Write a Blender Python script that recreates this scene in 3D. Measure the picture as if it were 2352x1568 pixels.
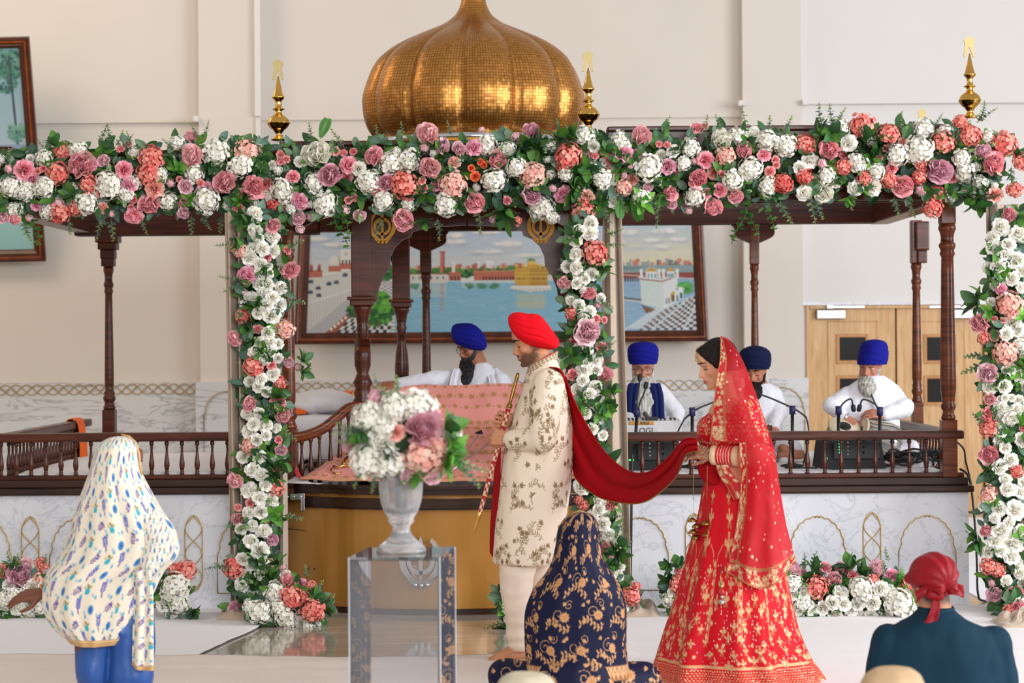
import bpy, bmesh, math, random
import numpy as np
from mathutils import Vector, Matrix, noise
S = bpy.context.scene
COL = S.collection
for o in list(bpy.data.objects):
 bpy.data.objects.remove(o)
random.seed(7)
RNG = np.random.default_rng(11)
# ------------------------------------------------------------------ camera
F, ROLL, H = 5000.0, 0.0072, 1.6          # focal length in pixels of the 2352 px wide frame, camera roll, eye height
cam = bpy.data.cameras.new('camera')
cam.sensor_width = 36.0
cam.lens = F / 2352 * 36.0
cam.clip_end = 200
cam.dof.use_dof = True
cam.dof.focus_distance = 11.6
cam.dof.aperture_fstop = cam.lens / 1000 / 0.022
camo = bpy.data.objects.new('camera', cam)
camo.location = (0, 0, H)
camo.rotation_euler = (math.pi / 2, ROLL, 0)
COL.objects.link(camo)
S.camera = camo
# ------------------------------------------------------------------ view, world, lights
S.view_settings.view_transform = 'Standard'
S.view_settings.look = 'None'
S.view_settings.gamma = 1.0
S.view_settings.use_curve_mapping = False
S.view_settings.exposure = 0.22
S.cycles.use_denoising = True
S.cycles.max_bounces = 8
S.cycles.transparent_max_bounces = 16
S.cycles.caustics_reflective = False
S.cycles.caustics_refractive = False
wd = bpy.data.worlds.new('hall_air')
S.world = wd
wd.use_nodes = True
nt = wd.node_tree
bg = nt.nodes['Background']
tc = nt.nodes.new('ShaderNodeTexCoord')
sp = nt.nodes.new('ShaderNodeSeparateXYZ')
nt.links.new(tc.outputs['Generated'], sp.inputs[0])
rp = nt.nodes.new('ShaderNodeValToRGB')           # dim floor side, pale horizon, warmer ceiling side
e = rp.color_ramp.elements
e[0].position = 0.0; e[0].color = (0.34, 0.31, 0.29, 1)
e[1].position = 1.0; e[1].color = (0.62, 0.57, 0.52, 1)
for p, c in ((0.47, (0.42, 0.39, 0.37, 1)), (0.53, (0.82, 0.80, 0.80, 1)), (0.70, (0.70, 0.66, 0.62, 1))):
 k = e.new(p); k.color = c
mp = nt.nodes.new('ShaderNodeMapRange')
mp.inputs['From Min'].default_value = -1; mp.inputs['From Max'].default_value = 1
nt.links.new(sp.outputs['Z'], mp.inputs['Value'])
nt.links.new(mp.outputs[0], rp.inputs[0])
nt.links.new(rp.outputs[0], bg.inputs['Color'])
bg.inputs['Strength'].default_value = 0.68
def area(name, loc, target, sx, sy, power, color):
 l = bpy.data.lights.new(name, 'AREA')
 l.shape = 'RECTANGLE'; l.size = sx; l.size_y = sy
 l.energy = power; l.color = color
 o = bpy.data.objects.new(name, l)
 o.location = loc
 d = Vector(target) - Vector(loc)
 o.rotation_euler = d.to_track_quat('-Z', 'Y').to_euler()
 COL.objects.link(o)
 return o
area('window_light_right', (9.5, 7.5, 3.6), (0, 14, 1.4), 7, 4.5, 900, (0.93, 0.96, 1.0))
area('window_light_left', (-10, 9, 4.2), (0, 14, 1.4), 5, 4, 300, (1.0, 0.90, 0.76))
area('window_light_front', (3.5, -5, 4.6), (0, 13, 1.2), 8, 4, 1050, (0.97, 0.98, 1.0))
area('ceiling_lamp_left', (-6.5, 15.5, 6.5), (-5, 20, 2.5), 3, 2, 110, (1.0, 0.80, 0.55))
# ------------------------------------------------------------------ pixel geometry
def P(px, py, Y):
 u = px - 1176.0; v = py - 784.0
 return Vector(((u - ROLL * v) * Y / F, Y, H - (v + ROLL * u) * Y / F))
def G(px, py, z=0.0):
 u = px - 1176.0; v = py - 784.0
 return P(px, py, (H - z) * F / (v + ROLL * u))
def Zat(py, Y, px=1176):
 return P(px, py, Y).z
def Xat(px, Y, py=784):
 return P(px, py, Y).x
# ------------------------------------------------------------------ colour
def lin(c):
 c = c / 255.0
 return c / 12.92 if c <= 0.04045 else ((c + 0.055) / 1.055) ** 2.4
def rgb(r, g, b):
 return (lin(r), lin(g), lin(b))
# ------------------------------------------------------------------ materials
MATS = {}
def principled(name):
 m = bpy.data.materials.new(name); m.use_nodes = True
 MATS[name] = m
 return m, m.node_tree, m.node_tree.nodes['Principled BSDF']
def setin(b, k, v):
 if k in b.inputs: b.inputs[k].default_value = v
def bump_noise(t, b, scale, strength, dist=0.01, detail=4, coord='Object', stretch=None):
 tc = t.nodes.new('ShaderNodeTexCoord')
 n = t.nodes.new('ShaderNodeTexNoise'); n.inputs['Scale'].default_value = scale; n.inputs['Detail'].default_value = detail
 src = tc.outputs[coord]
 if stretch:
  mp = t.nodes.new('ShaderNodeMapping'); mp.inputs['Scale'].default_value = stretch
  t.links.new(src, mp.inputs[0]); src = mp.outputs[0]
 t.links.new(src, n.inputs['Vector'])
 bp = t.nodes.new('ShaderNodeBump'); bp.inputs['Strength'].default_value = strength; bp.inputs['Distance'].default_value = dist
 t.links.new(n.outputs['Fac'], bp.inputs['Height']); t.links.new(bp.outputs[0], b.inputs['Normal'])
 return n
def plain(name, col, rough=0.6, metal=0.0, var=0.06, scale=8.0, bump=0.0, bscale=60, spec=None, sheen=0, stretch=None, coat=0, bdist=0.01):
 """a surface colour with a little mottling from noise"""
 m, t, b = principled(name)
 tc = t.nodes.new('ShaderNodeTexCoord')
 n = t.nodes.new('ShaderNodeTexNoise'); n.inputs['Scale'].default_value = scale; n.inputs['Detail'].default_value = 3
 t.links.new(tc.outputs['Object'], n.inputs['Vector'])
 r = t.nodes.new('ShaderNodeValToRGB')
 r.color_ramp.elements[0].position = 0.3; r.color_ramp.elements[1].position = 0.7
 r.color_ramp.elements[0].color = (*[c * (1 - var) for c in col], 1)
 r.color_ramp.elements[1].color = (*[min(1, c * (1 + var)) for c in col], 1)
 t.links.new(n.outputs['Fac'], r.inputs[0]); t.links.new(r.outputs[0], b.inputs['Base Color'])
 b.inputs['Roughness'].default_value = rough; b.inputs['Metallic'].default_value = metal
 if spec is not None: setin(b, 'Specular IOR Level', spec)
 if sheen: setin(b, 'Sheen Weight', sheen)
 if coat: setin(b, 'Coat Weight', coat); setin(b, 'Coat Roughness', 0.08)
 if bump: bump_noise(t, b, bscale, bump, bdist, stretch=stretch)
 return m
def attr_mat(name, rough=0.6, metal=0.0, bump=0.0, bscale=150, spec=None, sheen=0, alpha=False, metal_from_gold=False, transl=0, stretch=None, bdist=0.004):
 """colour read from the pattern woven / printed on the mesh (attribute Col)"""
 m, t, b = principled(name)
 a = t.nodes.new('ShaderNodeAttribute'); a.attribute_name = 'Col'
 t.links.new(a.outputs['Color'], b.inputs['Base Color'])
 b.inputs['Roughness'].default_value = rough; b.inputs['Metallic'].default_value = metal
 if spec is not None: setin(b, 'Specular IOR Level', spec)
 if sheen: setin(b, 'Sheen Weight', sheen)
 if alpha: t.links.new(a.outputs['Alpha'], b.inputs['Alpha'])
 if metal_from_gold:
  a2 = t.nodes.new('ShaderNodeAttribute'); a2.attribute_name = 'Gold'
  mu = t.nodes.new('ShaderNodeMath'); mu.operation = 'MULTIPLY'; mu.inputs[1].default_value = 0.55
  t.links.new(a2.outputs['Fac'], mu.inputs[0]); t.links.new(mu.outputs[0], b.inputs['Metallic'])
 if bump: bump_noise(t, b, bscale, bump, bdist, stretch=stretch)
 if transl:
  tr = t.nodes.new('ShaderNodeBsdfTranslucent'); t.links.new(a.outputs['Color'], tr.inputs[0])
  mx = t.nodes.new('ShaderNodeMixShader'); mx.inputs[0].default_value = transl
  out = t.nodes['Material Output']
  t.links.new(b.outputs[0], mx.inputs[1]); t.links.new(tr.outputs[0], mx.inputs[2]); t.links.new(mx.outputs[0], out.inputs[0])
 return m
def wood(name, c1, c2, rough=0.35, stretch=(1, 1, 14), scale=3.0, coat=0.1):
 m, t, b = principled(name)
 tc = t.nodes.new('ShaderNodeTexCoord'); mp = t.nodes.new('ShaderNodeMapping'); mp.inputs['Scale'].default_value = stretch
 n = t.nodes.new('ShaderNodeTexNoise'); n.inputs['Scale'].default_value = scale; n.inputs['Detail'].default_value = 6; n.inputs['Distortion'].default_value = 0.8
 r = t.nodes.new('ShaderNodeValToRGB'); r.color_ramp.elements[0].color = (*c1, 1); r.color_ramp.elements[1].color = (*c2, 1)
 r.color_ramp.elements[0].position = 0.3; r.color_ramp.elements[1].position = 0.72
 t.links.new(tc.outputs['Object'], mp.inputs[0]); t.links.new(mp.outputs[0], n.inputs['Vector'])
 t.links.new(n.outputs['Fac'], r.inputs[0]); t.links.new(r.outputs[0], b.inputs['Base Color'])
 b.inputs['Roughness'].default_value = rough; setin(b, 'Coat Weight', coat); setin(b, 'Coat Roughness', 0.15); setin(b, 'Specular IOR Level', .3)
 return m
def marble(name, base, vein, scale=2.2, rough=0.2, stretch=(1, 1, 1), width=0.035):
 m, t, b = principled(name)
 tc = t.nodes.new('ShaderNodeTexCoord'); mp = t.nodes.new('ShaderNodeMapping'); mp.inputs['Scale'].default_value = stretch; mp.inputs['Rotation'].default_value = (0.2, 0.5, 0.4)
 t.links.new(tc.outputs['Object'], mp.inputs[0])
 n = t.nodes.new('ShaderNodeTexNoise'); n.inputs['Scale'].default_value = scale; n.inputs['Detail'].default_value = 9; n.inputs['Roughness'].default_value = 0.62; n.inputs['Distortion'].default_value = 1.2
 t.links.new(mp.outputs[0], n.inputs['Vector'])
 r = t.nodes.new('ShaderNodeValToRGB'); E = r.color_ramp.elements
 E[0].position = 0.5 - width * 2.2; E[0].color = (*base, 1); E[1].position = 0.5 + width * 2.2; E[1].color = (*base, 1)
 k = E.new(0.5); k.color = (*vein, 1)
 t.links.new(n.outputs['Fac'], r.inputs[0])
 n2 = t.nodes.new('ShaderNodeTexNoise'); n2.inputs['Scale'].default_value = scale * 0.6; n2.inputs['Detail'].default_value = 5
 t.links.new(mp.outputs[0], n2.inputs['Vector'])
 r2 = t.nodes.new('ShaderNodeValToRGB'); r2.color_ramp.elements[0].position = 0.35; r2.color_ramp.elements[1].position = 0.65
 r2.color_ramp.elements[0].color = (0.88, 0.89, 0.91, 1); r2.color_ramp.elements[1].color = (1, 1, 1, 1)
 t.links.new(n2.outputs['Fac'], r2.inputs[0])
 mx = t.nodes.new('ShaderNodeMixRGB'); mx.blend_type = 'MULTIPLY'; mx.inputs[0].default_value = 1
 t.links.new(r.outputs[0], mx.inputs[1]); t.links.new(r2.outputs[0], mx.inputs[2]); t.links.new(mx.outputs[0], b.inputs['Base Color'])
 b.inputs['Roughness'].default_value = rough
 return m
M = {}
M['plaster'] = plain('plaster', rgb(219, 211, 203), 0.9, var=0.015, scale=1.5, bump=0.04, bscale=40)
M['white_paint'] = plain('white_paint', rgb(226, 222, 220), 0.7, var=0.01)
M['pale_paint'] = plain('pale_paint', rgb(224, 221, 219), 0.85, var=0.012, scale=1.2)
M['marble'] = marble('marble', rgb(222, 223, 228), rgb(196, 199, 206), 4.5, 0.22, width=0.010)
M['marble_dado'] = marble('marble_dado', rgb(214, 214, 216), rgb(168, 168, 172), 1.6, 0.25, stretch=(0.6, 1, 2.6), width=0.012)
M['inlay'] = plain('inlay_gold', rgb(196, 158, 84), 0.35, 0.35, var=0.1)
M['wood'] = wood('mahogany', rgb(50, 21, 12), rgb(98, 46, 26), 0.32)
M['wood_h'] = wood('mahogany_long', rgb(48, 20, 12), rgb(94, 44, 26), 0.32, stretch=(1, 8, 10))
M['wood_red'] = wood('mahogany_red', rgb(70, 32, 18), rgb(124, 64, 36), 0.28)
M['wood_dark'] = wood('walnut_dark', rgb(36, 20, 14), rgb(64, 38, 26), 0.35, stretch=(1, 8, 10))
M['frame_wood'] = wood('frame_wood', rgb(58, 26, 16), rgb(92, 44, 24), 0.3, stretch=(3, 3, 3))
M['frame_line'] = wood('frame_line', rgb(120, 58, 26), rgb(160, 84, 42), 0.3, stretch=(3, 3, 3))
M['oak'] = wood('oak', rgb(196, 154, 104), rgb(222, 184, 136), 0.45, stretch=(6, 6, 0.7), scale=4, coat=0.1)
M['oak_edge'] = wood('oak_edge', rgb(176, 122, 70), rgb(204, 150, 96), 0.45, stretch=(6, 6, 0.7), scale=4)
M['black_glass'] = plain('black_glass', rgb(34, 34, 34), 0.08, var=0.02)
M['steel'] = plain('steel', rgb(190, 192, 198), 0.28, 0.9, var=0.03)
M['silver'] = plain('silver', rgb(206, 210, 216), 0.12, 1.0, var=0.03)
M['brass'] = plain('brass', rgb(226, 178, 92), 0.12, 1.0, var=0.03)
M['brass_pale'] = plain('brass_pale', rgb(196, 178, 126), 0.6, 0.5, var=0.03)
M['gold_panel'] = plain('gold_panel', rgb(182, 128, 54), 0.30, 0.35, var=0.06, scale=3, coat=0.4)
M['gold_flat'] = plain('gold_flat', rgb(226, 160, 46), 0.45, 0.0, var=0.04)
M['black'] = plain('black_plastic', rgb(22, 22, 24), 0.45, var=0.05)
M['black_soft'] = plain('black_grille', rgb(34, 37, 42), 0.6, var=0.1, bump=0.2, bscale=300)
M['rubber'] = plain('cable_rubber', rgb(20, 22, 28), 0.5, var=0.05)
M['sheet'] = plain('white_sheet', rgb(232, 228, 230), 0.9, var=0.012, scale=2, bump=0.25, bscale=9, sheen=0.2, bdist=0.02)
M['sheet_cream'] = plain('cream_sheet', rgb(226, 214, 208), 0.9, var=0.02, scale=2, bump=0.3, bscale=7, bdist=0.02)
M['tile'] = marble('floor_tile', rgb(196, 186, 174), rgb(168, 156, 142), 1.4, 0.08, stretch=(0.5, 6, 1), width=0.08)
M['white_cotton'] = plain('white_cotton', rgb(238, 238, 246), 0.85, var=0.01, bump=0.5, bscale=22, sheen=0.2, bdist=0.02)
M['drape'] = plain('drape_fabric', rgb(190, 170, 150), 0.7, var=0.05, bump=0.1, bscale=200, sheen=0.4)
M['orange'] = plain('orange_cotton', rgb(240, 104, 30), 0.8, var=0.04, bump=0.3, bscale=30)
M['acrylic'] = None
M['petal'] = attr_mat('petal', 0.75, transl=0.16, spec=.2)
M['leaf'] = attr_mat('leaf', 0.45, transl=0.15)
M['skin'] = attr_mat('skin', 0.5, bump=0.05, bscale=300)
setin(M['skin'].node_tree.nodes['Principled BSDF'], 'Subsurface Weight', 0.08)
setin(M['skin'].node_tree.nodes['Principled BSDF'], 'Subsurface Scale', 0.01)
M['print'] = attr_mat('printed_cloth', 0.75, bump=0.12, bscale=25, sheen=0.15, bdist=0.01)
M['brocade'] = attr_mat('brocade', 0.6, spec=.2, bump=0.15, bscale=260, metal_from_gold=True)
M['paint'] = attr_mat('painted_canvas', 0.45, bump=0.1, bscale=120)
M['hair_mat'] = attr_mat('hair', 0.6, spec=.2, bump=0.8, bscale=160, stretch=(1, 1, 0.08), bdist=0.006)
M['veil'] = attr_mat('veil_net', 0.6, alpha=True, metal_from_gold=True, transl=0.3)
def glass(name, col=(1, 1, 1), rough=0.0, ior=1.45):
 m, t, b = principled(name)
 b.inputs['Base Color'].default_value = (*col, 1); b.inputs['Roughness'].default_value = rough
 setin(b, 'Transmission Weight', 1.0); setin(b, 'IOR', ior)
 return m
def acrylic():
 m, t, b = principled('clear_acrylic')
 out = t.nodes['Material Output']
 tr = t.nodes.new('ShaderNodeBsdfTransparent'); tr.inputs[0].default_value = (0.965, 0.97, 0.98, 1)
 gl = t.nodes.new('ShaderNodeBsdfGlossy'); gl.inputs['Roughness'].default_value = 0.02
 fr = t.nodes.new('ShaderNodeFresnel'); fr.inputs['IOR'].default_value = 1.5
 mu = t.nodes.new('ShaderNodeMath'); mu.operation = 'MULTIPLY'; mu.inputs[1].default_value = 1.5
 t.links.new(fr.outputs[0], mu.inputs[0])
 mx = t.nodes.new('ShaderNodeMixShader')
 t.links.new(mu.outputs[0], mx.inputs[0]); t.links.new(tr.outputs[0], mx.inputs[1]); t.links.new(gl.outputs[0], mx.inputs[2])
 df = t.nodes.new('ShaderNodeBsdfDiffuse'); df.inputs[0].default_value = (0.86, 0.88, 0.92, 1)
 mx2 = t.nodes.new('ShaderNodeMixShader'); mx2.inputs[0].default_value = 0.035
 t.links.new(mx.outputs[0], mx2.inputs[1]); t.links.new(df.outputs[0], mx2.inputs[2])
 t.links.new(mx2.outputs[0], out.inputs[0])
 return m
M['acrylic'] = acrylic()
M['cut_glass'] = glass('cut_glass', (0.97, 0.98, 1.0), 0.05, 1.35)
t_ = M['cut_glass'].node_tree; d_ = t_.nodes.new('ShaderNodeBsdfDiffuse'); d_.inputs[0].default_value = (.95, .96, 1, 1); x_ = t_.nodes.new('ShaderNodeMixShader'); x_.inputs[0].default_value = .24
t_.links.new(t_.nodes['Principled BSDF'].outputs[0], x_.inputs[1]); t_.links.new(d_.outputs[0], x_.inputs[2]); t_.links.new(x_.outputs[0], t_.nodes['Material Output'].inputs[0])
# ------------------------------------------------------------------ mesh builder
class MB:
 def __init__(s):
  s.v = []; s.f = []; s.m = []; s.c = []; s.sm = []; s.hascol = False
 def add(s, vs, fs, mat=0, col=None, smooth=False):
  n = len(s.v)
  s.v.extend([tuple(v) for v in vs])
  s.f.extend([tuple(i + n for i in f) for f in fs])
  s.m.extend([mat] * len(fs)); s.sm.extend([smooth] * len(fs))
  if col is None: s.c.extend([(1, 1, 1, 1)] * len(vs))
  else:
   s.hascol = True
   if len(col) == len(vs) and hasattr(col[0], '__len__'): s.c.extend([tuple(c) if len(c) == 4 else (*c, 1) for c in col])
   else: s.c.extend([(*col[:3], col[3] if len(col) > 3 else 1)] * len(vs))
  return s
 def box(s, lo, hi, mat=0, col=None):
  x0, y0, z0 = lo; x1, y1, z1 = hi
  vs = [(x0, y0, z0), (x1, y0, z0), (x1, y1, z0), (x0, y1, z0), (x0, y0, z1), (x1, y0, z1), (x1, y1, z1), (x0, y1, z1)]
  return s.add(vs, [(3, 2, 1, 0), (4, 5, 6, 7), (0, 1, 5, 4), (1, 2, 6, 5), (2, 3, 7, 6), (3, 0, 4, 7)], mat, col)
 def bbox(s, lo, hi, bev=0.006, mat=0, col=None):
  """box with small chamfers on every edge"""
  bm = bmesh.new(); bmesh.ops.create_cube(bm, size=1)
  for v in bm.verts:
   v.co = Vector([lo[i] + (hi[i] - lo[i]) * (v.co[i] + 0.5) for i in range(3)])
  bmesh.ops.bevel(bm, geom=bm.edges[:], offset=bev, segments=2, affect='EDGES', profile=0.6)
  return s.bm(bm, mat, col)
 def bm(s, bm, mat=0, col=None, smooth=False):
  bm.verts.index_update()
  s.add([v.co[:] for v in bm.verts], [[v.index for v in f.verts] for f in bm.faces], mat, col, smooth)
  bm.free(); return s
 def rings(s, rings, mat=0, col=None, cap=True, smooth=True, closed=True):
  n = len(rings[0]); vs = [p for r in rings for p in r]; fs = []
  for i in range(len(rings) - 1):
   for j in range(n if closed else n - 1):
    a = i * n + j; b = i * n + (j + 1) % n
    fs.append((a, b, b + n, a + n))
  if cap and closed:
   fs.append(tuple(range(n - 1, -1, -1))); fs.append(tuple(range((len(rings) - 1) * n, len(rings) * n)))
  return s.add(vs, fs, mat, col, smooth)
 def lathe(s, base, prof, n=20, mat=0, col=None, mod=None, axis=None, smooth=True):
  """prof: list of (r, h) from base upward"""
  base = Vector(base); R = []
  q = Vector((0, 0, 1)).rotation_difference(Vector(axis).normalized()) if axis is not None else None
  for r, h in prof:
   ring = []
   for j in range(n):
    t = 2 * math.pi * j / n
    rr = r * (mod(t, h) if mod else 1)
    p = Vector((rr * math.cos(t), rr * math.sin(t), h))
    if q: p = q @ p
    ring.append(base + p)
   R.append(ring)
  return s.rings(R, mat, col, True, smooth)
 def tube(s, pts, r, n=8, mat=0, col=None, flat=1.0, up=(0, 0, 1)):
  pts = [Vector(p) for p in pts]; R = []
  for i, p in enumerate(pts):
   d = (pts[min(i + 1, len(pts) - 1)] - pts[max(i - 1, 0)]).normalized()
   a = d.cross(Vector(up))
   if a.length < 1e-3: a = d.cross(Vector((1, 0, 0)))
   a.normalize(); b = a.cross(d)
   rr = float(r[i] if hasattr(r, '__len__') else r)
   R.append([p + rr * (a * math.cos(2 * math.pi * j / n) + b * math.sin(2 * math.pi * j / n) * flat) for j in range(n)])
  return s.rings(R, mat, col, True, True)
 def prism(s, poly, y0, y1, mat=0, col=None):
  """polygon in X-Z extruded from y0 to y1 (polygon may be concave)"""
  n = len(poly)
  vs = [(x, y0, z) for x, z in poly] + [(x, y1, z) for x, z in poly]
  fs = [tuple(range(n)), tuple(range(2 * n - 1, n - 1, -1))] + [(i, i + n, (i + 1) % n + n, (i + 1) % n) for i in range(n)]
  return s.add(vs, fs, mat, col)
 def sphere(s, c, r, n=12, m=8, mat=0, col=None):
  c = Vector(c); r = r if hasattr(r, '__len__') else (r, r, r)
  R = []
  for i in range(m + 1):
   a = -math.pi / 2 + math.pi * i / m
   ca = max(math.cos(a), 0.02)
   R.append([c + Vector((r[0] * ca * math.cos(2 * math.pi * j / n), r[1] * ca * math.sin(2 * math.pi * j / n), r[2] * math.sin(a))) for j in range(n)])
  return s.rings(R, mat, col, True, True)
 def mesh(s, name):
  me = bpy.data.meshes.new(name)
  me.from_pydata(s.v, [], s.f)
  me.polygons.foreach_set('material_index', s.m)
  me.polygons.foreach_set('use_smooth', s.sm)
  if s.hascol:
   a = me.color_attributes.new('Col', 'FLOAT_COLOR', 'POINT')
   a.data.foreach_set('color', np.array(s.c, dtype=np.float32).ravel())
  bm = bmesh.new(); bm.from_mesh(me); bmesh.ops.recalc_face_normals(bm, faces=bm.faces[:]); bm.to_mesh(me); bm.free()
  me.update()
  return me
W = {}
def link(name, data, parent=None, world=None):
 o = bpy.data.objects.new(name, data)
 COL.objects.link(o)
 W[o] = world or Matrix.Identity(4)
 if parent is not None:
  o.parent = parent; o.matrix_parent_inverse = W[parent].inverted()
 o.matrix_basis = W[o]
 return o
def obj(name, mb, mats, parent=None, label=None):
 me = mb.mesh(name) if isinstance(mb, MB) else mb
 for m in (mats if isinstance(mats, (list, tuple)) else [mats]): me.materials.append(m)
 o = link(name, me, parent)
 if label: o['label'] = label
 return o
def thing(name, label, cat, loc, group=None):
 o = link(name, None, None, Matrix.Translation(Vector(loc)))
 o.empty_display_size = 0.1
 return tag(o, label, cat, group)
def tag(o, label, cat, group=None, kind=None):
 o['label'] = label; o['category'] = cat
 if group: o['group'] = group
 if kind: o['kind'] = kind
 return o
def struct(name, mb, mats, parent=None):
 o = obj(name, mb, mats, parent); 
 if parent is None: o['kind'] = 'structure'
 return o
def solo(name, mb, mats, label, cat, group=None, kind=None):
 return tag(obj(name, mb, mats), label, cat, group, kind)
# ------------------------------------------------------------------ curves and sheets
def crom(pts, n):
 """Catmull-Rom through pts, n samples per span"""
 p = [np.array(q, float) for q in pts]; out = []
 for i in range(len(p) - 1):
  p0 = p[max(i - 1, 0)]; p1 = p[i]; p2 = p[i + 1]; p3 = p[min(i + 2, len(p) - 1)]
  for k in range(n):
   t = k / n
   out.append(0.5 * (2 * p1 + (p2 - p0) * t + (2 * p0 - 5 * p1 + 4 * p2 - p3) * t * t + (3 * p1 - p0 - 3 * p2 + p3) * t ** 3))
 out.append(p[-1])
 return out
def grid_surface(ctrl, nu, nv):
 """ctrl[row][col] of 3-vectors -> (rows, cols, 3) array, smooth through every control point"""
 rows = [np.array(crom(r, nu)) for r in ctrl]
 st = np.stack(rows)
 cols = [np.array(crom([st[i, j] for i in range(st.shape[0])], nv)) for j in range(st.shape[1])]
 return np.stack(cols, 1)
def sheet_mesh(name, A, colors=None, gold=None, thick=0.0, closed=False):
 """mesh from (R, C, 3) grid; thick > 0 gives it a back face"""
 R, C = A.shape[:2]
 me = bpy.data.meshes.new(name)
 v = A.reshape(-1, 3)
 fs = []
 for i in range(R - 1):
  for j in range(C if closed else C - 1):
   a = i * C + j; b = i * C + (j + 1) % C
   fs.append((a, b, b + C, a + C))
 if thick:
  du = np.gradient(A, axis=1); dv = np.gradient(A, axis=0)
  n = np.cross(du, dv); n /= np.linalg.norm(n, axis=2, keepdims=True) + 1e-9
  B = (A - n * thick).reshape(-1, 3); N = R * C
  v = np.concatenate([v, B])
  fs += [(d + N, c + N, b + N, a + N) for a, b, c, d in fs]
  if not closed:
   edge = [j for j in range(C)] + [i * C + C - 1 for i in range(1, R)] + [(R - 1) * C + j for j in range(C - 2, -1, -1)] + [i * C for i in range(R - 2, 0, -1)]
   for k in range(len(edge)):
    a = edge[k]; b = edge[(k + 1) % len(edge)]
    fs.append((b, a, a + N, b + N))
  else:
   for j in range(C):
    a = j; b = (j + 1) % C
    fs.append((b, a, a + N, b + N))
    a += (R - 1) * C; b += (R - 1) * C
    fs.append((a, b, b + N, a + N))
 me.from_pydata(v.tolist(), [], fs)
 me.polygons.foreach_set('use_smooth', [True] * len(fs))
 if colors is not None: setcol(me, np.concatenate([colors, colors]) if thick else colors)
 if gold is not None: setgold(me, np.concatenate([gold, gold]) if thick else gold)
 me.update()
 return me
def setcol(me, c):
 c = np.asarray(c, dtype=np.float32).reshape(len(me.vertices), -1)
 if c.shape[1] == 3: c = np.concatenate([c, np.ones((len(c), 1), np.float32)], 1)
 a = me.color_attributes.get('Col') or me.color_attributes.new('Col', 'FLOAT_COLOR', 'POINT')
 a.data.foreach_set('color', c.ravel())
def setgold(me, g):
 a = me.attributes.get('Gold') or me.attributes.new('Gold', 'FLOAT', 'POINT')
 a.data.foreach_set('value', np.asarray(g, np.float32).ravel())
def coords(me):
 a = np.empty(len(me.vertices) * 3, np.float32); me.vertices.foreach_get('co', a); return a.reshape(-1, 3)
def normals(me):
 a = np.empty(len(me.vertices) * 3, np.float32); me.vertices.foreach_get('normal', a); return a.reshape(-1, 3)
def wrinkle(me, amp, scale, stretch=(1, 1, 1), seed=0.0):
 co = coords(me); n = normals(me)
 d = np.array([noise.noise(Vector((p[0] * scale * stretch[0] + seed, p[1] * scale * stretch[1], p[2] * scale * stretch[2]))) for p in co.tolist()])
 co = co + n * (d * amp)[:, None]
 me.vertices.foreach_set('co', co.astype(np.float32).ravel()); me.update()
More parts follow.
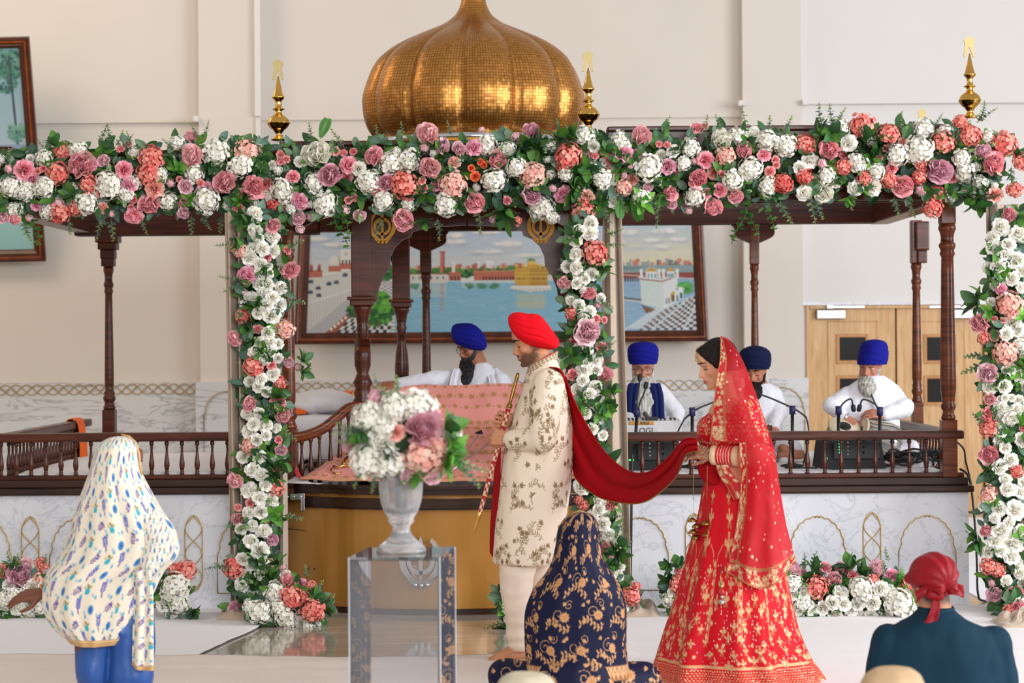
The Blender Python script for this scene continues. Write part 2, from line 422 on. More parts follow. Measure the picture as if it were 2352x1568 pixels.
# ------------------------------------------------------------------ pattern canvas (woven, printed or painted pattern sampled onto dense meshes)
class Canvas:
 def __init__(s, w, h, bg):
  s.w, s.h = w, h
  s.a = np.empty((h, w, 3)); s.a[:] = bg
  s.g = np.zeros((h, w))
 def win(s, x0, y0, x1, y1):
  x0 = max(0, int(x0)); y0 = max(0, int(y0)); x1 = min(s.w, int(x1) + 2); y1 = min(s.h, int(y1) + 2)
  if x0 >= x1 or y0 >= y1: return None
  yy, xx = np.mgrid[y0:y1, x0:x1]
  return slice(y0, y1), slice(x0, x1), xx + 0.5, yy + 0.5
 def put(s, w, m, col, gold):
  sl = (w[0], w[1])
  s.a[sl] = s.a[sl] * (1 - m[..., None]) + np.array(col) * m[..., None]
  s.g[sl] = s.g[sl] * (1 - m) + gold * m
 def ell(s, cx, cy, rx, ry, ang=0, col=(1, 1, 1), soft=0.25, gold=0, op=1.0):
  r = max(rx, ry) * (1 + soft) + 1
  w = s.win(cx - r, cy - r, cx + r, cy + r)
  if w is None: return
  dx = w[2] - cx; dy = w[3] - cy; c, q = math.cos(ang), math.sin(ang)
  d = np.sqrt(((dx * c + dy * q) / rx) ** 2 + ((-dx * q + dy * c) / ry) ** 2)
  s.put(w, np.clip((1 + soft - d) / (2 * soft), 0, 1) * op, col, gold)
 def line(s, pts, wd, col, gold=0, op=1.0):
  for (x0, y0), (x1, y1) in zip(pts[:-1], pts[1:]):
   r = wd + 1
   w = s.win(min(x0, x1) - r, min(y0, y1) - r, max(x0, x1) + r, max(y0, y1) + r)
   if w is None: continue
   dx, dy = x1 - x0, y1 - y0; L = dx * dx + dy * dy + 1e-9
   t = np.clip(((w[2] - x0) * dx + (w[3] - y0) * dy) / L, 0, 1)
   d = np.hypot(w[2] - x0 - t * dx, w[3] - y0 - t * dy)
   s.put(w, np.clip(wd / 2 + 0.5 - d, 0, 1) * op, col, gold)
 def poly(s, pts, col, gold=0, op=1.0):
  xs = [p[0] for p in pts]; ys = [p[1] for p in pts]
  w = s.win(min(xs), min(ys), max(xs), max(ys))
  if w is None: return
  ins = np.zeros(w[2].shape, bool); n = len(pts)
  for i in range(n):
   x0, y0 = pts[i]; x1, y1 = pts[(i + 1) % n]
   if y0 == y1: continue
   c = ((y0 > w[3]) != (y1 > w[3])) & (w[2] < (x1 - x0) * (w[3] - y0) / (y1 - y0) + x0)
   ins ^= c
  s.put(w, ins.astype(float) * op, col, gold)
 def rect(s, x0, y0, x1, y1, col, gold=0, op=1.0): s.poly([(x0, y0), (x1, y0), (x1, y1), (x0, y1)], col, gold, op)
 def flower(s, x, y, r, n, col, gold=0, core=None, a0=0.0, slim=0.42):
  for k in range(n):
   a = a0 + 2 * math.pi * k / n
   s.ell(x + 0.55 * r * math.cos(a), y + 0.55 * r * math.sin(a), 0.5 * r, slim * 0.6 * r, a, col, 0.25, gold)
  if core: s.ell(x, y, r * 0.25, r * 0.25, 0, core, 0.3, gold)
 def sprig(s, x, y, L, a, n, lr, col, gold=0, stem=1.2, bend=0.0):
  px, py = x, y; pts = [(x, y)]
  for k in range(n):
   a += bend
   px += L / n * math.cos(a); py += L / n * math.sin(a); pts.append((px, py))
   for sd in (-1, 1):
    b = a + sd * 0.85
    s.ell(px + lr * 1.3 * math.cos(b), py + lr * 1.3 * math.sin(b), lr, lr * 0.42, b, col, 0.25, gold)
  s.line(pts, stem, col, gold)
  s.ell(px + lr * math.cos(a), py + lr * math.sin(a), lr, lr * 0.45, a, col, 0.25, gold)
 def scroll(s, x, y, r, a, sgn, wd, col, gold=0, turns=1.5):
  pts = []
  for k in range(26):
   t = k / 25
   pts.append((x + r * (1 - 0.82 * t) * math.cos(a + sgn * t * turns * 2 * math.pi), y + r * (1 - 0.82 * t) * math.sin(a + sgn * t * turns * 2 * math.pi)))
  s.line(pts, wd, col, gold)
 def sample(s, u, v):
  """u, v in 0..1 arrays -> colours, gold"""
  x = np.clip(u * s.w - 0.5, 0, s.w - 1.001); y = np.clip(v * s.h - 0.5, 0, s.h - 1.001)
  x0 = x.astype(int); y0 = y.astype(int); fx = (x - x0)[..., None]; fy = (y - y0)[..., None]
  x1 = np.minimum(x0 + 1, s.w - 1); y1 = np.minimum(y0 + 1, s.h - 1)
  A = np.concatenate([s.a, s.g[..., None]], 2)
  r = (A[y0, x0] * (1 - fx) + A[y0, x1] * fx) * (1 - fy) + (A[y1, x0] * (1 - fx) + A[y1, x1] * fx) * fy
  return r[..., :3], r[..., 3]
# ================================================================== organic shapes
def capsule(mb, p0, p1, r0, r1=None, n=14, flat=None):
 """rounded tapered limb; flat = (axis vector, factor) squashes across an axis"""
 r1 = r0 if r1 is None else r1
 p0 = Vector(p0); p1 = Vector(p1); d = p1 - p0
 L = d.length
 if L < 1e-6: d = Vector((0, 0, 1)); 
 d = d.normalized()
 a = d.cross(Vector((0, 0, 1)))
 if a.length < 1e-3: a = Vector((1, 0, 0))
 a.normalize(); b = d.cross(a)
 R = []
 def ring(c, r): R.append([c + r * (a * math.cos(2 * math.pi * j / n) + b * math.sin(2 * math.pi * j / n)) for j in range(n)])
 for k in range(5):
  t = (-1 + .998 * k / 4 + .002) * math.pi / 2
  ring(p0 + d * r0 * math.sin(t), max(r0 * math.cos(t), r0 * .03))
 for k in range(1, 5):
  ring(p0 + d * L * k / 5, r0 + (r1 - r0) * k / 5)
 for k in range(5):
  t = (k / 4 * .998) * math.pi / 2
  ring(p1 + d * r1 * math.sin(t), max(r1 * math.cos(t), r1 * .03))
 if flat:
  ax, fk = Vector(flat[0]).normalized(), flat[1]; c0 = p0
  R = [[p - ax * ((p - c0).dot(ax) - (p0 + d * (p - p0).dot(d) - c0).dot(ax)) * (1 - fk) for p in r] for r in R]
 mb.rings(R, cap=True, smooth=True)
def ellip(mb, c, r, rot=None, n=20, m=12):
 c = Vector(c); R = []
 for i in range(m + 1):
  a = (-1 + 2 * i / m) * math.pi / 2 * .995
  R.append([])
  for j in range(n):
   t = 2 * math.pi * j / n
   p = Vector((r[0] * math.cos(a) * math.cos(t), r[1] * math.cos(a) * math.sin(t), r[2] * math.sin(a)))
   R[-1].append(c + (rot @ p if rot else p))
 mb.rings(R, cap=True, smooth=True)
def remesh(mb, voxel=.006, smooth=6, factor=.5, name='organic'):
 me = mb.mesh(name + '_raw')
 o = bpy.data.objects.new('tmp', me); COL.objects.link(o)
 m = o.modifiers.new('r', 'REMESH'); m.mode = 'VOXEL'; m.voxel_size = voxel; m.adaptivity = 0
 if smooth:
  s = o.modifiers.new('s', 'SMOOTH'); s.iterations = smooth; s.factor = factor
 dg = bpy.context.evaluated_depsgraph_get(); dg.update()
 out = bpy.data.meshes.new_from_object(o.evaluated_get(dg))
 out.name = name
 bpy.data.objects.remove(o); bpy.data.meshes.remove(me)
 out.polygons.foreach_set('use_smooth', [True] * len(out.polygons))
 return out
def subdivide(me, levels=1):
 o = bpy.data.objects.new('tmp', me); COL.objects.link(o)
 m = o.modifiers.new('s', 'SUBSURF'); m.levels = levels
 dg = bpy.context.evaluated_depsgraph_get(); dg.update()
 out = bpy.data.meshes.new_from_object(o.evaluated_get(dg)); bpy.data.objects.remove(o)
 out.polygons.foreach_set('use_smooth', [True] * len(out.polygons))
 return out
class Fig:
 """pixel frame of one figure: q(px, py, dpx) -> point, with dpx pixels of extra depth away from the lens"""
 def __init__(s, Y): s.Y = Y; s.s = F / Y
 def q(s, px, py, d=0.0):
  # offsets are laid off in the figure's own plane, then moved straight back in depth
  p = P(px, py, s.Y); p.y += d / s.s; return p
 def cap(s, mb, a, b, r0, r1=None, **k): capsule(mb, s.q(*a), s.q(*b), r0 / s.s, (r1 if r1 is not None else r0) / s.s, **k)
 def ell(s, mb, c, r, rot=None): ellip(mb, s.q(*c), [x / s.s for x in r], rot)
 def loft(s, mb, st, n=40, sub=4, mod=None, tilt=0, sq=2.0, cap=True, cols=None):
  """stations (px, py, half width px, half depth px[, depth offset px[, lean]]) joined into a closed tube of ellipses lying flat-on to the vertical"""
  st = [tuple(a) + (0,) * (6 - len(a)) for a in st]
  cs = crom([np.array(a, float) for a in st], sub); R = []
  N = len(cs)
  for i, (px, py, hw, hd, d, lean) in enumerate(cs):
   c = s.q(px, py, d); ring = []
   for j in range(n):
    t = 2 * math.pi * j / n
    ct, si = math.cos(t), math.sin(t)
    k = (abs(ct) ** sq + abs(si) ** sq) ** (-1 / sq)
    m = mod(t, i / (N - 1)) if mod else 1.0
    x = k * ct * hw * m; y = k * si * hd * m
    ring.append(c + Vector((x, y, -x * lean)) / s.s)
   R.append(ring)
  if mb is None: return R
  mb.rings(R, cap=cap, smooth=True)
  return R
 def xloft(s, mb, st, n=32, sub=4, mod=None, sq=2.0):
  """stations along a sideways axis: (px, py_top, py_bottom, half depth[, depth offset])"""
  st = [tuple(a) + (0,) * (5 - len(a)) for a in st]
  cs = crom([np.array(a, float) for a in st], sub); R = []
  N = len(cs)
  for i, (px, y0, y1, hd, d) in enumerate(cs):
   c = s.q(px, (y0 + y1) / 2, d); ring = []
   for j in range(n):
    t = 2 * math.pi * j / n
    m = mod(t, i / (N - 1)) if mod else 1.0
    k = m * (abs(math.cos(t)) ** sq + abs(math.sin(t)) ** sq) ** (-1 / sq)
    ring.append(c + Vector((0, math.cos(t) * hd * k, math.sin(t) * (y1 - y0) / 2 * k)) / s.s)
   R.append(ring)
  mb.rings(R, cap=True, smooth=True)
SKIN = dict(groom=rgb(196, 134, 98), bride=rgb(218, 164, 130), granthi=rgb(172, 108, 76), elder=rgb(200, 138, 112), young=rgb(188, 124, 94), dark=rgb(120, 68, 46), fair=rgb(198, 138, 104))
def headmat(c, hh, yaw, pitch=0.0, roll=0.0):
 return Matrix.Translation(Vector(c)) @ Matrix.Rotation(math.radians(yaw), 4, 'Z') @ Matrix.Rotation(math.radians(pitch), 4, 'Y') @ Matrix.Rotation(math.radians(roll), 4, 'X') @ Matrix.Scale(hh, 4)
def head_prims(mb, T, fem=False, ears=False):
 """head in its own frame: face towards +x, left ear +y, height 1 from chin to crown; T places it"""
 k = MB()
 ellip(k, (-.05, 0, .13), (.415, .33, .37))
 ellip(k, (.10, 0, -.10), (.215, .255, .34))
 ellip(k, (.13, 0, -.30), (.20, .19, .19))
 ellip(k, (.17, 0, -.12), (.185, .165, .30))
 ellip(k, (.285, 0, -.425), (.075, .075 if fem else .09, .065))
 for s in (-1, 1):
  capsule(k, (.27, s * .05, -.42), (-.01, s * .225, -.22), .06 if fem else .07, .08)
  capsule(k, (.31, s * .04, .075), (.235, s * .2, .085), .042 if fem else .05, .04)
  ellip(k, (.215, s * .155, -.10), (.10, .09, .10))
  ellip(k, (.252, s * .128, .0), (.062, .068, .05))          # lids over the eyeball
  ellip(k, (.392, s * .042, -.165), (.045, .03, .03))
  if ears: ellip(k, (-.05, s * .325, -.06), (.065, .028, .115), Matrix.Rotation(-s * .25, 3, 'Z'))
 capsule(k, (.325, 0, .06), (.42, 0, -.125), .028, .034 if fem else .04)
 capsule(k, (.30, 0, .04), (.375, 0, -.15), .045, .06)
 ellip(k, (.43, 0, -.148), (.042, .040, .036))
 ellip(k, (.335, 0, -.225), (.05, .07, .05))
 ellip(k, (.352, 0, -.268), (.036, .085, .021)); ellip(k, (.347, 0, -.308), (.038, .072, .026))
 ellip(k, (.30, 0, .2), (.10, .2, .18))
 k.v = [tuple(T @ Vector(v)) for v in k.v]
 mb.add(k.v, k.f, smooth=True)
def paint_skin(me, base, T=None, lips=None, stubble=0, zones=(), var=.05, blush=.0):
 co = coords(me); c = np.tile(np.array(base), (len(co), 1))
 if T is not None:
  inv = np.array(T.inverted()); L = co @ inv[:3, :3].T + inv[:3, 3]
  def ell(cx, cy, cz, rx, ry, rz, col, op=1, soft=.35):
   d = np.sqrt(((L[:, 0] - cx) / rx) ** 2 + ((np.abs(L[:, 1]) - cy) / ry) ** 2 + ((L[:, 2] - cz) / rz) ** 2)
   m = np.clip((1 + soft - d) / (2 * soft), 0, 1)[:, None] * op
   c[:] = c * (1 - m) + np.array(col) * m
  if lips is not None:
   ell(.38, 0, -.288, .07, .10, .05, lips, .85)
  if stubble:
   b = np.array(base) * .16
   ell(.16, .16, -.33, .26, .16, .15, b, stubble, .3); ell(.3, 0, -.42, .16, .16, .12, b, stubble, .3); ell(.40, .04, -.225, .07, .10, .032, b * .6, min(1, stubble * 1.1), .3)
   ell(.0, .27, -.16, .10, .12, .16, b, stubble * .8, .4)
   if lips is not None: ell(.40, 0, -.288, .06, .075, .032, lips, .9, .3)
  for z in zones: ell(*z)
 setcol(me, np.clip(c, 0, 1))
from mathutils.bvhtree import BVHTree
def caster(me, T):
 """drops points of the head frame onto the face along its own forward axis"""
 bv = BVHTree.FromPolygons([v.co for v in me.vertices], [p.vertices for p in me.polygons])
 dirx = (T.to_3x3() @ Vector((-1, 0, 0))).normalized()
 def f(y, z, off=.004, x0=.8):
  h = bv.ray_cast(T @ Vector((x0, y, z)), dirx)
  return (h[0] - dirx * off * T.to_scale()[0]) if h[0] else T @ Vector((.33, y, z))
 return f
def face_parts(parent, T, brow=rgb(28, 20, 16), eye='open', thick=.016, lashes=False, iris=rgb(52, 32, 22), sides=(-1, 1)):
 """eyebrows and eyes as small parts laid on the face; T is the head matrix"""
 cf = caster(parent.data, T); hh = T.to_scale()[0]
 for s in sides:
  mb = MB(); pts = []
  for k in range(9):
   t = k / 8
   pts.append(cf(s * (.045 + .165 * t), .088 + .036 * math.sin(math.pi * min(1, t * .85 + .1)), .003))
  mb.tube(pts, [thick * hh * a for a in (.6, .95, 1.15, 1.2, 1.15, 1.0, .8, .55, .25)], 6, flat=.8, col=brow)
  obj('eyebrow', mb, M['hair_mat'], parent)
  def arc(z0, w, bow, off=.004):
   lp = MB(); pts = [cf(s * .128 + .062 * t, z0 + bow * (1 - t * t), off) for t in (-1, -.75, -.5, -.25, 0, .25, .5, .75, 1)]
   lp.tube(pts, [w * hh * a for a in (.5, .8, 1, 1, 1, 1, 1, .9, .6)], 5, col=(.015, .01, .01))
   return lp
  if eye == 'open':
   mb = MB(); c = Vector((.270, s * .128, -.004)); r = .061
   n, m_ = 20, 14; cs = []; R = []
   look = Vector((1, 0, -.15)).normalized()
   for i in range(m_ + 1):
    a = (-1 + 2 * i / m_) * math.pi / 2
    ring = []
    for j in range(n):
     t = 2 * math.pi * j / n
     d = Vector((math.cos(a) * math.cos(t), math.cos(a) * math.sin(t), math.sin(a)))
     gq = d.dot(look)
     cs.append((.02, .015, .012) if gq > .93 else (iris if gq > .84 else (.62, .57, .54)))
     ring.append(T @ (c + Vector((d.x * r, d.y * r * 1.05, d.z * r * .42))))
    R.append(ring)
   mb.rings(R, col=cs)
   e_ = obj('eye', mb, M['skin'], parent)
   obj('eyelash', arc(.024, .009, .014, .010), M['skin'], e_)
  else: obj('eyelash', arc(-.016, .011 if lashes else .008, -.018), M['skin'], parent)
 return cf
def hand(mb, wpos, d, n, side, size=1.0, curl=(25, 35, 25), spread=.12, thumb=(.5, .6, -.35), thumb_curl=25, curls=None):
 """palm, five fingers. wpos wrist point, d towards fingers, n back-of-hand normal, side = vector from little finger to thumb side sign"""
 d = Vector(d).normalized(); n = Vector(n); n = (n - d * n.dot(d)).normalized(); sd = d.cross(n) * side
 k = size; w = Vector(wpos)
 capsule(mb, w - d * .03 * k, w + d * .015 * k, .027 * k, .025 * k)
 L = [.072, .082, .077, .060]; lat = [.032, .011, -.011, -.031]; R_ = [.0092, .0095, .009, .008]; fw = [.086, .09, .086, .078]
 for i in range(4):
  kp = w + (d * fw[i] + sd * lat[i]) * k
  capsule(mb, w + sd * lat[i] * .6 * k + d * .01 * k, kp, .0165 * k, .0125 * k)
  fd = (d + sd * spread * lat[i] / .03).normalized()
  ang = 0; p = kp
  cu = curls[i] if curls else curl
  for q, fr in enumerate((.45, .31, .24)):
   ang += math.radians(cu[q])
   dd = fd * math.cos(ang) - n * math.sin(ang)
   p2 = p + dd * L[i] * fr * k
   capsule(mb, p, p2, R_[i] * (1 - .08 * q) * k, R_[i] * (.94 - .1 * q) * k, n=10)
   p = p2
 td = (d * thumb[0] + sd * thumb[1] + n * thumb[2]).normalized()
 p = w + (d * .022 + sd * .024 - n * .006) * k
 p1 = p + td * .042 * k; capsule(mb, p, p1, .0145 * k, .0115 * k, n=10)
 ax = td.cross(d).normalized()
 td2 = Matrix.Rotation(math.radians(thumb_curl), 3, ax) @ td
 p2 = p1 + td2 * .030 * k; capsule(mb, p1, p2, .011 * k, .010 * k, n=10)
 td3 = Matrix.Rotation(math.radians(thumb_curl * .7), 3, ax) @ td2
 capsule(mb, p2, p2 + td3 * .024 * k, .0098 * k, .0078 * k, n=10)
def foot(mb, heel, toe, up=(0, 0, 1), w=.045, h=.05):
 heel = Vector(heel); toe = Vector(toe); d = (toe - heel); L = d.length; d.normalize(); u = Vector(up); sd = d.cross(u)
 capsule(mb, heel + u * .03, heel + d * L * .3 + u * .036, .03, .032)
 capsule(mb, heel + d * L * .1 + u * .075, heel + d * L * .62 + u * .028, .032, .026)
 for s in (-1, 0, 1): capsule(mb, heel + d * L * .25 + u * .02, heel + d * L * .74 + sd * s * .024 + u * .016, .022, .017)
 for i in range(5):
  t = -.034 + .017 * i
  r = .0115 if i == 0 else .009 - .0006 * i
  a = heel + d * L * (.74 - .02 * i) + sd * t + u * .014; capsule(mb, a, a + d * L * (.2 - .02 * i) - u * .004, r * 1.15, r, n=10)
def wrap_groove(N, depth, phase=0.0, twist=0.0):
 """pleats of a wound turban"""
 def f(t, v):
  x = (t / (2 * math.pi) * N + phase + twist * v) % 1.0
  return 1 - depth * (1 - min(1, (x if x < .5 else 1 - x) * 5) ** .6) - depth * .3 * (x)
 return f
def strands(me, amp, fx, fz, seed=0):
 """comb a beard or hair lump into strands"""
 co = coords(me); n = normals(me)
 d = np.array([noise.noise(Vector((p[0] * fx + seed, p[1] * fx, p[2] * fz))) + .5 * noise.noise(Vector((p[0] * fx * 2.3, p[1] * fx * 2.3 + seed, p[2] * fz * 1.4))) for p in co.tolist()])
 co = co + n * (d * amp)[:, None]; me.vertices.foreach_set('co', co.astype(np.float32).ravel()); me.update()
 return d
def hair_col(me, c0, c1, d, gradz=None, c2=None):
 t = np.clip(d * .9 + .5, 0, 1)[:, None]
 c = np.array(c0) * (1 - t) + np.array(c1) * t
 if gradz is not None:
  z = coords(me)[:, 2]; g = np.clip((z - gradz[0]) / (gradz[1] - gradz[0]), 0, 1)[:, None]
  c = c * (1 - g) + np.array(c2) * (.7 + .6 * t) * g
 setcol(me, np.clip(c, 0, 1))
def cloth(mb, voxel, smooth, name, wamp=0, wscale=8, stretch=(1, 1, .4), seed=0, fine=0):
 me = remesh(mb, voxel, smooth, name=name)
 if wamp: wrinkle(me, wamp, wscale, stretch, seed)
 if fine: wrinkle(me, fine, wscale * 3.1, stretch, seed + 9)
 return me
# ================================================================== the room
YW = 20.0
mb = MB(); mb.box((-9, -4, -0.1), (9, 26, 0.0)); struct('floor', mb, M['tile'])
def wall_x(px0, px1): return Xat(px0, YW), Xat(px1, YW)
# back wall: two broad piers stand a little proud of it; the upper part overhangs a ledge
zl = Zat(283, YW, 300); zr = Zat(240, YW, 2000); zm = Zat(273, YW, 1200)
mb = MB()
xa = Xat(458, 19.8, 500); xb = Xat(596, 19.8, 500); xc = Xat(1708, 19.8, 500); xd = Xat(1843, 19.8, 500)
mb.box((-9, YW, -0.1), (xa + .1, YW + .3, zl)); mb.box((-9, YW - .05, zl), (xa + .1, YW + .3, 8))
mb.box((xb - .1, YW, -0.1), (xc + .1, YW + .3, zm)); mb.box((xb - .1, YW - .03, zm), (xc + .1, YW + .3, 8))
struct('wall_back', mb, M['plaster'])
mb = MB(); mb.box((xa, 19.8, -0.1), (xb, YW + .3, 8)); mb.box((xc, 19.8, -0.1), (xd, YW + .3, 8))
struct('trim_1', mb, M['plaster'])            # the two piers
# right bay with the doorway
dx0, dx1 = Xat(1858, YW), Xat(2262, YW); dzt = Zat(700, YW, 2050)
mb = MB()
mb.box((xd, YW, dzt), (9, YW + .3, zr)); mb.box((xd, YW, -.1), (dx0, YW + .3, dzt)); mb.box((dx1, YW, -.1), (9, YW + .3, dzt))
mb.box((xd, YW - .08, zr), (9, YW + .3, 8))
struct('wall_right', mb, M['pale_paint'])
mb = MB(); mb.box((-9.3, -4, -.1), (-9, YW + .3, 8)); struct('wall_left', mb, M['plaster'])
# cable trunking on the pier
mb = MB()
t0 = P(584, 0, 19.78); t1 = P(600, 268, 19.78); mb.bbox((t0.x, 19.74, t1.z), (t1.x, 19.8, 5.4), .008)
t2 = P(587, 268, 19.78); t3 = P(599, 345, 19.78); mb.bbox((t2.x, 19.77, 1.3), (t3.x, 19.8, t2.z), .006)
solo('cable_trunking', mb, M['white_paint'], 'white vertical cable trunking on the left wall pier beside the dome', 'trunking')
for px, py, lab in ((452, 274, 'small white junction box on the left pier at the ledge'), (1701, 238, 'small white junction box on the right pier left edge at the ledge'), (1847, 236, 'small white junction box on the right pier right edge at the ledge')):
 p = P(px, py, 19.78); mb = MB(); mb.bbox((p.x - .022, 19.72, p.z - .025), (p.x + .022, 19.84, p.z + .025), .005)
 solo('junction_box', mb, M['white_paint'], lab, 'junction box', 'junction boxes on the wall piers')
# marble dado with interlaced gold border
def interlace(mb, x0, x1, z0, z1, y, waves, r=.008, n=140):
 """three phase-shifted waves woven between two rails"""
 zc = (z0 + z1) / 2; A = (z1 - z0) / 2
 for ph in (0, 2 * math.pi / 3, 4 * math.pi / 3):
  mb.tube([(x0 + (x1 - x0) * k / n, y, zc + A * math.sin(2 * math.pi * waves * k / n + ph)) for k in range(n + 1)], r, 6, flat=.5)
 return mb
dado_z = Zat(878, YW, 250)
def dado(x0, x1, y, name):
 mb = MB(); mb.box((x0, y - .04, 0), (x1, y, dado_z)); o = struct(name, mb, M['marble_dado'])
 return o
d1 = dado(-9, xa, YW, 'baseboard_left'); d2 = dado(xb, xc, YW, 'baseboard_back')
d3 = dado(xa - .04, xb + .04, 19.8, 'trim_2'); d4 = dado(xc - .04, xd + .04, 19.8, 'trim_3')
d5 = dado(xd, dx0 - .02, YW, 'baseboard_right')
zb0, zb1 = Zat(905, YW, 250), Zat(882, YW, 250)
obj('border_inlay', interlace(MB(), -5.2, xa - .05, zb0, zb1, YW - .045, 8, n=420), M['inlay'], d1)
obj('border_inlay', interlace(MB(), xb + .15, xc - .1, zb0, zb1, YW - .045, 15, n=520), M['inlay'], d2)
def cusped(cx, zs, w, top, foot, n=5):
 """outline of a cusped arch: feet, short shoulder, five cusps a side, small peak"""
 pts = [(cx - w / 2, foot), (cx - w / 2, zs)]
 hw = w / 2 * .9; hgt = top - zs
 def side(sgn):
  o = []
  a0, a1 = 0.12, math.pi / 2
  for k in range(n):
   for q in range(7):
    t = (k + q / 7) / n
    a = a0 + (a1 - a0) * t
    b = 1 - .055 * abs(math.sin(math.pi * (q / 7))) if False else 1 + .045 * math.sin(math.pi * q / 7)
    o.append((cx + sgn * hw * b * math.cos(a), zs + .1 * hgt + .85 * hgt * b * math.sin(a)))
  return o
 L = side(-1); R = side(1)
 return pts + L + [(cx - .015, top - .06 * hgt), (cx, top), (cx + .015, top - .06 * hgt)] + R[::-1] + [(cx + w / 2, zs), (cx + w / 2, foot)]
for d, px, y in ((d3, 520, 19.75), (d4, 1795, 19.75)):
 cx = Xat(px, y); mb = MB()
 mb.tube([(x, y, z) for x, z in cusped(cx, .95, .42, dado_z - .08, .2)], .008, 6, flat=.5)
 obj('arch_inlay', mb, M['inlay'], d)
solo_r = MB(); solo_r.box((dx0 - .1, YW - .06, dzt), (dx1 + .1, YW, dzt + .03)); struct('trim_4', solo_r, M['marble'])
# oak double doors
def door(name, px0, px1, hinge, lab):
 x0, x1 = Xat(px0, YW), Xat(px1, YW); y = YW + .02
 mb = MB(); mb.bbox((x0, y, .01), (x1, y + .06, dzt - .02), .004); d = struct(name, mb, M['oak'])
 ix0, ix1 = x0 + .165, x1 - .165
 z1 = Zat(738, YW, px0)
 mb = MB(); 
 for a, b, c, e_ in ((ix0, .2, ix0 + .008, z1), (ix1 - .008, .2, ix1, z1), (ix0, z1 - .008, ix1, z1)):
  mb.box((a, y - .004, b), (c, y + .002, e_))
 obj('panel_groove', mb, M['oak_edge'], d)
 wc = (x0 + x1) / 2
 for yt, yb in ((775, 828), (870, 924)):
  zt, zb = Zat(yt, YW, px0), Zat(yb, YW, px0)
  a0, a1 = wc - .12, wc + .12
  mb = MB()
  for lo, hi in (((a0 - .03, zb - .03), (a0, zt + .03)), ((a1, zb - .03), (a1 + .03, zt + .03)), ((a0, zt), (a1, zt + .03)), ((a0, zb - .03), (a1, zb))):
   mb.bbox((lo[0], y - .012, lo[1]), (hi[0], y + .01, hi[1]), .003)
  w = obj('vision_panel', mb, M['oak_edge'], d)
  mb = MB(); mb.box((a0, y - .003, zb), (a1, y + .003, zt)); obj('pane', mb, M['black_glass'], w)
 s = 1 if hinge == 'left' else -1
 hx = x0 + .06 if s > 0 else x1 - .06
 zc = Zat(722, YW, px0)
 mb = MB(); mb.bbox((min(hx, hx + s * .26), y - .07, zc - .04), (max(hx, hx + s * .26), y, zc + .04), .006)
 c = obj('door_closer', mb, M['steel'], d)
 mb = MB(); mb.bbox((min(hx + s * .09, hx + s * .44), y - .06, zc + .055), (max(hx + s * .09, hx + s * .44), y - .035, zc + .08), .004)
 mb.bbox((min(hx + s * .09, hx + s * .15), y - .07, zc + .05), (max(hx + s * .09, hx + s * .15), y - .02, zc + .1), .004)
 obj('closer_arm', mb, M['steel'], c)
 return d
door('door_1', 1860, 2057, 'left', ''); door('door_2', 2061, 2258, 'right', '')
mb = MB(); mb.box((dx0 - .02, YW + .1, 0), (dx1 + .02, YW + .2, dzt)); mb.box((dx0 - .025, YW - .03, 0), (dx0 + .005, YW + .1, dzt)); mb.box((dx1 - .005, YW - .03, 0), (dx1 + .025, YW + .1, dzt)); mb.box((dx0, YW - .03, dzt - .03), (dx1, YW + .1, dzt))
struct('trim_5', mb, M['oak'])
# ================================================================== joinery helpers
Y1, Y2 = 13.09, 15.7
def block(mb, cx, cy, w, z0, z1, bev=.006): return mb.bbox((cx - w / 2, cy - w / 2, z0), (cx + w / 2, cy + w / 2, z1), bev)
def post_mb(cx, cy, z0, zblock, ztop, ztopblock, w, r):
 """square foot block, turned shaft with rings, square head block"""
 mb = MB(); block(mb, cx, cy, w, z0, zblock); L = ztop - zblock
 pr = [(w * .42, 0), (w * .5, .012), (w * .42, .025), (w * .36, .05), (w * .48, .07), (w * .5, .085), (w * .4, .10), (w * .44, .12), (r * .86, .14), (r, .17), (r * 1.02, .24), (r * .98, .34)]
 pr = [(a, min(b, L * .4)) for a, b in pr]
 t = L - .2
 pr += [(r * .82, t - .08), (r * .78, t), (r * 1.0, t + .02), (r * .84, t + .04), (r * 1.05, t + .06), (r * 1.1, t + .075), (r * .86, t + .09), (r * .82, t + .12), (r * .95, t + .15), (r * 1.15, t + .17), (r * 1.05, t + .2)]
 mb.lathe((cx, cy, zblock), pr, 20)
 block(mb, cx, cy, w, ztop, ztopblock)
 return mb
def baluster_mb(h, r):
 pr = [(.85, 0), (.85, .04), (.55, .06), (.85, .09), (.6, .12), (.75, .16), (1.0, .26), (1.0, .33), (.75, .48), (.5, .62), (.42, .76), (.62, .80), (.42, .83), (.7, .87), (.85, .92), (.7, .95), (.8, 1.0)]
 return MB().lathe((0, 0, 0), [(a * r, b * h) for a, b in pr], 12)
BAL = {}
def balusters(parent, pts, h, r, mat, name='baluster'):
 key = (round(h, 3), round(r, 4), mat)
 if key not in BAL:
  BAL[key] = baluster_mb(h, r).mesh('baluster'); BAL[key].materials.append(M[mat])
 for p in pts:
  link(name, BAL[key], parent, Matrix.Translation(Vector(p)))
def bracket_poly(w, h, sgn, cx, zt, hw):
 """S-curved bracket under a beam, to one side of a post"""
 p = [(cx + sgn * hw, zt), (cx + sgn * (hw + w), zt)]
 for k in range(1, 13):
  t = k / 12
  p.append((cx + sgn * (hw + w * (1 - t) ** 1.0 * (1 - .28 * math.sin(math.pi * t)) if t < .45 else cx * 0 + hw + w * (1 - t) * (1 + .55 * math.sin(math.pi * t))) if False else cx + sgn * (hw + w * (1 - t ** 2.2) * (.98 - .18 * math.sin(2 * math.pi * t))), zt - h * t))
 p.append((cx + sgn * hw, zt - h))
 return p
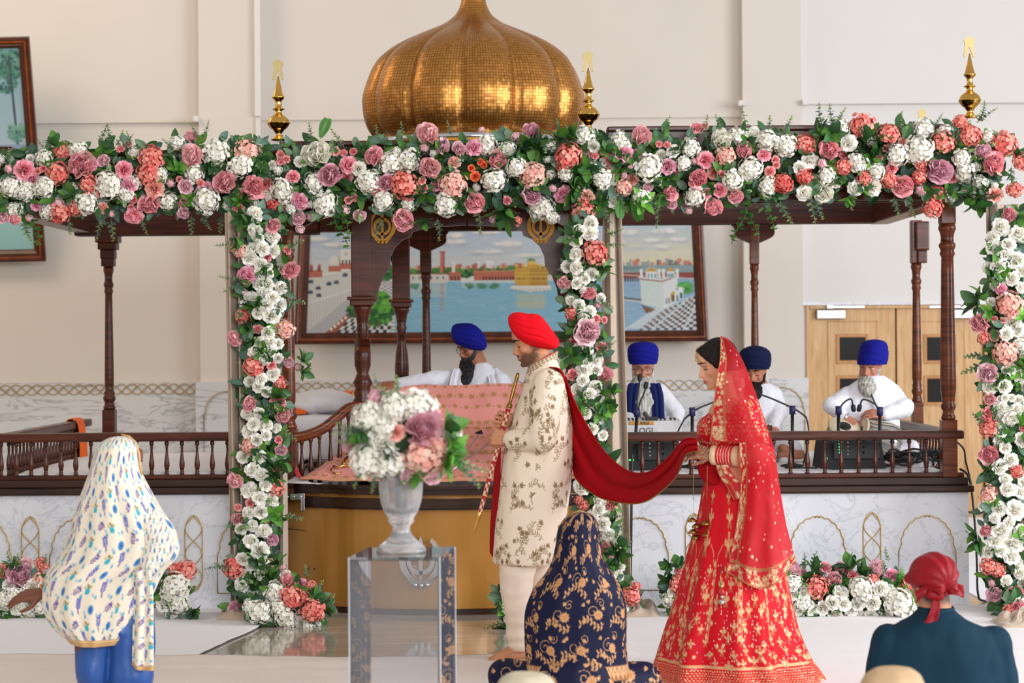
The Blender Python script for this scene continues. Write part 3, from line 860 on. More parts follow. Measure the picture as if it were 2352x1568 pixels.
def lattice(mb, cx, zc, w, h, y, r):
 """tall interlaced lozenge: two pointed ovals and two crossing waves"""
 n = 40
 for s_ in (-1, 1):
  mb.tube([(cx + s_ * w / 2 * min(1, 2.6 * math.sqrt(max(0, t * (1 - t)))) * (1 if .12 < t < .88 else 1), y, zc - h / 2 + h * t) for t in [k / n for k in range(n + 1)]], r, 6, flat=.5)
  mb.tube([(cx + s_ * w / 2 * .95 * math.sin(2 * math.pi * 1.5 * t), y, zc - h / 2 + h * (.02 + .96 * t)) for t in [k / n for k in range(n + 1)]], r, 6, flat=.5)
 return mb
# ================================================================== left and right wings of the stage
def wing(name, label, x0, x1, dz, end, beam_z1, balx, arches, lattices, back_beam_z):
 """marble plinth, timber curb, baluster rail and canopy of one wing; end = which side is open to the hall"""
 th = thing(name, label, 'stage', ((x0 + x1) / 2, Y1 + 1.2, 0))
 s = -1 if end == 'left' else 1
 xe = x0 if s < 0 else x1
 mb = MB(); mb.box((x0, Y1, 0), (x1, Y2 + .2, .69 + dz)); mf = obj('marble_plinth', mb, M['marble'], th)
 sk = MB()
 for ax, aw in arches:
  m2 = MB(); m2.tube([(x, Y1 - .003, z) for x, z in cusped(ax, .325, aw, .54 + dz, .10)] + [(ax - aw / 2, Y1 - .003, .10)], .0065, 6, flat=.5)
  obj('arch_inlay', m2, M['inlay'], mf)
 for lx in lattices:
  obj('lattice_inlay', lattice(MB(), lx, .33 + dz * .5, .105, .46, Y1 - .003, .0055), M['inlay'], mf)
 mb = MB(); mb.bbox((x0 - (.03 if s < 0 else 0), Y1 - .035, .675 + dz), (x1 + (.03 if s > 0 else 0), Y2 + .22, .718 + dz), .012)
 mb.bbox((x0, Y1 - .01, .718 + dz), (x1, Y2 + .2, .765 + dz), .008)
 obj('curb', mb, M['wood_dark'], th)
 mb = MB(); mb.bbox((x0 + .02, Y1 + .02, .765 + dz), (x1 - .02, Y1 + .085, .792 + dz), .006)
 obj('bottom_rail', mb, M['wood_h'], th)
 mb = MB(); mb.bbox((x0 + .02, Y1 + .0, .993 + dz), (x1 - .02, Y1 + .1, 1.047 + dz), .016)
 obj('handrail', mb, M['wood_h'], th)
 balusters(th, [(x, Y1 + .052, .79 + dz) for x in balx], .206, .0165, 'wood')
 # side rail at the open end
 mb = MB(); mb.bbox((xe - s * .085 - .035, Y1 + .1, .993 + dz), (xe - s * .085 + .035, Y2, 1.047 + dz), .014); obj('side_handrail', mb, M['wood'], th)
 mb = MB(); mb.bbox((xe - s * .085 - .03, Y1 + .1, .765 + dz), (xe - s * .085 + .03, Y2, .79 + dz), .006); obj('side_bottom_rail', mb, M['wood'], th)
 n = 24
 balusters(th, [(xe - s * .085, Y1 + .1 + (Y2 - Y1 - .2) * (k + .5) / n, .79 + dz) for k in range(n)], .206, .0165, 'wood')
 # posts
 zt = 2.29
 if s > 0:
  px = Xat(2181, Y1); obj('post', post_mb(px, Y1 + .05, .765, 1.11, zt, 2.43, .092, .047), M['wood_red'], th)
 # canopy beams
 mb = MB(); mb.bbox((x0, Y1, 2.43), (x1, Y1 + .12, beam_z1), .008); mb.bbox((x0, Y1 - .02, 2.43), (x1, Y1 + .14, 2.49), .008); mb.bbox((x0, Y1 - .035, beam_z1 - .03), (x1 + (.03 if s > 0 else 0), Y1 + .16, beam_z1), .008)
 obj('front_beam', mb, M['wood_h'], th)
 mb = MB(); mb.bbox((x0, Y2, back_beam_z), (x1, Y2 + .12, back_beam_z + .42), .008); mb.bbox((x0, Y2 - .02, back_beam_z), (x1, Y2 + .14, back_beam_z + .1), .008)
 obj('back_beam', mb, M['wood_h'], th)
 mb = MB(); mb.bbox((min(xe, xe - s * .13), Y1 + .1, min(2.43, back_beam_z + .02)), (max(xe, xe - s * .13), Y2 + .1, back_beam_z + .42), .008)
 obj('side_beam', mb, M['wood'], th)
 return th
# right wing
xr0, xr1 = Xat(1398, Y1), Xat(2222, Y1)
zb = Zat(512, Y2, 2000)
balx = [Xat(p, Y1, 1050) for p in (1439, 1476, 1513, 1551, 1589, 1627, 1665, 1703, 1741, 1779, 1818, 1857, 1897, 1935, 1975, 2014, 2053, 2092, 2131)]
RW = wing('stage_wing', 'right stage wing: marble plinth with gold arches, turned rail and timber canopy over the musicians', xr0, xr1, 0, 'right', Zat(287, Y1, 2000), balx,
  [(Xat(1878, Y1, 1250), .345), (Xat(2130, Y1, 1250), .345), (Xat(1470, Y1, 1250), .345)], [Xat(2003, Y1, 1270), Xat(1595, Y1, 1270)], zb)
for px, w in ((1736, .068), (2109, .08)):
 cx = Xat(px, Y2)
 obj('post', post_mb(cx, Y2 + .06, .765, 1.14, zb - .29, zb + .02, w, w * .43), M['wood_red'], RW)
 if px < 2000:
  mb = MB()
  for s_ in (-1, 1): mb.prism(bracket_poly(.15, .145, s_, cx, zb + .005, w / 2 - .005), Y2 + .03, Y2 + .09)
  obj('bracket', mb, M['wood'], RW)
mb = MB(); cx = Xat(2120, Y2); mb.bbox((cx - .05, Y2 - .02, zb - .2), (cx + .05, Y2 + .1, zb + .01), .012); mb.bbox((cx - .035, Y2 - .01, zb - .29), (cx + .035, Y2 + .09, zb - .2), .008)
obj('bracket', mb, M['wood'], RW)
# left wing
xl0, xl1 = -3.15, Xat(646, Y1)
balx = [Xat(p, Y1, 1050) for p in (-2, 33, 67, 101, 136, 170, 205, 240, 275, 310, 345, 380, 415, 450, 485, 520, 555, 590, 625)]
zb2 = Zat(540, Y2, 400)
LW = wing('stage_wing', 'left stage wing: marble plinth with gold inlay, dark turned rail and timber canopy', xl0, xl1, .02, 'left', Zat(346, Y1, 300), balx,
  [(Xat(-38, Y1, 1250), .345), (Xat(180, Y1, 1250), .345), (Xat(565, Y1, 1250), .345)], [Xat(70, Y1, 1270), Xat(445, Y1, 1270)], zb2)
cx = Xat(247, Y2, 800)
mb = post_mb(cx, Y2 + .06, .78, 1.13, zb2 - .22, zb2 - .12, .092, .033)
for k, (w, z0, z1) in enumerate(((.085, -.20, -.165), (.105, -.165, -.1), (.135, -.1, -.05), (.165, -.05, .01))):
 block(mb, cx, Y2 + .06, w, zb2 + z0, zb2 + z1, .008)
obj('post', mb, M['wood'], LW)
# finials of the canopy
FIN = [(1380, 60), (1372, 95), (1350, 100), (1338, 60), (1290, 38), (1276, 44), (1262, 58), (1246, 68), (1238, 74), (1232, 84), (1212, 108), (1190, 126), (1168, 138), (1156, 142), (1153, 150), (1145, 150), (1142, 143), (1125, 138), (1105, 130), (1082, 114), (1062, 92), (1046, 64), (1036, 48), (1005, 42), (985, 44), (972, 80), (966, 80), (952, 48), (925, 40), (880, 38), (862, 42), (845, 62), (822, 80), (812, 80), (800, 68), (700, 40), (600, 20), (545, 6)]
def finial(parent, px, py, Y, k=1.0):
 b = P(px, py, Y); s = Y / F / 5.6 * k
 f = obj('finial', MB().lathe(b, [(r * s, (1380 - y) * s) for y, r in FIN], 18), M['brass'], parent)
 pl = [(-75, 375), (-5, 322), (70, 370), (48, 440), (68, 590), (40, 590), (-5, 460), (-45, 590), (-78, 590), (-58, 440)]
 mb = MB().prism([(b.x + x * s, b.z + (1380 - y) * s) for x, y in pl], b.y - .006, b.y + .006)
 obj('crest_plate', mb, M['brass_pale'], f)
 return f
finial(RW, 2228, 272, Y1 + .06, 1.0); finial(RW, 2119, 400, Y2 + .06, .8)
# ================================================================== the central palki
PK = thing('palki', 'central dark timber palki with gold curved front, cusped arch and gold dome', 'shrine', (Xat(1075, 13.6), 13.6, 0))
pcx = Xat(1022, 12.9)
def arc_front(xl, xr, yedge, ymid, n=40):
 """bowed front line between two x values"""
 c = (xl + xr) / 2; h = (xr - xl) / 2; sag = yedge - ymid; R = (h * h + sag * sag) / (2 * sag)
 out = []
 for k in range(n + 1):
  x = xl + (xr - xl) * k / n
  out.append((x, ymid + R - math.sqrt(max(R * R - (x - c) ** 2, 0))))
 return out
def bowed(mb, line, yback, z0, z1, mat=0, off=0.0):
 n = len(line)
 ring = [(x, y - off) for x, y in line] + [(line[-1][0], yback), (line[0][0], yback)]
 vs = [(x, y, z0) for x, y in ring] + [(x, y, z1) for x, y in ring]; m = len(ring)
 fs = [tuple(range(m - 1, -1, -1)), tuple(range(m, 2 * m))] + [(i, (i + 1) % m, (i + 1) % m + m, i + m) for i in range(m)]
 mb.add(vs, fs, mat); return mb
xl, xr = xl1 + .004, xr0 - .004
line = arc_front(xl, xr, 13.22, 12.76)
zt = Zat(1113, 12.8, 1000)
obj('gold_front', bowed(MB(), line, 15.6, .03, zt - .03), M['gold_panel'], PK)
obj('skirting', bowed(MB(), line, 14.2, 0, .035, off=.012), M['wood_dark'], PK)
mb = bowed(MB(), line, 15.6, zt - .055, zt - .02, off=.05); bowed(mb, line, 15.6, zt - .02, zt, off=.075)
obj('top_moulding', mb, M['wood_dark'], PK)
line2 = arc_front(Xat(690, 13.0), Xat(1342, 13.0), 13.12, 12.77)
z2 = Zat(1147, 12.75, 1000); z3 = Zat(1170, 12.75, 1000)
mb = bowed(MB(), line2, 13.2, z3, z2, off=.055); bowed(mb, line2, 13.2, z3 + .01, z2 + .006, off=.075)
obj('middle_moulding', mb, M['wood_dark'], PK)
for sx, px in ((1, 684), (-1, 1322)):
 a = P(px, 1140, 13.0); mb = MB()
 mb.bbox((a.x - .075, 12.98, a.z - .02), (a.x + .045, 13.1, a.z + .022), .006)
 mb.bbox((a.x + (.02 if sx > 0 else -.075), 12.97, a.z - .085), (a.x + (.045 if sx > 0 else -.05), 13.08, a.z), .006)
 for q in range(3): mb.sphere((a.x - .06 + q * .04, 12.975, a.z), .006, 8, 6)
 obj('corner_bracket', mb, M['silver'], PK)
# door lines and keyholes on the panel
mb = MB()
def on_front(px, py):
 for Yk in np.linspace(12.7, 13.3, 61):
  p = P(px, py, Yk)
  c = (xl + xr) / 2
  y = np.interp(p.x, [q[0] for q in line], [q[1] for q in line])
  if Yk >= y: return p
 return p
mb.tube([on_front(x, y) + Vector((0, -.002, 0)) for x, y in ((650, 1212), (700, 1218), (741, 1222), (741, 1300), (741, 1396))], .0025, 5)
obj('panel_joint', mb, M['wood_dark'], PK)
for px in (709, 724):
 p = on_front(px, 1306); mb = MB().lathe((p.x, p.y + .004, p.z), [(.009, 0), (.009, .01), (.006, .012)], 12, axis=(0, -1, 0)); obj('keyhole', mb, M['wood_dark'], PK)
# khanda emblem helper (ring, double-edged sword, two curved swords)
def khanda(mb, c, h, y0, y1, full=True):
 """c centre (x,z); h overall height"""
 cx, cz = c; k = h
 def ring(r0, r1, a0=0, a1=2 * math.pi, n=40):
  pts = []
  o = [(cx + r1 * math.cos(a0 + (a1 - a0) * i / n), cz + r1 * math.sin(a0 + (a1 - a0) * i / n)) for i in range(n + 1)]
  q = [(cx + r0 * math.cos(a0 + (a1 - a0) * i / n), cz + r0 * math.sin(a0 + (a1 - a0) * i / n)) for i in range(n + 1)]
  for i in range(n):
   mb.prism([o[i], o[i + 1], q[i + 1], q[i]], y0, y1)
 ring(.19 * k, .275 * k)
 mb.prism([(cx - .035 * k, cz - .42 * k), (cx + .035 * k, cz - .42 * k), (cx + .045 * k, cz + .36 * k), (cx, cz + .5 * k), (cx - .045 * k, cz + .36 * k)], y0, y1)
 mb.lathe((cx, (y0 + y1) / 2, cz - .48 * k), [(.05 * k, -.01), (.05 * k, .01)], 14, axis=(0, -1, 0))
 for s in (-1, 1):
  o = []; q = []
  for i in range(25):
   t = i / 24; a = math.radians(62 - 152 * t)
   ro = .46 * k; ri = (.46 - .135 * math.sin(math.pi * min(1, t * .9 + .08)) ** .7) * k
   o.append((cx + s * ro * math.cos(a) * .92, cz + .02 * k + ro * math.sin(a))); q.append((cx + s * ri * math.cos(a) * .92, cz + .02 * k + ri * math.sin(a)))
  for i in range(24): mb.prism([o[i], o[i + 1], q[i + 1], q[i]], y0, y1)
  # handle crossing under the ring with a knob
  mb.prism([(cx + s * .30 * k, cz - .33 * k), (cx + s * .36 * k, cz - .27 * k), (cx - s * .12 * k * 0 + s * .14 * k, cz - .49 * k), (cx + s * .09 * k, cz - .44 * k)], y0, y1)
  mb.lathe((cx + s * .12 * k, (y0 + y1) / 2, cz - .47 * k), [(.05 * k, -.01), (.05 * k, .01)], 14, axis=(0, -1, 0))
 return mb
c = on_front(967, 1287)
obj('khanda_emblem', khanda(MB(), (c.x, c.z), .30, c.y - .03, c.y - .012), M['silver'], PK)
# four posts, cusped arch, frieze
def palki_post(px, Y, zbase, pycap, ztop, w):
 cx = Xat(px, Y, 700); zc = Zat(pycap, Y, px)
 mb = MB(); L = zc - zbase; r = w * .36
 pr = [(w * .42, 0), (w * .5, .02), (w * .4, .04), (w * .46, .07), (w * .36, .10), (w * .5, .13), (w * .38, .16), (r * .8, .19), (r * 1.12, .24), (r * 1.15, .30), (r * 1.0, .40), (r * .72, L - .26), (r * .68, L - .2), (r * .85, L - .19), (r * .7, L - .17), (r * .9, L - .15), (r * .72, L - .13), (r * .8, L - .1), (r * .95, L - .06), (r * 1.25, L - .03), (r * 1.3, L)]
 block(mb, cx, Y, w * 1.05, zt - .02, zbase); mb.lathe((cx, Y, zbase), pr, 20)
 block(mb, cx, Y, w * 1.15, zc - .005, zc + .03); block(mb, cx, Y, w * 1.4, zc + .03, zc + .05); block(mb, cx, Y, w, zc + .05, ztop)
 obj('post', mb, M['wood'], PK)
 return cx, zc
YP, YPB = 13.4, 15.2
ztop = 2.75
fx0, zc0 = palki_post(832, YP, Zat(928, YP, 832), 700, ztop, .125)
fx1, _ = palki_post(1314, YP, Zat(928, YP, 1314), 690, ztop, .125)
palki_post(922, YPB, Zat(945, YPB, 922), 704, ztop, .12)
palki_post(1318, YPB, Zat(945, YPB, 1318), 704, ztop, .12)
ARC = [(1283, 690), (1279, 662), (1266, 630), (1252, 612), (1250, 588), (1240, 566), (1222, 549), (1202, 541), (1199, 531), (1186, 527), (1150, 520), (1075, 517)]
half = [(P(x, y, YP).x, P(x, y, YP).z) for x, y in ARC]
axx = P(1073, 517, YP).x
left = [(2 * axx - x, z) for x, z in half]
mb = MB()
zbm = 2.62
pr = fx1; pl = fx0
mb.prism(half + [(axx, zbm), (pr, zbm), (pr, half[0][1])], YP - .03, YP + .03)
mb.prism(left + [(axx, zbm), (pl, zbm), (pl, left[0][1])], YP - .03, YP + .03)
obj('cusped_arch', mb, M['wood'], PK)
mb = MB()
for px in (878, 1242):
 p = P(px, 520, YP - .04)
 k = MB()
 khanda(k, (p.x, p.z), .2, YP - .045, YP - .03)
 obj('gold_emblem', k, M['gold_flat'], PK)
mb = MB(); mb.bbox((pl - .1, YP - .06, zbm - .02), (pr + .1, YP + .06, 2.78), .01); mb.bbox((pl - .12, YP - .08, 2.72), (pr + .12, YP + .08, 2.78), .01)
obj('frieze', mb, M['wood_h'], PK)
# back arch spandrel on the rear post, side of the frame
mb = MB(); cxb = Xat(922, YPB, 600)
sp_ = [(935, 690), (928, 640), (905, 600), (898, 575), (880, 560), (876, 548), (850, 540)]
poly = [(P(x, y, YPB).x, P(x, y, YPB).z) for x, y in sp_]
mb.prism(poly + [(poly[-1][0], 2.7), (cxb, 2.7), (cxb, poly[0][1])], YPB - .03, YPB + .03)
mb.bbox((pl - .1, YPB - .05, 2.6), (pr + .1, YPB + .05, 2.78), .01)
obj('rear_arch', mb, M['wood'], PK)
# side frames tying front and rear
for x in (fx0, fx1):
 mb = MB(); mb.bbox((x - .05, YP, 2.64), (x + .05, YPB, 2.78), .01); obj('side_frieze', mb, M['wood'], PK)
# canopy carrying the dome: front beam, rear beam with its slim post, corner posts behind the garlands
CP = PK
zct = Zat(322, Y1, 1100)
mb = MB(); mb.bbox((xl1, Y1, 2.46), (xr0, Y1 + .12, zct), .008); mb.bbox((xl1, Y1 - .035, zct - .03), (xr0, Y1 + .16, zct), .008)
obj('front_beam', mb, M['wood_h'], CP)
zbk = Zat(530, Y2, 1075)
mb = MB(); mb.bbox((xl1, Y2, zbk), (xr0, Y2 + .12, zbk + .42), .008); obj('rear_beam', mb, M['wood_h'], CP)
cx = Xat(978, Y2, 700)
obj('rear_post', post_mb(cx, Y2 + .06, .765, 1.0, zbk - .3, zbk + .02, .082, .034), M['wood'], CP)
mb = MB()
for s_ in (-1, 1): mb.prism(bracket_poly(.15, .15, s_, cx, zbk + .01, .036), Y2 + .02, Y2 + .1)
obj('bracket', mb, M['wood'], CP)
for px in (662, 1330):
 cx = Xat(px, Y1 + .06); obj('corner_post', post_mb(cx, Y1 + .06, .70, Zat(985, Y1, px), 2.3, 2.5, .105, .042), M['wood_red'], CP)
 mb = MB(); s_ = 1 if px < 1000 else -1
 mb.prism(bracket_poly(.16, .2, s_, cx, 2.47, .05), Y1 + .03, Y1 + .09); obj('bracket', mb, M['wood'], CP)
mb = MB(); mb.box((xl1 + .005, Y1 + .1, zct - .12), (xr0 - .005, Y2 + .1, zct - .06)); obj('roof_panel', mb, M['wood_dark'], CP)
# gold mosaic dome with twelve lobes
YD = 14.25
dc = P(1090, 323, YD); s = YD / F
prof = [(226, -4), (233, 6), (245, 24), (254, 48), (258, 83), (256, 105), (249, 128), (239, 155), (224, 181), (208, 197), (188, 212), (164, 226), (136, 239), (103, 253), (72, 266), (54, 278), (42, 289), (33, 305), (28, 323), (26, 350), (26, 400)]
pp = crom([np.array(p) for p in prof], 5)
NL, NS = 12, 12 * 16
mb = MB(); R = []
for r, h in pp:
 amp = .10 * min(1, max(0, (r - 24) / 120)) ** .8
 ring = []
 for j in range(NS):
  t = 2 * math.pi * j / NS
  lobe = abs(math.sin((t * NL + .35 * NL * 0) / 2 + .6)) ** .55
  rr = r * s * (1 - amp + amp * lobe)
  ring.append((dc.x + rr * math.cos(t), dc.y + rr * math.sin(t), dc.z + h * s))
 R.append(ring)
mb.rings(R, smooth=True)
m_, t_, b_ = principled('gold_mosaic')
tcx = t_.nodes.new('ShaderNodeTexCoord')
uv = t_.nodes.new('ShaderNodeUVMap'); uv.uv_map = 'tiles'
br = t_.nodes.new('ShaderNodeTexBrick'); br.offset = 0.0; br.squash = 1.0
br.inputs['Scale'].default_value = 1.0; br.inputs['Mortar Size'].default_value = 0.055; br.inputs['Mortar Smooth'].default_value = 0.1
br.inputs['Brick Width'].default_value = 1.0; br.inputs['Row Height'].default_value = 1.0
br.inputs['Color1'].default_value = (*rgb(198, 140, 72), 1); br.inputs['Color2'].default_value = (*rgb(172, 116, 56), 1); br.inputs['Mortar'].default_value = (*rgb(92, 56, 22), 1)
br.inputs['Bias'].default_value = -0.2
t_.links.new(uv.outputs[0], br.inputs['Vector']); t_.links.new(br.outputs['Color'], b_.inputs['Base Color'])
b_.inputs['Metallic'].default_value = .85; b_.inputs['Roughness'].default_value = .36
# each tile sits at a slightly different angle
vr = t_.nodes.new('ShaderNodeTexWhiteNoise'); fl = t_.nodes.new('ShaderNodeVectorMath'); fl.operation = 'FLOOR'
t_.links.new(uv.outputs[0], fl.inputs[0]); t_.links.new(fl.outputs[0], vr.inputs['Vector'])
vm = t_.nodes.new('ShaderNodeVectorMath'); vm.operation = 'SUBTRACT'; vm.inputs[1].default_value = (.5, .5, .5)
t_.links.new(vr.outputs['Color'], vm.inputs[0])
vs_ = t_.nodes.new('ShaderNodeVectorMath'); vs_.operation = 'SCALE'; vs_.inputs['Scale'].default_value = .12
t_.links.new(vm.outputs[0], vs_.inputs[0])
ge = t_.nodes.new('ShaderNodeNewGeometry'); va = t_.nodes.new('ShaderNodeVectorMath'); va.operation = 'ADD'
t_.links.new(ge.outputs['Normal'], va.inputs[0]); t_.links.new(vs_.outputs[0], va.inputs[1])
vn = t_.nodes.new('ShaderNodeVectorMath'); vn.operation = 'NORMALIZE'; t_.links.new(va.outputs[0], vn.inputs[0]); t_.links.new(vn.outputs[0], b_.inputs['Normal'])
me = mb.mesh('dome')
uvl = me.uv_layers.new(name='tiles')
co = coords(me); hgt = np.cumsum([0] + [float(np.hypot(pp[i + 1][0] - pp[i][0], pp[i + 1][1] - pp[i][1])) for i in range(len(pp) - 1)])
lv = np.empty(len(me.loops), np.int32); me.loops.foreach_get('vertex_index', lv)
ring_i = lv // NS; ang_i = lv % NS
uu = ang_i * (12 * 20 / NS); vv = hgt[np.clip(ring_i, 0, len(hgt) - 1)] / 7.0
# wrap seam: polygons that join the last column to the first
for p in me.polygons:
 li = list(p.loop_indices)
 if len(li) == 4:
  a = [ang_i[i] for i in li]
  if max(a) - min(a) > NS / 2:
   for i in li:
    if ang_i[i] == 0: uu[i] = NS * (12 * 20 / NS)
uvl.data.foreach_set('uv', np.stack([uu, vv], 1).astype(np.float32).ravel())
dome = obj('dome', me, M.setdefault('mosaic', m_), PK)
mb = MB().lathe((dc.x, dc.y, dc.z - .05), [(.56, 0), (.665, 0), (.675, .012), (.67, .045), (.63, .05)], 48); obj('mirror_band', mb, M['silver'], dome)
mb = MB().lathe((dc.x, dc.y, dc.z - .13), [(.5, 0), (.72, .0), (.73, .03), (.70, .06), (.69, .085), (.5, .085)], 48); obj('gold_band', mb, M['gold_flat'], dome)
finial(LW, 640, 324, Y1 + .06, 1.0); finial(PK, 1352, 305, Y1 + .06, 1.0)
# sweeping side barrier left of the throne
mb = MB()
sweep = [(660, 1008, 13.12), (700, 1001, 13.15), (740, 985, 13.2), (775, 958, 13.26), (800, 938, 13.32), (832, 931, 13.38)]
pts = [P(*p) for p in sweep]; cr = [Vector(p) for p in crom([tuple(p) for p in pts], 6)]
mb.tube(cr, .032, 10, flat=1.0); mb.tube([p + Vector((0, -.02, .012)) for p in cr], .02, 8)
obj('sweeping_handrail', mb, M['wood_red'], PK)
zfl = zt
for px in (674, 693, 715, 736, 757, 778, 801):
 top = min(cr, key=lambda q: abs(q.x - Xat(px, q.y, 1000)))
 z0 = zt if px < 740 else zt + .02
 mb = baluster_mb(top.z - z0 - .01, .017); mb.v = [(x + top.x, y + top.y, z + z0) for x, y, z in mb.v]
 obj('baluster', mb, M['wood'], PK)
mb = MB(); cx = Xat(659, 13.05); mb.bbox((cx - .036, 13.02, zt - .02), (cx + .036, 13.1, Zat(985, 13.05, 660)), .008); obj('newel_post', mb, M['wood'], PK)
# ================================================================== the groom
def solid(me, col): setcol(me, np.tile(np.array(col), (len(me.vertices), 1)))
g = Fig(10.93)
GR = thing('person', 'man in red turban and cream embroidered coat holding a sheathed sword', 'person', (g.q(1200, 1515).x, 10.93, 0))
T = headmat(g.q(1222, 786), .232, 184, 13)
b = MB(); head_prims(b, T)
g.cap(b, (1238, 815), (1248, 862), 29, 33)                       # neck
g.cap(b, (1250, 895), (1242, 1010), 36, 44); g.cap(b, (1236, 1040), (1216, 1250), 50, 46)
for s in (-1, 1):
 g.cap(b, (1252, 892, 55 * s), (1242, 960, 45 * s), 30, 30)
 g.cap(b, (1192 if s < 0 else 1240, 1260, 38 * s), (1188 if s < 0 else 1257, 1390, 38 * s), 32, 26)
 g.cap(b, (1188 if s < 0 else 1257, 1390, 38 * s), (1192 if s < 0 else 1270, 1494, 38 * s), 25, 16)
LE, LW_ = (1243, 1003, -118), (1172, 1004, -62)
RE, RW_ = (1228, 1000, 95), (1180, 966, 10)
g.cap(b, (1256, 892, -85), LE, 27, 22); g.cap(b, LE, LW_, 23, 14)
g.cap(b, (1250, 892, 80), RE, 27, 22); g.cap(b, RE, RW_, 23, 14)
sw_top, sw_bot = (1190, 856, -18), (1090, 1221, -52)
hand(b, g.q(*LW_), (-1, .12, .1), (-.12, -1, 0), -1, .98, curl=(62, 85, 55), thumb=(.55, .35, -.5), thumb_curl=30)
hand(b, g.q(1178, 964, 0), (-1, -.35, .12), (-.25, .9, .2), 1, .98, curl=(66, 88, 50), thumb=(.6, .45, -.4), thumb_curl=30)
foot(b, (g.q(1206, 1500).x, 10.93 - .085, .0), (g.q(1103, 1500).x, 10.93 - .12, .0))
foot(b, (g.q(1285, 1500).x, 10.93 + .085, .0), (g.q(1190, 1500).x, 10.93 + .06, .0))
me = remesh(b, .0045, 3, name='body')
paint_skin(me, SKIN['groom'], T, lips=rgb(172, 96, 84), stubble=.88)
GB = obj('body', me, M['skin'], GR)
face_parts(GB, T, eye='down', thick=.024, brow=rgb(26, 18, 14))
# trousers
b = MB()
g.loft(b, [(1196, 1240, 48, 50, -38), (1190, 1290, 44, 46, -38), (1187, 1330, 38, 42, -38), (1187, 1380, 33, 38, -38), (1190, 1420, 29, 33, -38), (1190, 1440, 27, 29, -38), (1192, 1456, 29, 30, -38), (1192, 1468, 24, 26, -38), (1192, 1478, 26, 27, -38), (1193, 1490, 20, 23, -38)], sub=3)
g.loft(b, [(1238, 1240, 46, 50, 38), (1244, 1290, 42, 46, 38), (1252, 1340, 36, 40, 38), (1258, 1390, 32, 36, 38), (1264, 1440, 28, 30, 38), (1270, 1462, 26, 28, 38), (1272, 1490, 20, 23, 38)], sub=3)
me = cloth(b, .006, 3, 'trousers', .006, 16, (1, 1, 1.6)); obj('trousers', me, M.setdefault('cream_silk', plain('cream_silk', rgb(236, 218, 200), .5, var=.02, bump=.1, bscale=60, sheen=.2)), GR)
# sherwani
b = MB()
g.loft(b, [(1245, 835, 31, 41, 0, -.52), (1247, 848, 37, 50, 0, -.3), (1250, 862, 44, 72), (1250, 890, 50, 92), (1246, 930, 62, 96), (1242, 980, 71, 94), (1236, 1030, 77, 92), (1230, 1090, 81, 93), (1222, 1170, 82, 97), (1213, 1235, 79, 98), (1205, 1284, 74, 98), (1204, 1291, 73, 97)], n=60, sub=4, sq=2.3)
g.cap(b, (1257, 882, -78), (1249, 940, -104), 37, 36); g.cap(b, (1249, 940, -104), (1243, 1001, -118), 36, 33); g.cap(b, (1242, 1003, -118), (1184, 1006, -76), 30, 24); g.cap(b, (1184, 1006, -76), (1176, 1006, -68), 24, 23)
g.cap(b, (1250, 885, 78), (1228, 1000, 95), 36, 32); g.cap(b, (1228, 1000, 95), (1192, 972, 20), 28, 22)
me = remesh(b, .0075, 5, name='coat'); me = subdivide(me, 1)
wrinkle(me, .007, 7, (1, 1, .5), 3); wrinkle(me, .003, 22, (1, 1, .6), 5)
co = coords(me); nn = normals(me)
# embroidered vines: planar wrap, 1 px = 1.25 mm
cv = Canvas(900, 940, rgb(236, 220, 200))
rn = random.Random(5); vine = rgb(138, 112, 78)
def vine_tree(cv, x, y, ang, L, depth, col):
 n = int(L / 11)
 pts = [(x, y)]; a = ang; bend = rn.uniform(-.12, .12)
 for k in range(n):
  a += bend + rn.uniform(-.1, .1); x += 11 * math.cos(a); y += 11 * math.sin(a); pts.append((x, y))
  for sd in (-1, 1):
   if rn.random() < .8:
    bq = a + sd * rn.uniform(.6, 1.1); r = rn.uniform(5.0, 7.5)
    cv.ell(x + 1.4 * r * math.cos(bq), y + 1.4 * r * math.sin(bq), r, r * .40, bq, col, .3, .4, .9)
  if depth and k % 4 == 2: vine_tree(cv, x, y, a + rn.choice((-1, 1)) * rn.uniform(.7, 1.1), L * .5, depth - 1, col)
 cv.line(pts, 1.8, col, .4)
 cv.flower(x, y, 10, 6, col, .4)
for row in range(10):
 for cx_ in range(8):
  x = 56 + cx_ * 113 + (56 if row % 2 else 0) + rn.uniform(-18, 18); y = 100 + row * 96 + rn.uniform(-18, 18)
  vine_tree(cv, x, y, -math.pi / 2 + rn.uniform(-1.0, 1.0), 112, 1, vine)
def mapuv(co, nn, x0, z0, k, w, h):
 """cylinder-like wrap: sideways distance plus depth, so the print does not smear on the flanks"""
 return np.clip(((co[:, 0] - x0) + .6 * (co[:, 1] - co[:, 1].mean()) * np.sign(nn[:, 0])) * k / w + .5, 0, 1) % 1.0, (z0 - co[:, 2]) * k / h
u, v = mapuv(co, nn, g.q(1222, 900).x, g.q(1222, 835).z, 800, 900, 940)
c, gd = cv.sample(u, np.clip(v, 0, 1))
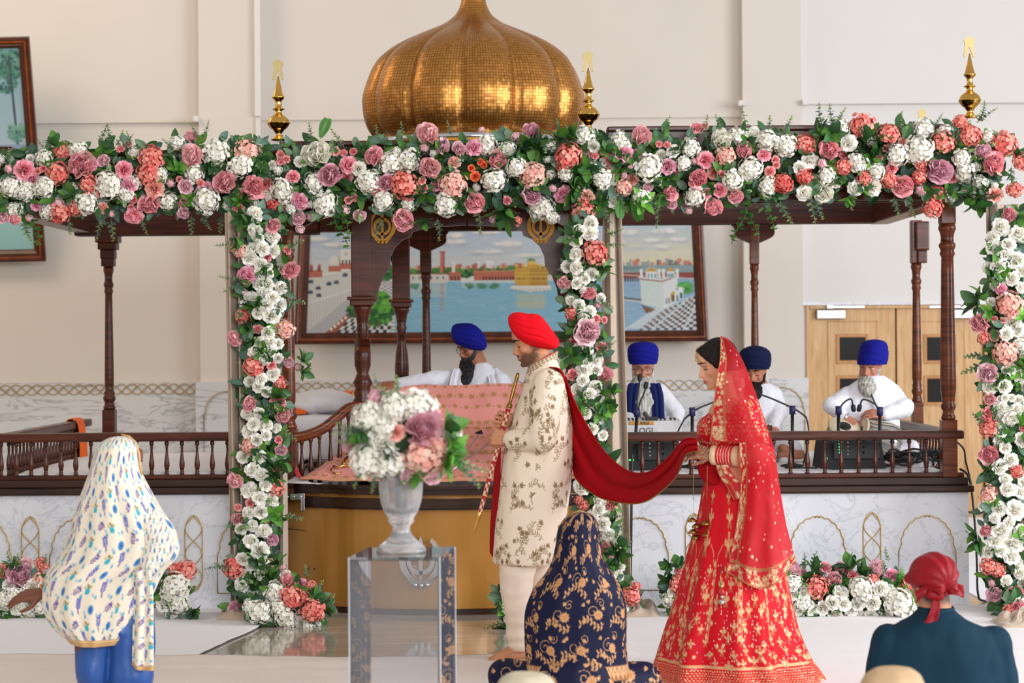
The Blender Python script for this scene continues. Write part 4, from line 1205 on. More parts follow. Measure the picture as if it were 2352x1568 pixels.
# bands along the cuffs
setcol(me, c); setgold(me, gd * .6)
SH = obj('coat', me, M['brocade'], GR)
cc = Canvas(400, 40, rgb(222, 204, 172))
for k in range(26):
 for r_ in range(3): cc.flower(8 + k * 16 + (8 if r_ % 2 else 0), 7 + r_ * 13, 7, 5, rgb(120, 98, 70), .4, a0=k)
n_ = 60; A = []
for k, (up, grow) in enumerate(((0, 1.0), (.25, 1.0), (.5, .98), (.75, .97), (1.0, .96))):
 row = []
 for j in range(n_ + 1):
  t = 2 * math.pi * j / n_
  # collar stands round the neck, dipping at the throat
  x = 1244 + 4 * up + math.cos(t) * 33 * grow; yb = 843 + (-math.cos(t)) * 17 - 19 * up
  row.append(g.q(x, yb, math.sin(t) * 40 * grow))
 A.append(row)
A = np.array([[list(p) for p in r] for r in A])
uu, vv = np.meshgrid(np.linspace(0, 1, n_ + 1), np.linspace(1, 0, 5)); 
A2 = grid_surface(A.tolist(), 4, 6); uu, vv = np.meshgrid(np.linspace(0, 1, A2.shape[1]), np.linspace(1, 0, A2.shape[0]))
c, gd = cc.sample(uu, vv)
obj('collar', sheet_mesh('collar', A2, c, gd, thick=-.006), M['brocade'], SH)
mb = MB(); mb.tube([A2[-1, j] for j in range(0, A2.shape[1])], .004, 6); obj('collar_piping', mb, M.setdefault('red_silk', plain('red_silk', rgb(196, 22, 34), .5, var=.04, sheen=.3)), SH)
mb = MB(); mb.tube([g.q(x, y, -91) for x, y in ((1217, 1112), (1218, 1160), (1217, 1200), (1216, 1240), (1214, 1288))], [.003, .004, .005, .006, .007], 6, flat=.6); obj('side_slit', mb, M.setdefault('slit', plain('slit_shadow', rgb(90, 70, 58), .8)), SH)  # raised dark strip; its colour stands in for shade inside the slit
# turban: pleats gathered at the brow and at the nape
ax0, ax1 = Vector((1171, 0, 742)), Vector((1279, 0, 786))
tb = MB(); R = []
# silhouette top and bottom at stations along the slanted axis
st = [(1167, 729, 742, 12), (1172, 722, 755, 30), (1182, 717.5, 772, 42), (1196, 717, 785, 50), (1212, 720, 794, 54), (1228, 720, 799, 56), (1243, 726, 801, 55), (1257, 742, 802, 50), (1270, 760, 802, 40), (1279, 773, 799, 26), (1284, 781, 793, 8)]
def pleat(t, v):
 x = (t / math.pi * 8 + .3) % 1.0
 return 1 - .055 * (1 - min(1, x * 2.2) ** .5)
g.xloft(tb, st, n=132, sub=6, mod=pleat, sq=2.7)
me = tb.mesh('turban')
obj('turban', me, M.setdefault('red_turban', plain('red_turban', rgb(226, 8, 28), .85, var=.03, bump=.06, bscale=200, spec=.2)), GR)
mb = MB(); g.loft(mb, [(1176, 748, 2, 10, 0), (1176, 756, 3.5, 12, 0), (1177, 761, 2, 10, 0)], n=12); obj('under_turban', mb, M['white_cotton'], GR)
# sash over the shoulder and its tail in front
def sash_mesh(F_, pts, name, thick=.006, nu=10, nv=8, ruffle=0):
 A = grid_surface([[list(F_.q(*p)) for p in r] for r in pts], nu, nv)
 return A
red = rgb(168, 8, 22)
tail = [[(1142, 1010, 20), (1146, 1012, -5), (1150, 1014, -20)], [(1137, 1080, 10), (1143, 1082, -10), (1150, 1085, -25)], [(1131, 1160, 5), (1138, 1165, -15), (1146, 1170, -28)], [(1127, 1230, 5), (1134, 1236, -15), (1142, 1240, -28)], [(1127, 1268, 5), (1132, 1275, -15), (1140, 1280, -28)]]
velvet = M.setdefault('velvet', plain('red_velvet', rgb(158, 4, 18), .8, var=.1, scale=5, spec=.15))
A = sash_mesh(g, tail, 'x')
obj('sash_tail', sheet_mesh('sash_tail', A, thick=.005), velvet, GR)
# ------------------------------------------------------------------ ceremonial sword in his hands
sw = thing('sword', 'ceremonial sword in red and gold sheath held upright in both hands by the groom', 'sword', g.q(1140, 1040, -35))
p0, p1 = g.q(*sw_top), g.q(*sw_bot); d = p1 - p0
def along(t): return p0 + d * t
mb = MB(); mb.tube([along(t) for t in (0, .01, .03, .05, .08, .12, .16, .19, .2, .215, .23)], [.006, .009, .010, .008, .0085, .0105, .0085, .009, .015, .015, .008], 12); obj('hilt', mb, M.setdefault('old_gold', plain('old_gold', rgb(150, 112, 58), .3, .9, var=.15)), sw)
mb = MB()
n_ = 90; R = []
for k in range(n_ + 1):
 t = .22 + (.87 - .22) * k / n_
 R.append(t)
mb.tube([along(t) for t in R], [.0135 - .004 * (t - .22) for t in R], 12, col=rgb(168, 12, 26))
for i in range(len(mb.c)):
 k = i // 12; j = i % 12
 if ((k // 3 + j // 2) % 2 == 0 and k % 15 > 3) or k % 15 == 0: mb.c[i] = (*rgb(222, 196, 160), 1)
obj('scabbard', mb, M['print'], sw)
mb = MB(); mb.tube([along(t) for t in (.865, .87, .9, .96, .99, 1.0)], [.011, .0125, .010, .009, .007, .003], 12); obj('chape', mb, M['brass'], sw)
# ================================================================== the bride
f = Fig(10.2)
BR = thing('person', 'woman in red and gold embroidered wedding dress and net veil walking behind the groom', 'person', (f.q(1690, 1564).x, 10.2, 0))
T = headmat(f.q(1648, 836), .224, 190, 15)
b = MB(); head_prims(b, T, True)
f.cap(b, (1660, 870), (1672, 925), 22, 26)
f.loft(b, [(1672, 915, 26, 40), (1678, 935, 46, 80), (1676, 970, 56, 82), (1670, 1010, 54, 74), (1676, 1060, 50, 66), (1684, 1110, 62, 76), (1690, 1170, 66, 84)], n=30)
for s in (-1, 1):
 f.cap(b, (1692, 1160, 34 * s), (1685, 1350, 34 * s), 44, 32); f.cap(b, (1685, 1350, 34 * s), (1690, 1535, 34 * s), 30, 18)
 foot(b, (f.q(1700, 1500).x, 10.2 + .07 * s, 0), (f.q(1590, 1500).x, 10.2 + .07 * s, 0))
LE, LW_ = (1732, 1046, -104), (1636, 1042, -62)
RE, RW_ = (1718, 1046, 90), (1630, 1050, 14)
f.cap(b, (1706, 948, -82), LE, 30, 24); f.cap(b, LE, LW_, 23, 14); f.cap(b, (1700, 948, 82), RE, 30, 24); f.cap(b, RE, RW_, 23, 14)
hand(b, f.q(1634, 1040, -60), (-1, .25, .16), (.1, -.8, .5), -1, .92, curls=[(18, 25, 15), (30, 34, 20), (38, 42, 25), (45, 48, 30)], spread=.2, thumb=(.75, .35, -.5), thumb_curl=10)
hand(b, f.q(1632, 1050, 10), (-1, -.1, .1), (.2, .45, -.9), -1, .92, curls=[(15, 20, 15), (20, 25, 15), (26, 30, 20), (30, 35, 20)], spread=.2, thumb=(.75, .45, -.3), thumb_curl=10)
me = remesh(b, .0042, 3, name='body')
paint_skin(me, SKIN['bride'], T, lips=rgb(176, 70, 70), zones=[(.30, .13, .035, .06, .09, .028, rgb(150, 92, 60), .7), (.2, .2, -.1, .08, .09, .09, rgb(214, 140, 112), .5)])
# henna on hands and forearms
co = coords(me); c = np.empty(len(co) * 4, np.float32); me.color_attributes['Col'].data.foreach_get('color', c); c = c.reshape(-1, 4)
lim = f.q(1655, 1050).x
hz = np.clip((lim - co[:, 0]) / .01, 0, 1) * (co[:, 2] < f.q(1600, 985).z)
pat = np.array([.5 + .5 * math.sin(p[0] * 420 + 3 * noise.noise(Vector(p) * 60)) * math.sin(p[2] * 420 + 3 * noise.noise(Vector(p) * 50 + Vector((5, 0, 0)))) for p in co.tolist()])
m_ = (hz * np.clip(pat * 1.6 - .1, 0, 1) * .85)[:, None]
c[:, :3] = c[:, :3] * (1 - m_) + np.array(rgb(104, 44, 26)) * m_; setcol(me, c)
BB = obj('body', me, M['skin'], BR)
CF = face_parts(BB, T, eye='down', lashes=True, thick=.017, brow=rgb(34, 22, 16))
# hair: smooth, centre parted, drawn back
def tl(T, k): k.v = [tuple(T @ Vector(v)) for v in k.v]; return k
k = MB()
ellip(k, (-.075, 0, .16), (.405, .372, .392)); ellip(k, (.02, 0, .25), (.29, .33, .27))
for s in (-1, 1):
 pts = [(.30, s * .05, .375), (.28, s * .17, .30), (.20, s * .275, .17), (.06, s * .335, .02), (-.12, s * .34, -.10), (-.32, s * .24, -.16)]
 for a, b_ in zip(pts[:-1], pts[1:]): capsule(k, a, b_, .07, .075)
 capsule(k, (.28, s * .06, .40), (-.05, s * .08, .50), .055, .05)
ellip(k, (-.42, 0, -.10), (.13, .16, .14))
me = remesh(tl(T, k), .005, 4, name='hair'); d = strands(me, .0015, 120, 30)
hair_col(me, rgb(14, 12, 12), rgb(34, 28, 26), d); HR = obj('hair', me, M['hair_mat'], BR)
mb = MB(); bv = BVHTree.FromPolygons([v.co for v in me.vertices], [p.vertices for p in me.polygons]); dz_ = (T.to_3x3() @ Vector((-.5, 0, -1))).normalized()
pts = [h[0] - dz_ * .001 for h in (bv.ray_cast(T @ Vector((x + .5, -.02, 1.2)), dz_) for x in (.26, .2, .14, .08, .02, -.04)) if h[0]]
mb.tube(pts, .0028, 6, col=rgb(188, 140, 110)); obj('hair_parting', mb, M['skin'], HR)
# forehead ornament, earring
mb = MB()
for i, z in enumerate((.40, .35, .30, .25, .20)): mb.sphere(CF(0, z, .018), .0052 + .0025 * (i in (2, 4)), 10, 8)
obj('forehead_ornament', mb, M['brass_pale'], BR)
mb = MB().sphere(CF(0, .10, .006), .0032, 8, 6); obj('bindi', mb, M['red_silk'], BR)
mb = MB()
for s in (-1, 1):
 p = T @ Vector((.02, s * .36, -.19)); mb2 = MB(); mb2.lathe(p - Vector((0, 0, .05)), [(.004, 0), (.016, .006), (.014, .025), (.006, .04), (.003, .05)], 14)
 for q in range(7): mb2.sphere(p + Vector((.014 * math.cos(q), .014 * math.sin(q), -.052)), .0035, 6, 5)
 obj('earring', mb2, M['brass_pale'], BR)
# choli
b = MB()
f.loft(b, [(1676, 938, 40, 78), (1678, 955, 56, 90), (1668, 985, 66, 88), (1664, 1010, 62, 80), (1674, 1045, 54, 70), (1680, 1066, 56, 70)], n=50)
f.ell(b, (1632, 985, -32), (30, 28, 30)); f.ell(b, (1632, 985, 32), (30, 28, 30))
f.cap(b, (1706, 946, -80), (1724, 1010, -98), 35, 32); f.cap(b, (1700, 946, 84), (1716, 1012, 98), 36, 33)
me = subdivide(remesh(b, .0075, 5, name='blouse'), 1); wrinkle(me, .003, 14, (1, 1, .6))
RED = rgb(200, 8, 28); GOLD = rgb(218, 176, 130); GOLD2 = rgb(182, 128, 86)
cv = Canvas(500, 420, RED)
for r_ in range(22):
 for k in range(26):
  x = k * 20 + (10 if r_ % 2 else 0); y = r_ * 20
  if rn.random() < .62: cv.flower(x + rn.uniform(-3, 3), y + rn.uniform(-3, 3), rn.uniform(6, 10), 5, GOLD if rn.random() < .7 else GOLD2, .8, a0=rn.random() * 6)
for k in range(500): cv.ell(rn.uniform(0, 500), rn.uniform(0, 420), 2, 2, 0, (1, .9, .75), .3, .6)
co = coords(me); u, v = mapuv(co, normals(me), f.q(1680, 900).x, f.q(1680, 925).z, 1000, 500, 420)
c, gd = cv.sample(u, np.clip(v, 0, 1)); setcol(me, c); setgold(me, gd); obj('blouse', me, M['brocade'], BR)
# skirt
NU, ST = 560, [(1681, 1060, 54, 62), (1682, 1090, 62, 70), (1684, 1130, 72, 82), (1689, 1190, 88, 98), (1688, 1260, 106, 118), (1686, 1330, 122, 140), (1683, 1400, 138, 160), (1681, 1460, 154, 178), (1684, 1510, 170, 194), (1690, 1545, 184, 206), (1692, 1561, 188, 210)]
folds = [(rn.uniform(0, 6.28), k) for k in (7, 9, 13, 17)]
def sk(t, v):
 a = .062 * max(0, v - .1) * (math.sin(7 * t + folds[0][0] + .5 * v) + .75 * math.sin(11 * t + folds[1][0]) + .5 * math.sin(17 * t + folds[2][0] - v))
 tr = .10 * max(0, v - .55) * math.exp(-((t if t < math.pi else t - 2 * math.pi) / .35) ** 2) * 2.0
 return 1 + a + tr
R = f.loft(None, ST, n=NU, sub=32, mod=sk)
A = np.array([[list(p) for p in r] for r in R])
A[..., 2] = np.maximum(A[..., 2], .004)
cv = Canvas(2200, 760, RED)
rn = random.Random(21)
def fl(x, y, r, n=8): cv.flower(x, y, r, n, GOLD, .9, core=rgb(255, 232, 196), a0=rn.random() * 6)
def motif(x, y, k):
 fl(x, y, 15 * k)
 for s in (-1, 1):
  cv.sprig(x, y, 40 * k, -math.pi / 2 + s * .75, 4, 7 * k, GOLD, .9, 2, s * .14)
  cv.sprig(x, y, 30 * k, math.pi / 2 + s * .9, 3, 6 * k, GOLD2, .9, 2, -s * .14)
 cv.sprig(x, y, 42 * k, -math.pi / 2, 4, 7 * k, GOLD, .9, 2)
NP = 12
for k in range(NP):
 x = (k + .5) * 2200 / NP; w = 2200 / NP
 # rising tree of flowers in the panel
 for i, y in enumerate((110, 165, 225, 290)):
  motif(x, y, .42 + .09 * i)
 for i, y in enumerate(range(352, 600, 34)):
  for q in range(3):
   if rn.random() < .8: motif(x + (q - 1 + (.5 if i % 2 else 0)) * w / 3 + rn.uniform(-9, 9), y + rn.uniform(-13, 13), rn.uniform(.30, .46))
 for q in range(10):
  fl(x + rn.uniform(-w / 2, w / 2), rn.uniform(440, 590), rn.uniform(5, 9), 6)
 for s in (-1, 1):       # beaded panel lines opening towards the hem
  pts = [(x + s * w * .5, 330 + i * 22) for i in range(9)]
  for p in pts: cv.ell(*p, 5, 8, 0, GOLD, .3, .9)
  cv.line([(x + s * w * .44, 330), (x + s * w * .44, 520)], 2.4, GOLD, .9); 
  arch = [(x + s * w * .44, 330), (x + s * w * .40, 305), (x + s * w * .25, 285)]; cv.line(arch, 2.4, GOLD, .9)
y0, y1 = 606, 700
for yy in (598, 602, 606, 700, 704): cv.line([(0, yy), (2200, yy)], 2.6, GOLD, .9)
for k in range(220): cv.ell(k * 10 + 5, 602, 2.6, 2.6, 0, GOLD, .3, .9)
for i in range(8):
 for k in range(170):
  cv.poly([(k * 13 + (6.5 if i % 2 else 0) + dx_, 617 + i * 11 + dy_) for dx_, dy_ in ((-4, 0), (0, -4.6), (4, 0), (0, 4.6))], GOLD, .9)
for k in range(90): fl(k * 25 + rn.uniform(-4, 4), 722 + rn.uniform(-4, 4), 13, 6); 
for k in range(180): fl(k * 12.5, 745, 7, 5)
for k in range(1500): cv.ell(rn.uniform(0, 2200), rn.uniform(330, 750), 1.7, 1.7, 0, (1, .93, .82), .3, .4)
uu, vv = np.meshgrid(np.arange(NU) / NU, np.linspace(0, 1, A.shape[0]))
c, gd = cv.sample(uu, vv)
obj('skirt', sheet_mesh('skirt', A, c, gd, closed=True), M['brocade'], BR)
# veil over head, back and near arm
VG = [
 [(1650, 772, 30), (1652, 771, -20), (1666, 775, -22), (1676, 780, 0), (1668, 776, 25), (1650, 774, 40)],
 [(1646, 822, 88), (1645, 822, -90), (1684, 818, -78), (1704, 826, -12), (1690, 822, 55), (1660, 820, 88)],
 [(1640, 880, 96), (1635, 880, -98), (1690, 880, -98), (1730, 892, -20), (1715, 890, 60), (1665, 885, 96)],
 [(1632, 945, 108), (1627, 945, -108), (1700, 950, -126), (1752, 962, -40), (1735, 955, 80), (1680, 950, 110)],
 [(1626, 1006, 120), (1619, 1006, -126), (1712, 1012, -150), (1772, 1030, -70), (1752, 1030, 90), (1690, 1010, 120)],
]
def densify(V, nu, nv): return grid_surface([[list(f.q(*p)) for p in r] for r in V], nu, nv)
def veil_cols(Rn, Cn, wide, dots, band_u=True, seed=3, alpha=.52, bands=('u0',), inner=RED):
 cv = Canvas(wide[0], wide[1], rgb(214, 16, 34)); al = np.full((wide[1], wide[0]), alpha)
 r = random.Random(seed)
 for k in range(dots):
  x, y = r.uniform(0, wide[0]), r.uniform(0, wide[1]); rr = r.choice((2.2, 2.8, 3.6))
  cv.ell(x, y, rr, rr, 0, rgb(255, 226, 200), .3, .7); w = cv.win(x - rr, y - rr, x + rr, y + rr)
  if w: al[w[0], w[1]] = 1
 bw = 46
 def band(x0, y0, x1, y1, horiz):
  cv.rect(x0, y0, x1, y1, RED); al[int(y0):int(y1) + 1, int(x0):int(x1) + 1] = 1
  L = (x1 - x0) if horiz else (y1 - y0); n = int(L / 15)
  for i in range(n * 3):
   t = r.uniform(0, L); w = r.uniform(6, bw - 6); p = (x0 + t, y0 + w) if horiz else (x0 + w, y0 + t)
   cv.flower(*p, r.uniform(6, 10), 5, GOLD if r.random() < .75 else rgb(240, 214, 170), .9, core=rgb(255, 240, 220), a0=r.random() * 6)
  for o in (1.5, 5, bw - 5, bw - 1.5):
   if horiz: cv.line([(x0, y0 + o), (x1, y0 + o)], 2.6, GOLD2, .9)
   else: cv.line([(x0 + o, y0), (x0 + o, y1)], 2.6, GOLD2, .9)
 if 'u0' in bands: band(0, 0, bw, wide[1] - 1, False)
 if 'u1' in bands: band(wide[0] - bw - 1, 0, wide[0] - 1, wide[1] - 1, False)
 if 'v1' in bands: band(0, wide[1] - bw - 1, wide[0] - 1, wide[1] - 1, True)
 uu, vv = np.meshgrid(np.linspace(0, 1, Cn), np.linspace(0, 1, Rn))
 c, gd = cv.sample(uu, vv)
 xi = np.clip((uu * wide[0]).astype(int), 0, wide[0] - 1); yi = np.clip((vv * wide[1]).astype(int), 0, wide[1] - 1)
 return np.concatenate([c, al[yi, xi][..., None]], 2), gd
VEIL = BR
V1 = [r[1:] for r in VG]
A = densify(V1, 40, 60)
rr, cc_ = A.shape[:2]
fold = .010 * np.sin(np.linspace(0, 30, cc_))[None, :] * np.linspace(0.1, 1, rr)[:, None] * np.clip((np.linspace(0, 1, cc_) - .2) * 4, 0, 1)[None, :]
A[..., 1] += fold
c, gd = veil_cols(rr, cc_, (430, 400), 60)
VEIL = obj('veil', sheet_mesh('veil', A, c, gd), M['veil'], BR, 'sheer red net veil with gold border')
V2 = [
 [(1682, 1008, -154), (1740, 1014, -148), (1771, 1030, -60), (1752, 1030, 90)],
 [(1684, 1050, -146), (1745, 1055, -146), (1777, 1070, -60), (1758, 1070, 90)],
 [(1688, 1110, -120), (1745, 1112, -132), (1784, 1125, -70), (1764, 1120, 90)],
 [(1680, 1190, -112), (1742, 1195, -132), (1795, 1195, -80), (1770, 1190, 95)],
 [(1668, 1250, -122), (1735, 1262, -145), (1806, 1245, -95), (1776, 1230, 105)],
 [(1655, 1300, -136), (1738, 1334, -160), (1812, 1272, -110), (1782, 1262, 110)],
]
A = densify(V2, 56, 44); rr, cc_ = A.shape[:2]
A[..., 1] += .012 * np.sin(np.linspace(0, 26, cc_))[None, :] * np.linspace(.2, 1, rr)[:, None]
c, gd = veil_cols(rr, cc_, (430, 360), 90, bands=('u0', 'v1'), alpha=.8, seed=8)
obj('side_drape', sheet_mesh('side_drape', A, c, gd), M['veil'], VEIL)
V3 = [[(1636, 1064, -84), (1650, 1062, -90), (1664, 1062, -92)], [(1644, 1088, -92), (1660, 1086, -98), (1676, 1084, -100)], [(1660, 1112, -100), (1676, 1108, -106), (1692, 1104, -108)], [(1674, 1140, -106), (1688, 1136, -110), (1700, 1132, -112)]]
A = densify(V3, 22, 20); c, gd = veil_cols(A.shape[0], A.shape[1], (68, 120), 0, bands=('u0', 'u1'), alpha=1, seed=4)
obj('front_border', sheet_mesh('front_border', A, c, gd), M['veil'], VEIL)
# bangles on the forearm
ea, eb = f.q(1690, 1043, -88), f.q(1626, 1041, -58); dd = eb - ea
cols = [('ivory', .135), ('ivory', .135)]
iv = plain('ivory', rgb(226, 200, 160), .4, var=.08); rb = plain('bangle_red', rgb(214, 20, 34), .3, var=.04); wh = plain('bangle_white', rgb(246, 214, 196), .35)
def bangle(t0, t1, m_, r):
 n_ = 28; q = Vector((0, 0, 1)).rotation_difference(dd.normalized())
 mb = MB(); L = dd.length * (t1 - t0)
 mb.lathe(ea + dd * t0, [(r - .006, 0), (r, .0005), (r + .001, L * .5), (r, L - .0005), (r - .006, L)], 32, axis=dd)
 obj('bangle', mb, m_, BR)
bangle(0, .2, iv, .047); t = .205
for k in range(11):
 w_ = .06 if k % 2 == 0 else .026
 bangle(t, t + w_, rb if k % 2 == 0 else wh, .046 - .0004 * k); t += w_ + .004
bangle(t + .005, t + .19, iv, .046)
# hanging golden tassels
for px, y0, y1, dz in ((1590, 1065, 1185, -40), (1619, 1065, 1190, -62)):
 mb = MB(); mb.tube([f.q(px, y0, dz), f.q(px - 1, (y0 + y1) / 2, dz), f.q(px, y1, dz)], .0012, 6); th = obj('ornament_thread', mb, M['brass_pale'], BR)
 for q in range(4):
  p = f.q(px + (-4, 6, -2, 4)[q], y1 + q * 13, dz - 4); mb = MB(); mb.lathe(p - Vector((0, 0, .02)), [(.020, 0), (.022, .004), (.014, .014), (.003, .022)], 14, mod=lambda t, h: 1 + .12 * math.cos(7 * t)); obj('dome_bell', mb, M['old_gold'], th)
# bead tassel on the skirt
mb = MB(); mb.tube([f.q(1645, 1285, -140), f.q(1640, 1310, -150), f.q(1643, 1365, -156)], .003, 6); th = obj('bead_tassel', mb, M['old_gold'], BR)
for y, r_, mm in ((1328, 4, M['brass_pale']), (1341, 6, M['red_silk']), (1352, 4, M['silver']), (1364, 7, M['silver'])):
 obj('bead', MB().sphere(f.q(1643, y, -156), r_ / f.s, 12, 8), mm, th)
# the long sash from the groom's shoulder to her hands
def Q(px, py, Y): return list(P(px, py, Y))
SA = [
 [Q(1262, 842, 10.78), Q(1286, 846, 10.72), Q(1300, 868, 10.84), Q(1330, 940, 10.82), Q(1385, 1030, 10.72), Q(1440, 1078, 10.56), Q(1490, 1082, 10.40), Q(1535, 1048, 10.24), Q(1570, 1008, 10.10), Q(1600, 1006, 10.06)],
 [Q(1255, 852, 11.0), Q(1285, 862, 10.88), Q(1304, 900, 10.90), Q(1328, 985, 10.88), Q(1380, 1072, 10.78), Q(1440, 1110, 10.62), Q(1492, 1104, 10.46), Q(1540, 1066, 10.28), Q(1572, 1022, 10.12), Q(1602, 1016, 10.06)],
 [Q(1250, 858, 11.15), Q(1288, 880, 11.02), Q(1308, 950, 10.96), Q(1325, 1040, 10.90), Q(1372, 1110, 10.82), Q(1430, 1136, 10.66), Q(1488, 1128, 10.48), Q(1546, 1082, 10.28), Q(1574, 1034, 10.12), Q(1602, 1026, 10.06)],
 [Q(1250, 866, 11.25), Q(1290, 905, 11.12), Q(1312, 1000, 11.02), Q(1318, 1088, 10.94), Q(1366, 1136, 10.80), Q(1425, 1154, 10.62), Q(1485, 1150, 10.44), Q(1548, 1100, 10.24), Q(1575, 1046, 10.09), Q(1603, 1036, 10.05)],
]
A = grid_surface(SA, 10, 12); rr, cc_ = A.shape[:2]
A[..., 1] += .012 * np.sin(np.linspace(0, 16, rr))[:, None]
sash = obj('sash', sheet_mesh('sash', A, thick=.006), velvet)
tag(sash, 'long dark red velvet sash stretched from the man in cream to the woman in red', 'sash')
mb = MB(); mb.tube([A[-1, j] + np.array([0, -.004, 0]) for j in range(30, cc_)], .0035, 6); obj('gold_edging', mb, M['old_gold'], sash)
mb = MB(); mb.tube([A[18, j] + np.array([0, -.008, 0]) for j in range(62, cc_ - 12)], .0022, 6); obj('gold_edging', mb, M['old_gold'], sash)
SB = [[(1600, 1020, -20), (1625, 1040, -35), (1645, 1050, -45), (1668, 1060, -50)], [(1600, 1055, -25), (1622, 1072, -45), (1645, 1078, -50), (1672, 1080, -55)], [(1606, 1090, -30), (1626, 1100, -52), (1650, 1104, -60), (1676, 1098, -62)], [(1622, 1106, -30), (1640, 1114, -50), (1656, 1116, -60), (1672, 1108, -62)]]
A = grid_surface([[list(f.q(*p)) for p in r] for r in SB], 10, 10)
obj('sash_end', sheet_mesh('sash_end', A, thick=.006), velvet, sash)
# ================================================================== people seated on the stage
BLUE = plain('royal_blue_turban', rgb(22, 26, 138), .85, var=.05, bump=.06, bscale=200, spec=.2)
NAVY = plain('navy_turban', rgb(20, 28, 66), .85, var=.05, bump=.06, bscale=200, spec=.2)
NAVYC = plain('navy_cotton', rgb(24, 36, 92), .85, var=.05, bump=.2, bscale=40, spec=.2)
def front_turban(fg, parent, st, mat, N=7, slant=.9):
 """wound turban seen from the front: tight bands rising to one side"""
 mb = MB()
 def mod(t, v):
  x = (v * N + slant * math.sin(t + .6) + .2) % 1.0
  return 1 - .05 * (1 - min(1, x * 2.4) ** .5)
 fg.loft(mb, st, n=72, sub=14, mod=mod, sq=2.15)
 return obj('turban', mb.mesh('turban'), mat, parent)
def beard_mesh(mb, voxel, cols, amp=.004, seed=0, grad=None, fz=14, smooth=3):
 me = remesh(mb, voxel, smooth, name='beard'); d = strands(me, amp, 90, fz, seed)
 hair_col(me, cols[0], cols[1], d, grad, cols[2] if len(cols) > 2 else None)
 return me
# ------------------------------------------------------------------ reader behind the throne
h = Fig(14.7)
TH = thing('person', 'man in blue turban with dark beard seated behind the pink cloth, arm outstretched', 'person', (h.q(1090, 980).x, 14.7, .80))
T = headmat(h.q(1082, 797), .228, 213, 16)
b = MB(); head_prims(b, T)
h.cap(b, (1092, 822), (1102, 858), 22, 26)
h.loft(b, [(1104, 850, 26, 30), (1102, 875, 58, 36), (1096, 920, 56, 36), (1090, 980, 52, 36), (1086, 1040, 50, 40)], n=28)
h.cap(b, (1062, 866, -8), (985, 872, -30), 19, 16); h.cap(b, (985, 872, -30), (912, 882, -44), 14, 10)
h.cap(b, (1144, 880, 6), (1168, 930, -10), 17, 16); h.cap(b, (1172, 930, -10), (1120, 960, -50), 16, 11)
for s in (-1, 1): h.cap(b, (1090 + 26 * s, 1040, 0), (1090 + 95 * s, 1050, -40), 26, 20); h.cap(b, (1090 + 95 * s, 1050, -40), (1090 - 5 * s, 1054, -70), 18, 13)
hand(b, h.q(910, 883, -44), (-1, -.15, -.05), (.1, -.5, .8), -1, 1.0, curl=(15, 22, 15), thumb=(.7, .5, -.3))
hand(b, h.q(1120, 960, -50), (-1, -.3, 0), (0, 0, 1), 1, 1.0)
me = remesh(b, .005, 3, name='body'); paint_skin(me, SKIN['granthi'], T, lips=rgb(140, 80, 72)); hb = obj('body', me, M['skin'], TH)
cf = face_parts(hb, T, eye='down', thick=.022)
mb = MB(); pl = lambda *pts: mb.tube([Vector(p) for p in pts], .0022, 6)
for s in (-1, 1):
 c0 = [cf(s * .13, 0, .05)]; r = .028
 fwd = (T.to_3x3() @ Vector((1, 0, 0))).normalized(); sy = (T.to_3x3() @ Vector((0, 1, 0))).normalized(); uz = fwd.cross(sy)
 mb.tube([c0[0] + sy * r * math.cos(a) + uz * r * .72 * math.sin(a) for a in [2 * math.pi * k / 20 for k in range(21)]], .0020, 6)
 mb.tube([c0[0] + sy * r * s, T @ Vector((.1, s * .30, .02)), T @ Vector((-.05, s * .33, .0))], .0018, 6)
mb.tube([cf(-.04, .01, .05), cf(.04, .01, .05)], .002, 6)
obj('glasses', mb, M['black'], hb)
b = MB()
def tp(T, x, y, z): return T @ Vector((x, y, z))
def tcap(b, T, p, q, r0, r1): k = T.to_scale()[0]; capsule(b, T @ Vector(p), T @ Vector(q), r0 * k, r1 * k)
def beard_shape(b, T, fg, tip, wr, tipr, dd=-8, mous=True):
 for s in (-1, 1):
  tcap(b, T, (.0, s * .275, -.02), (.12, s * .22, -.26), .05, .09)
  tcap(b, T, (.12, s * .2, -.27), (.26, s * .09, -.40), .10, .12)
  if mous: tcap(b, T, (.385, s * .015, -.225), (.30, s * .15, -.285), .032, .035)
 tcap(b, T, (.22, 0, -.38), (.30, 0, -.47), .15, .15)
 a = T @ Vector((.22, 0, -.48)); q = fg.q(*tip)
 capsule(b, a, a.lerp(q, .5), wr / fg.s, wr * .92 / fg.s, flat=(Vector((0, 1, 0)), .6)); capsule(b, a.lerp(q, .5), q, wr * .88 / fg.s, tipr / fg.s, flat=(Vector((0, 1, 0)), .6))
beard_shape(b, T, h, (1070, 872, -48), 22, 13)
obj('beard', beard_mesh(b, .005, (rgb(14, 13, 14), rgb(52, 50, 50), rgb(96, 98, 100)), .005, 2, (h.q(0, 835).z, h.q(0, 806).z)), M['hair_mat'], hb)
mb = MB()
h.xloft(mb, [(1036.5, 757, 770, 6), (1040, 748, 782, 22), (1050, 743, 792, 33), (1064, 741.5, 800, 40), (1080, 742, 805, 43), (1094, 748, 806, 41), (1106, 759, 805, 34), (1114, 772, 802, 22), (1118.5, 781, 794, 6)], n=120, sub=6, mod=pleat, sq=2.5)
obj('turban', mb.mesh('turban'), BLUE, TH)
b = MB()
h.loft(b, [(1105, 834, 22, 24), (1106, 842, 29, 28), (1106, 852, 46, 34), (1105, 864, 60, 38), (1102, 890, 65, 42), (1096, 940, 66, 48), (1090, 1000, 66, 50), (1090, 1058, 72, 56)], n=48, sq=2.3)
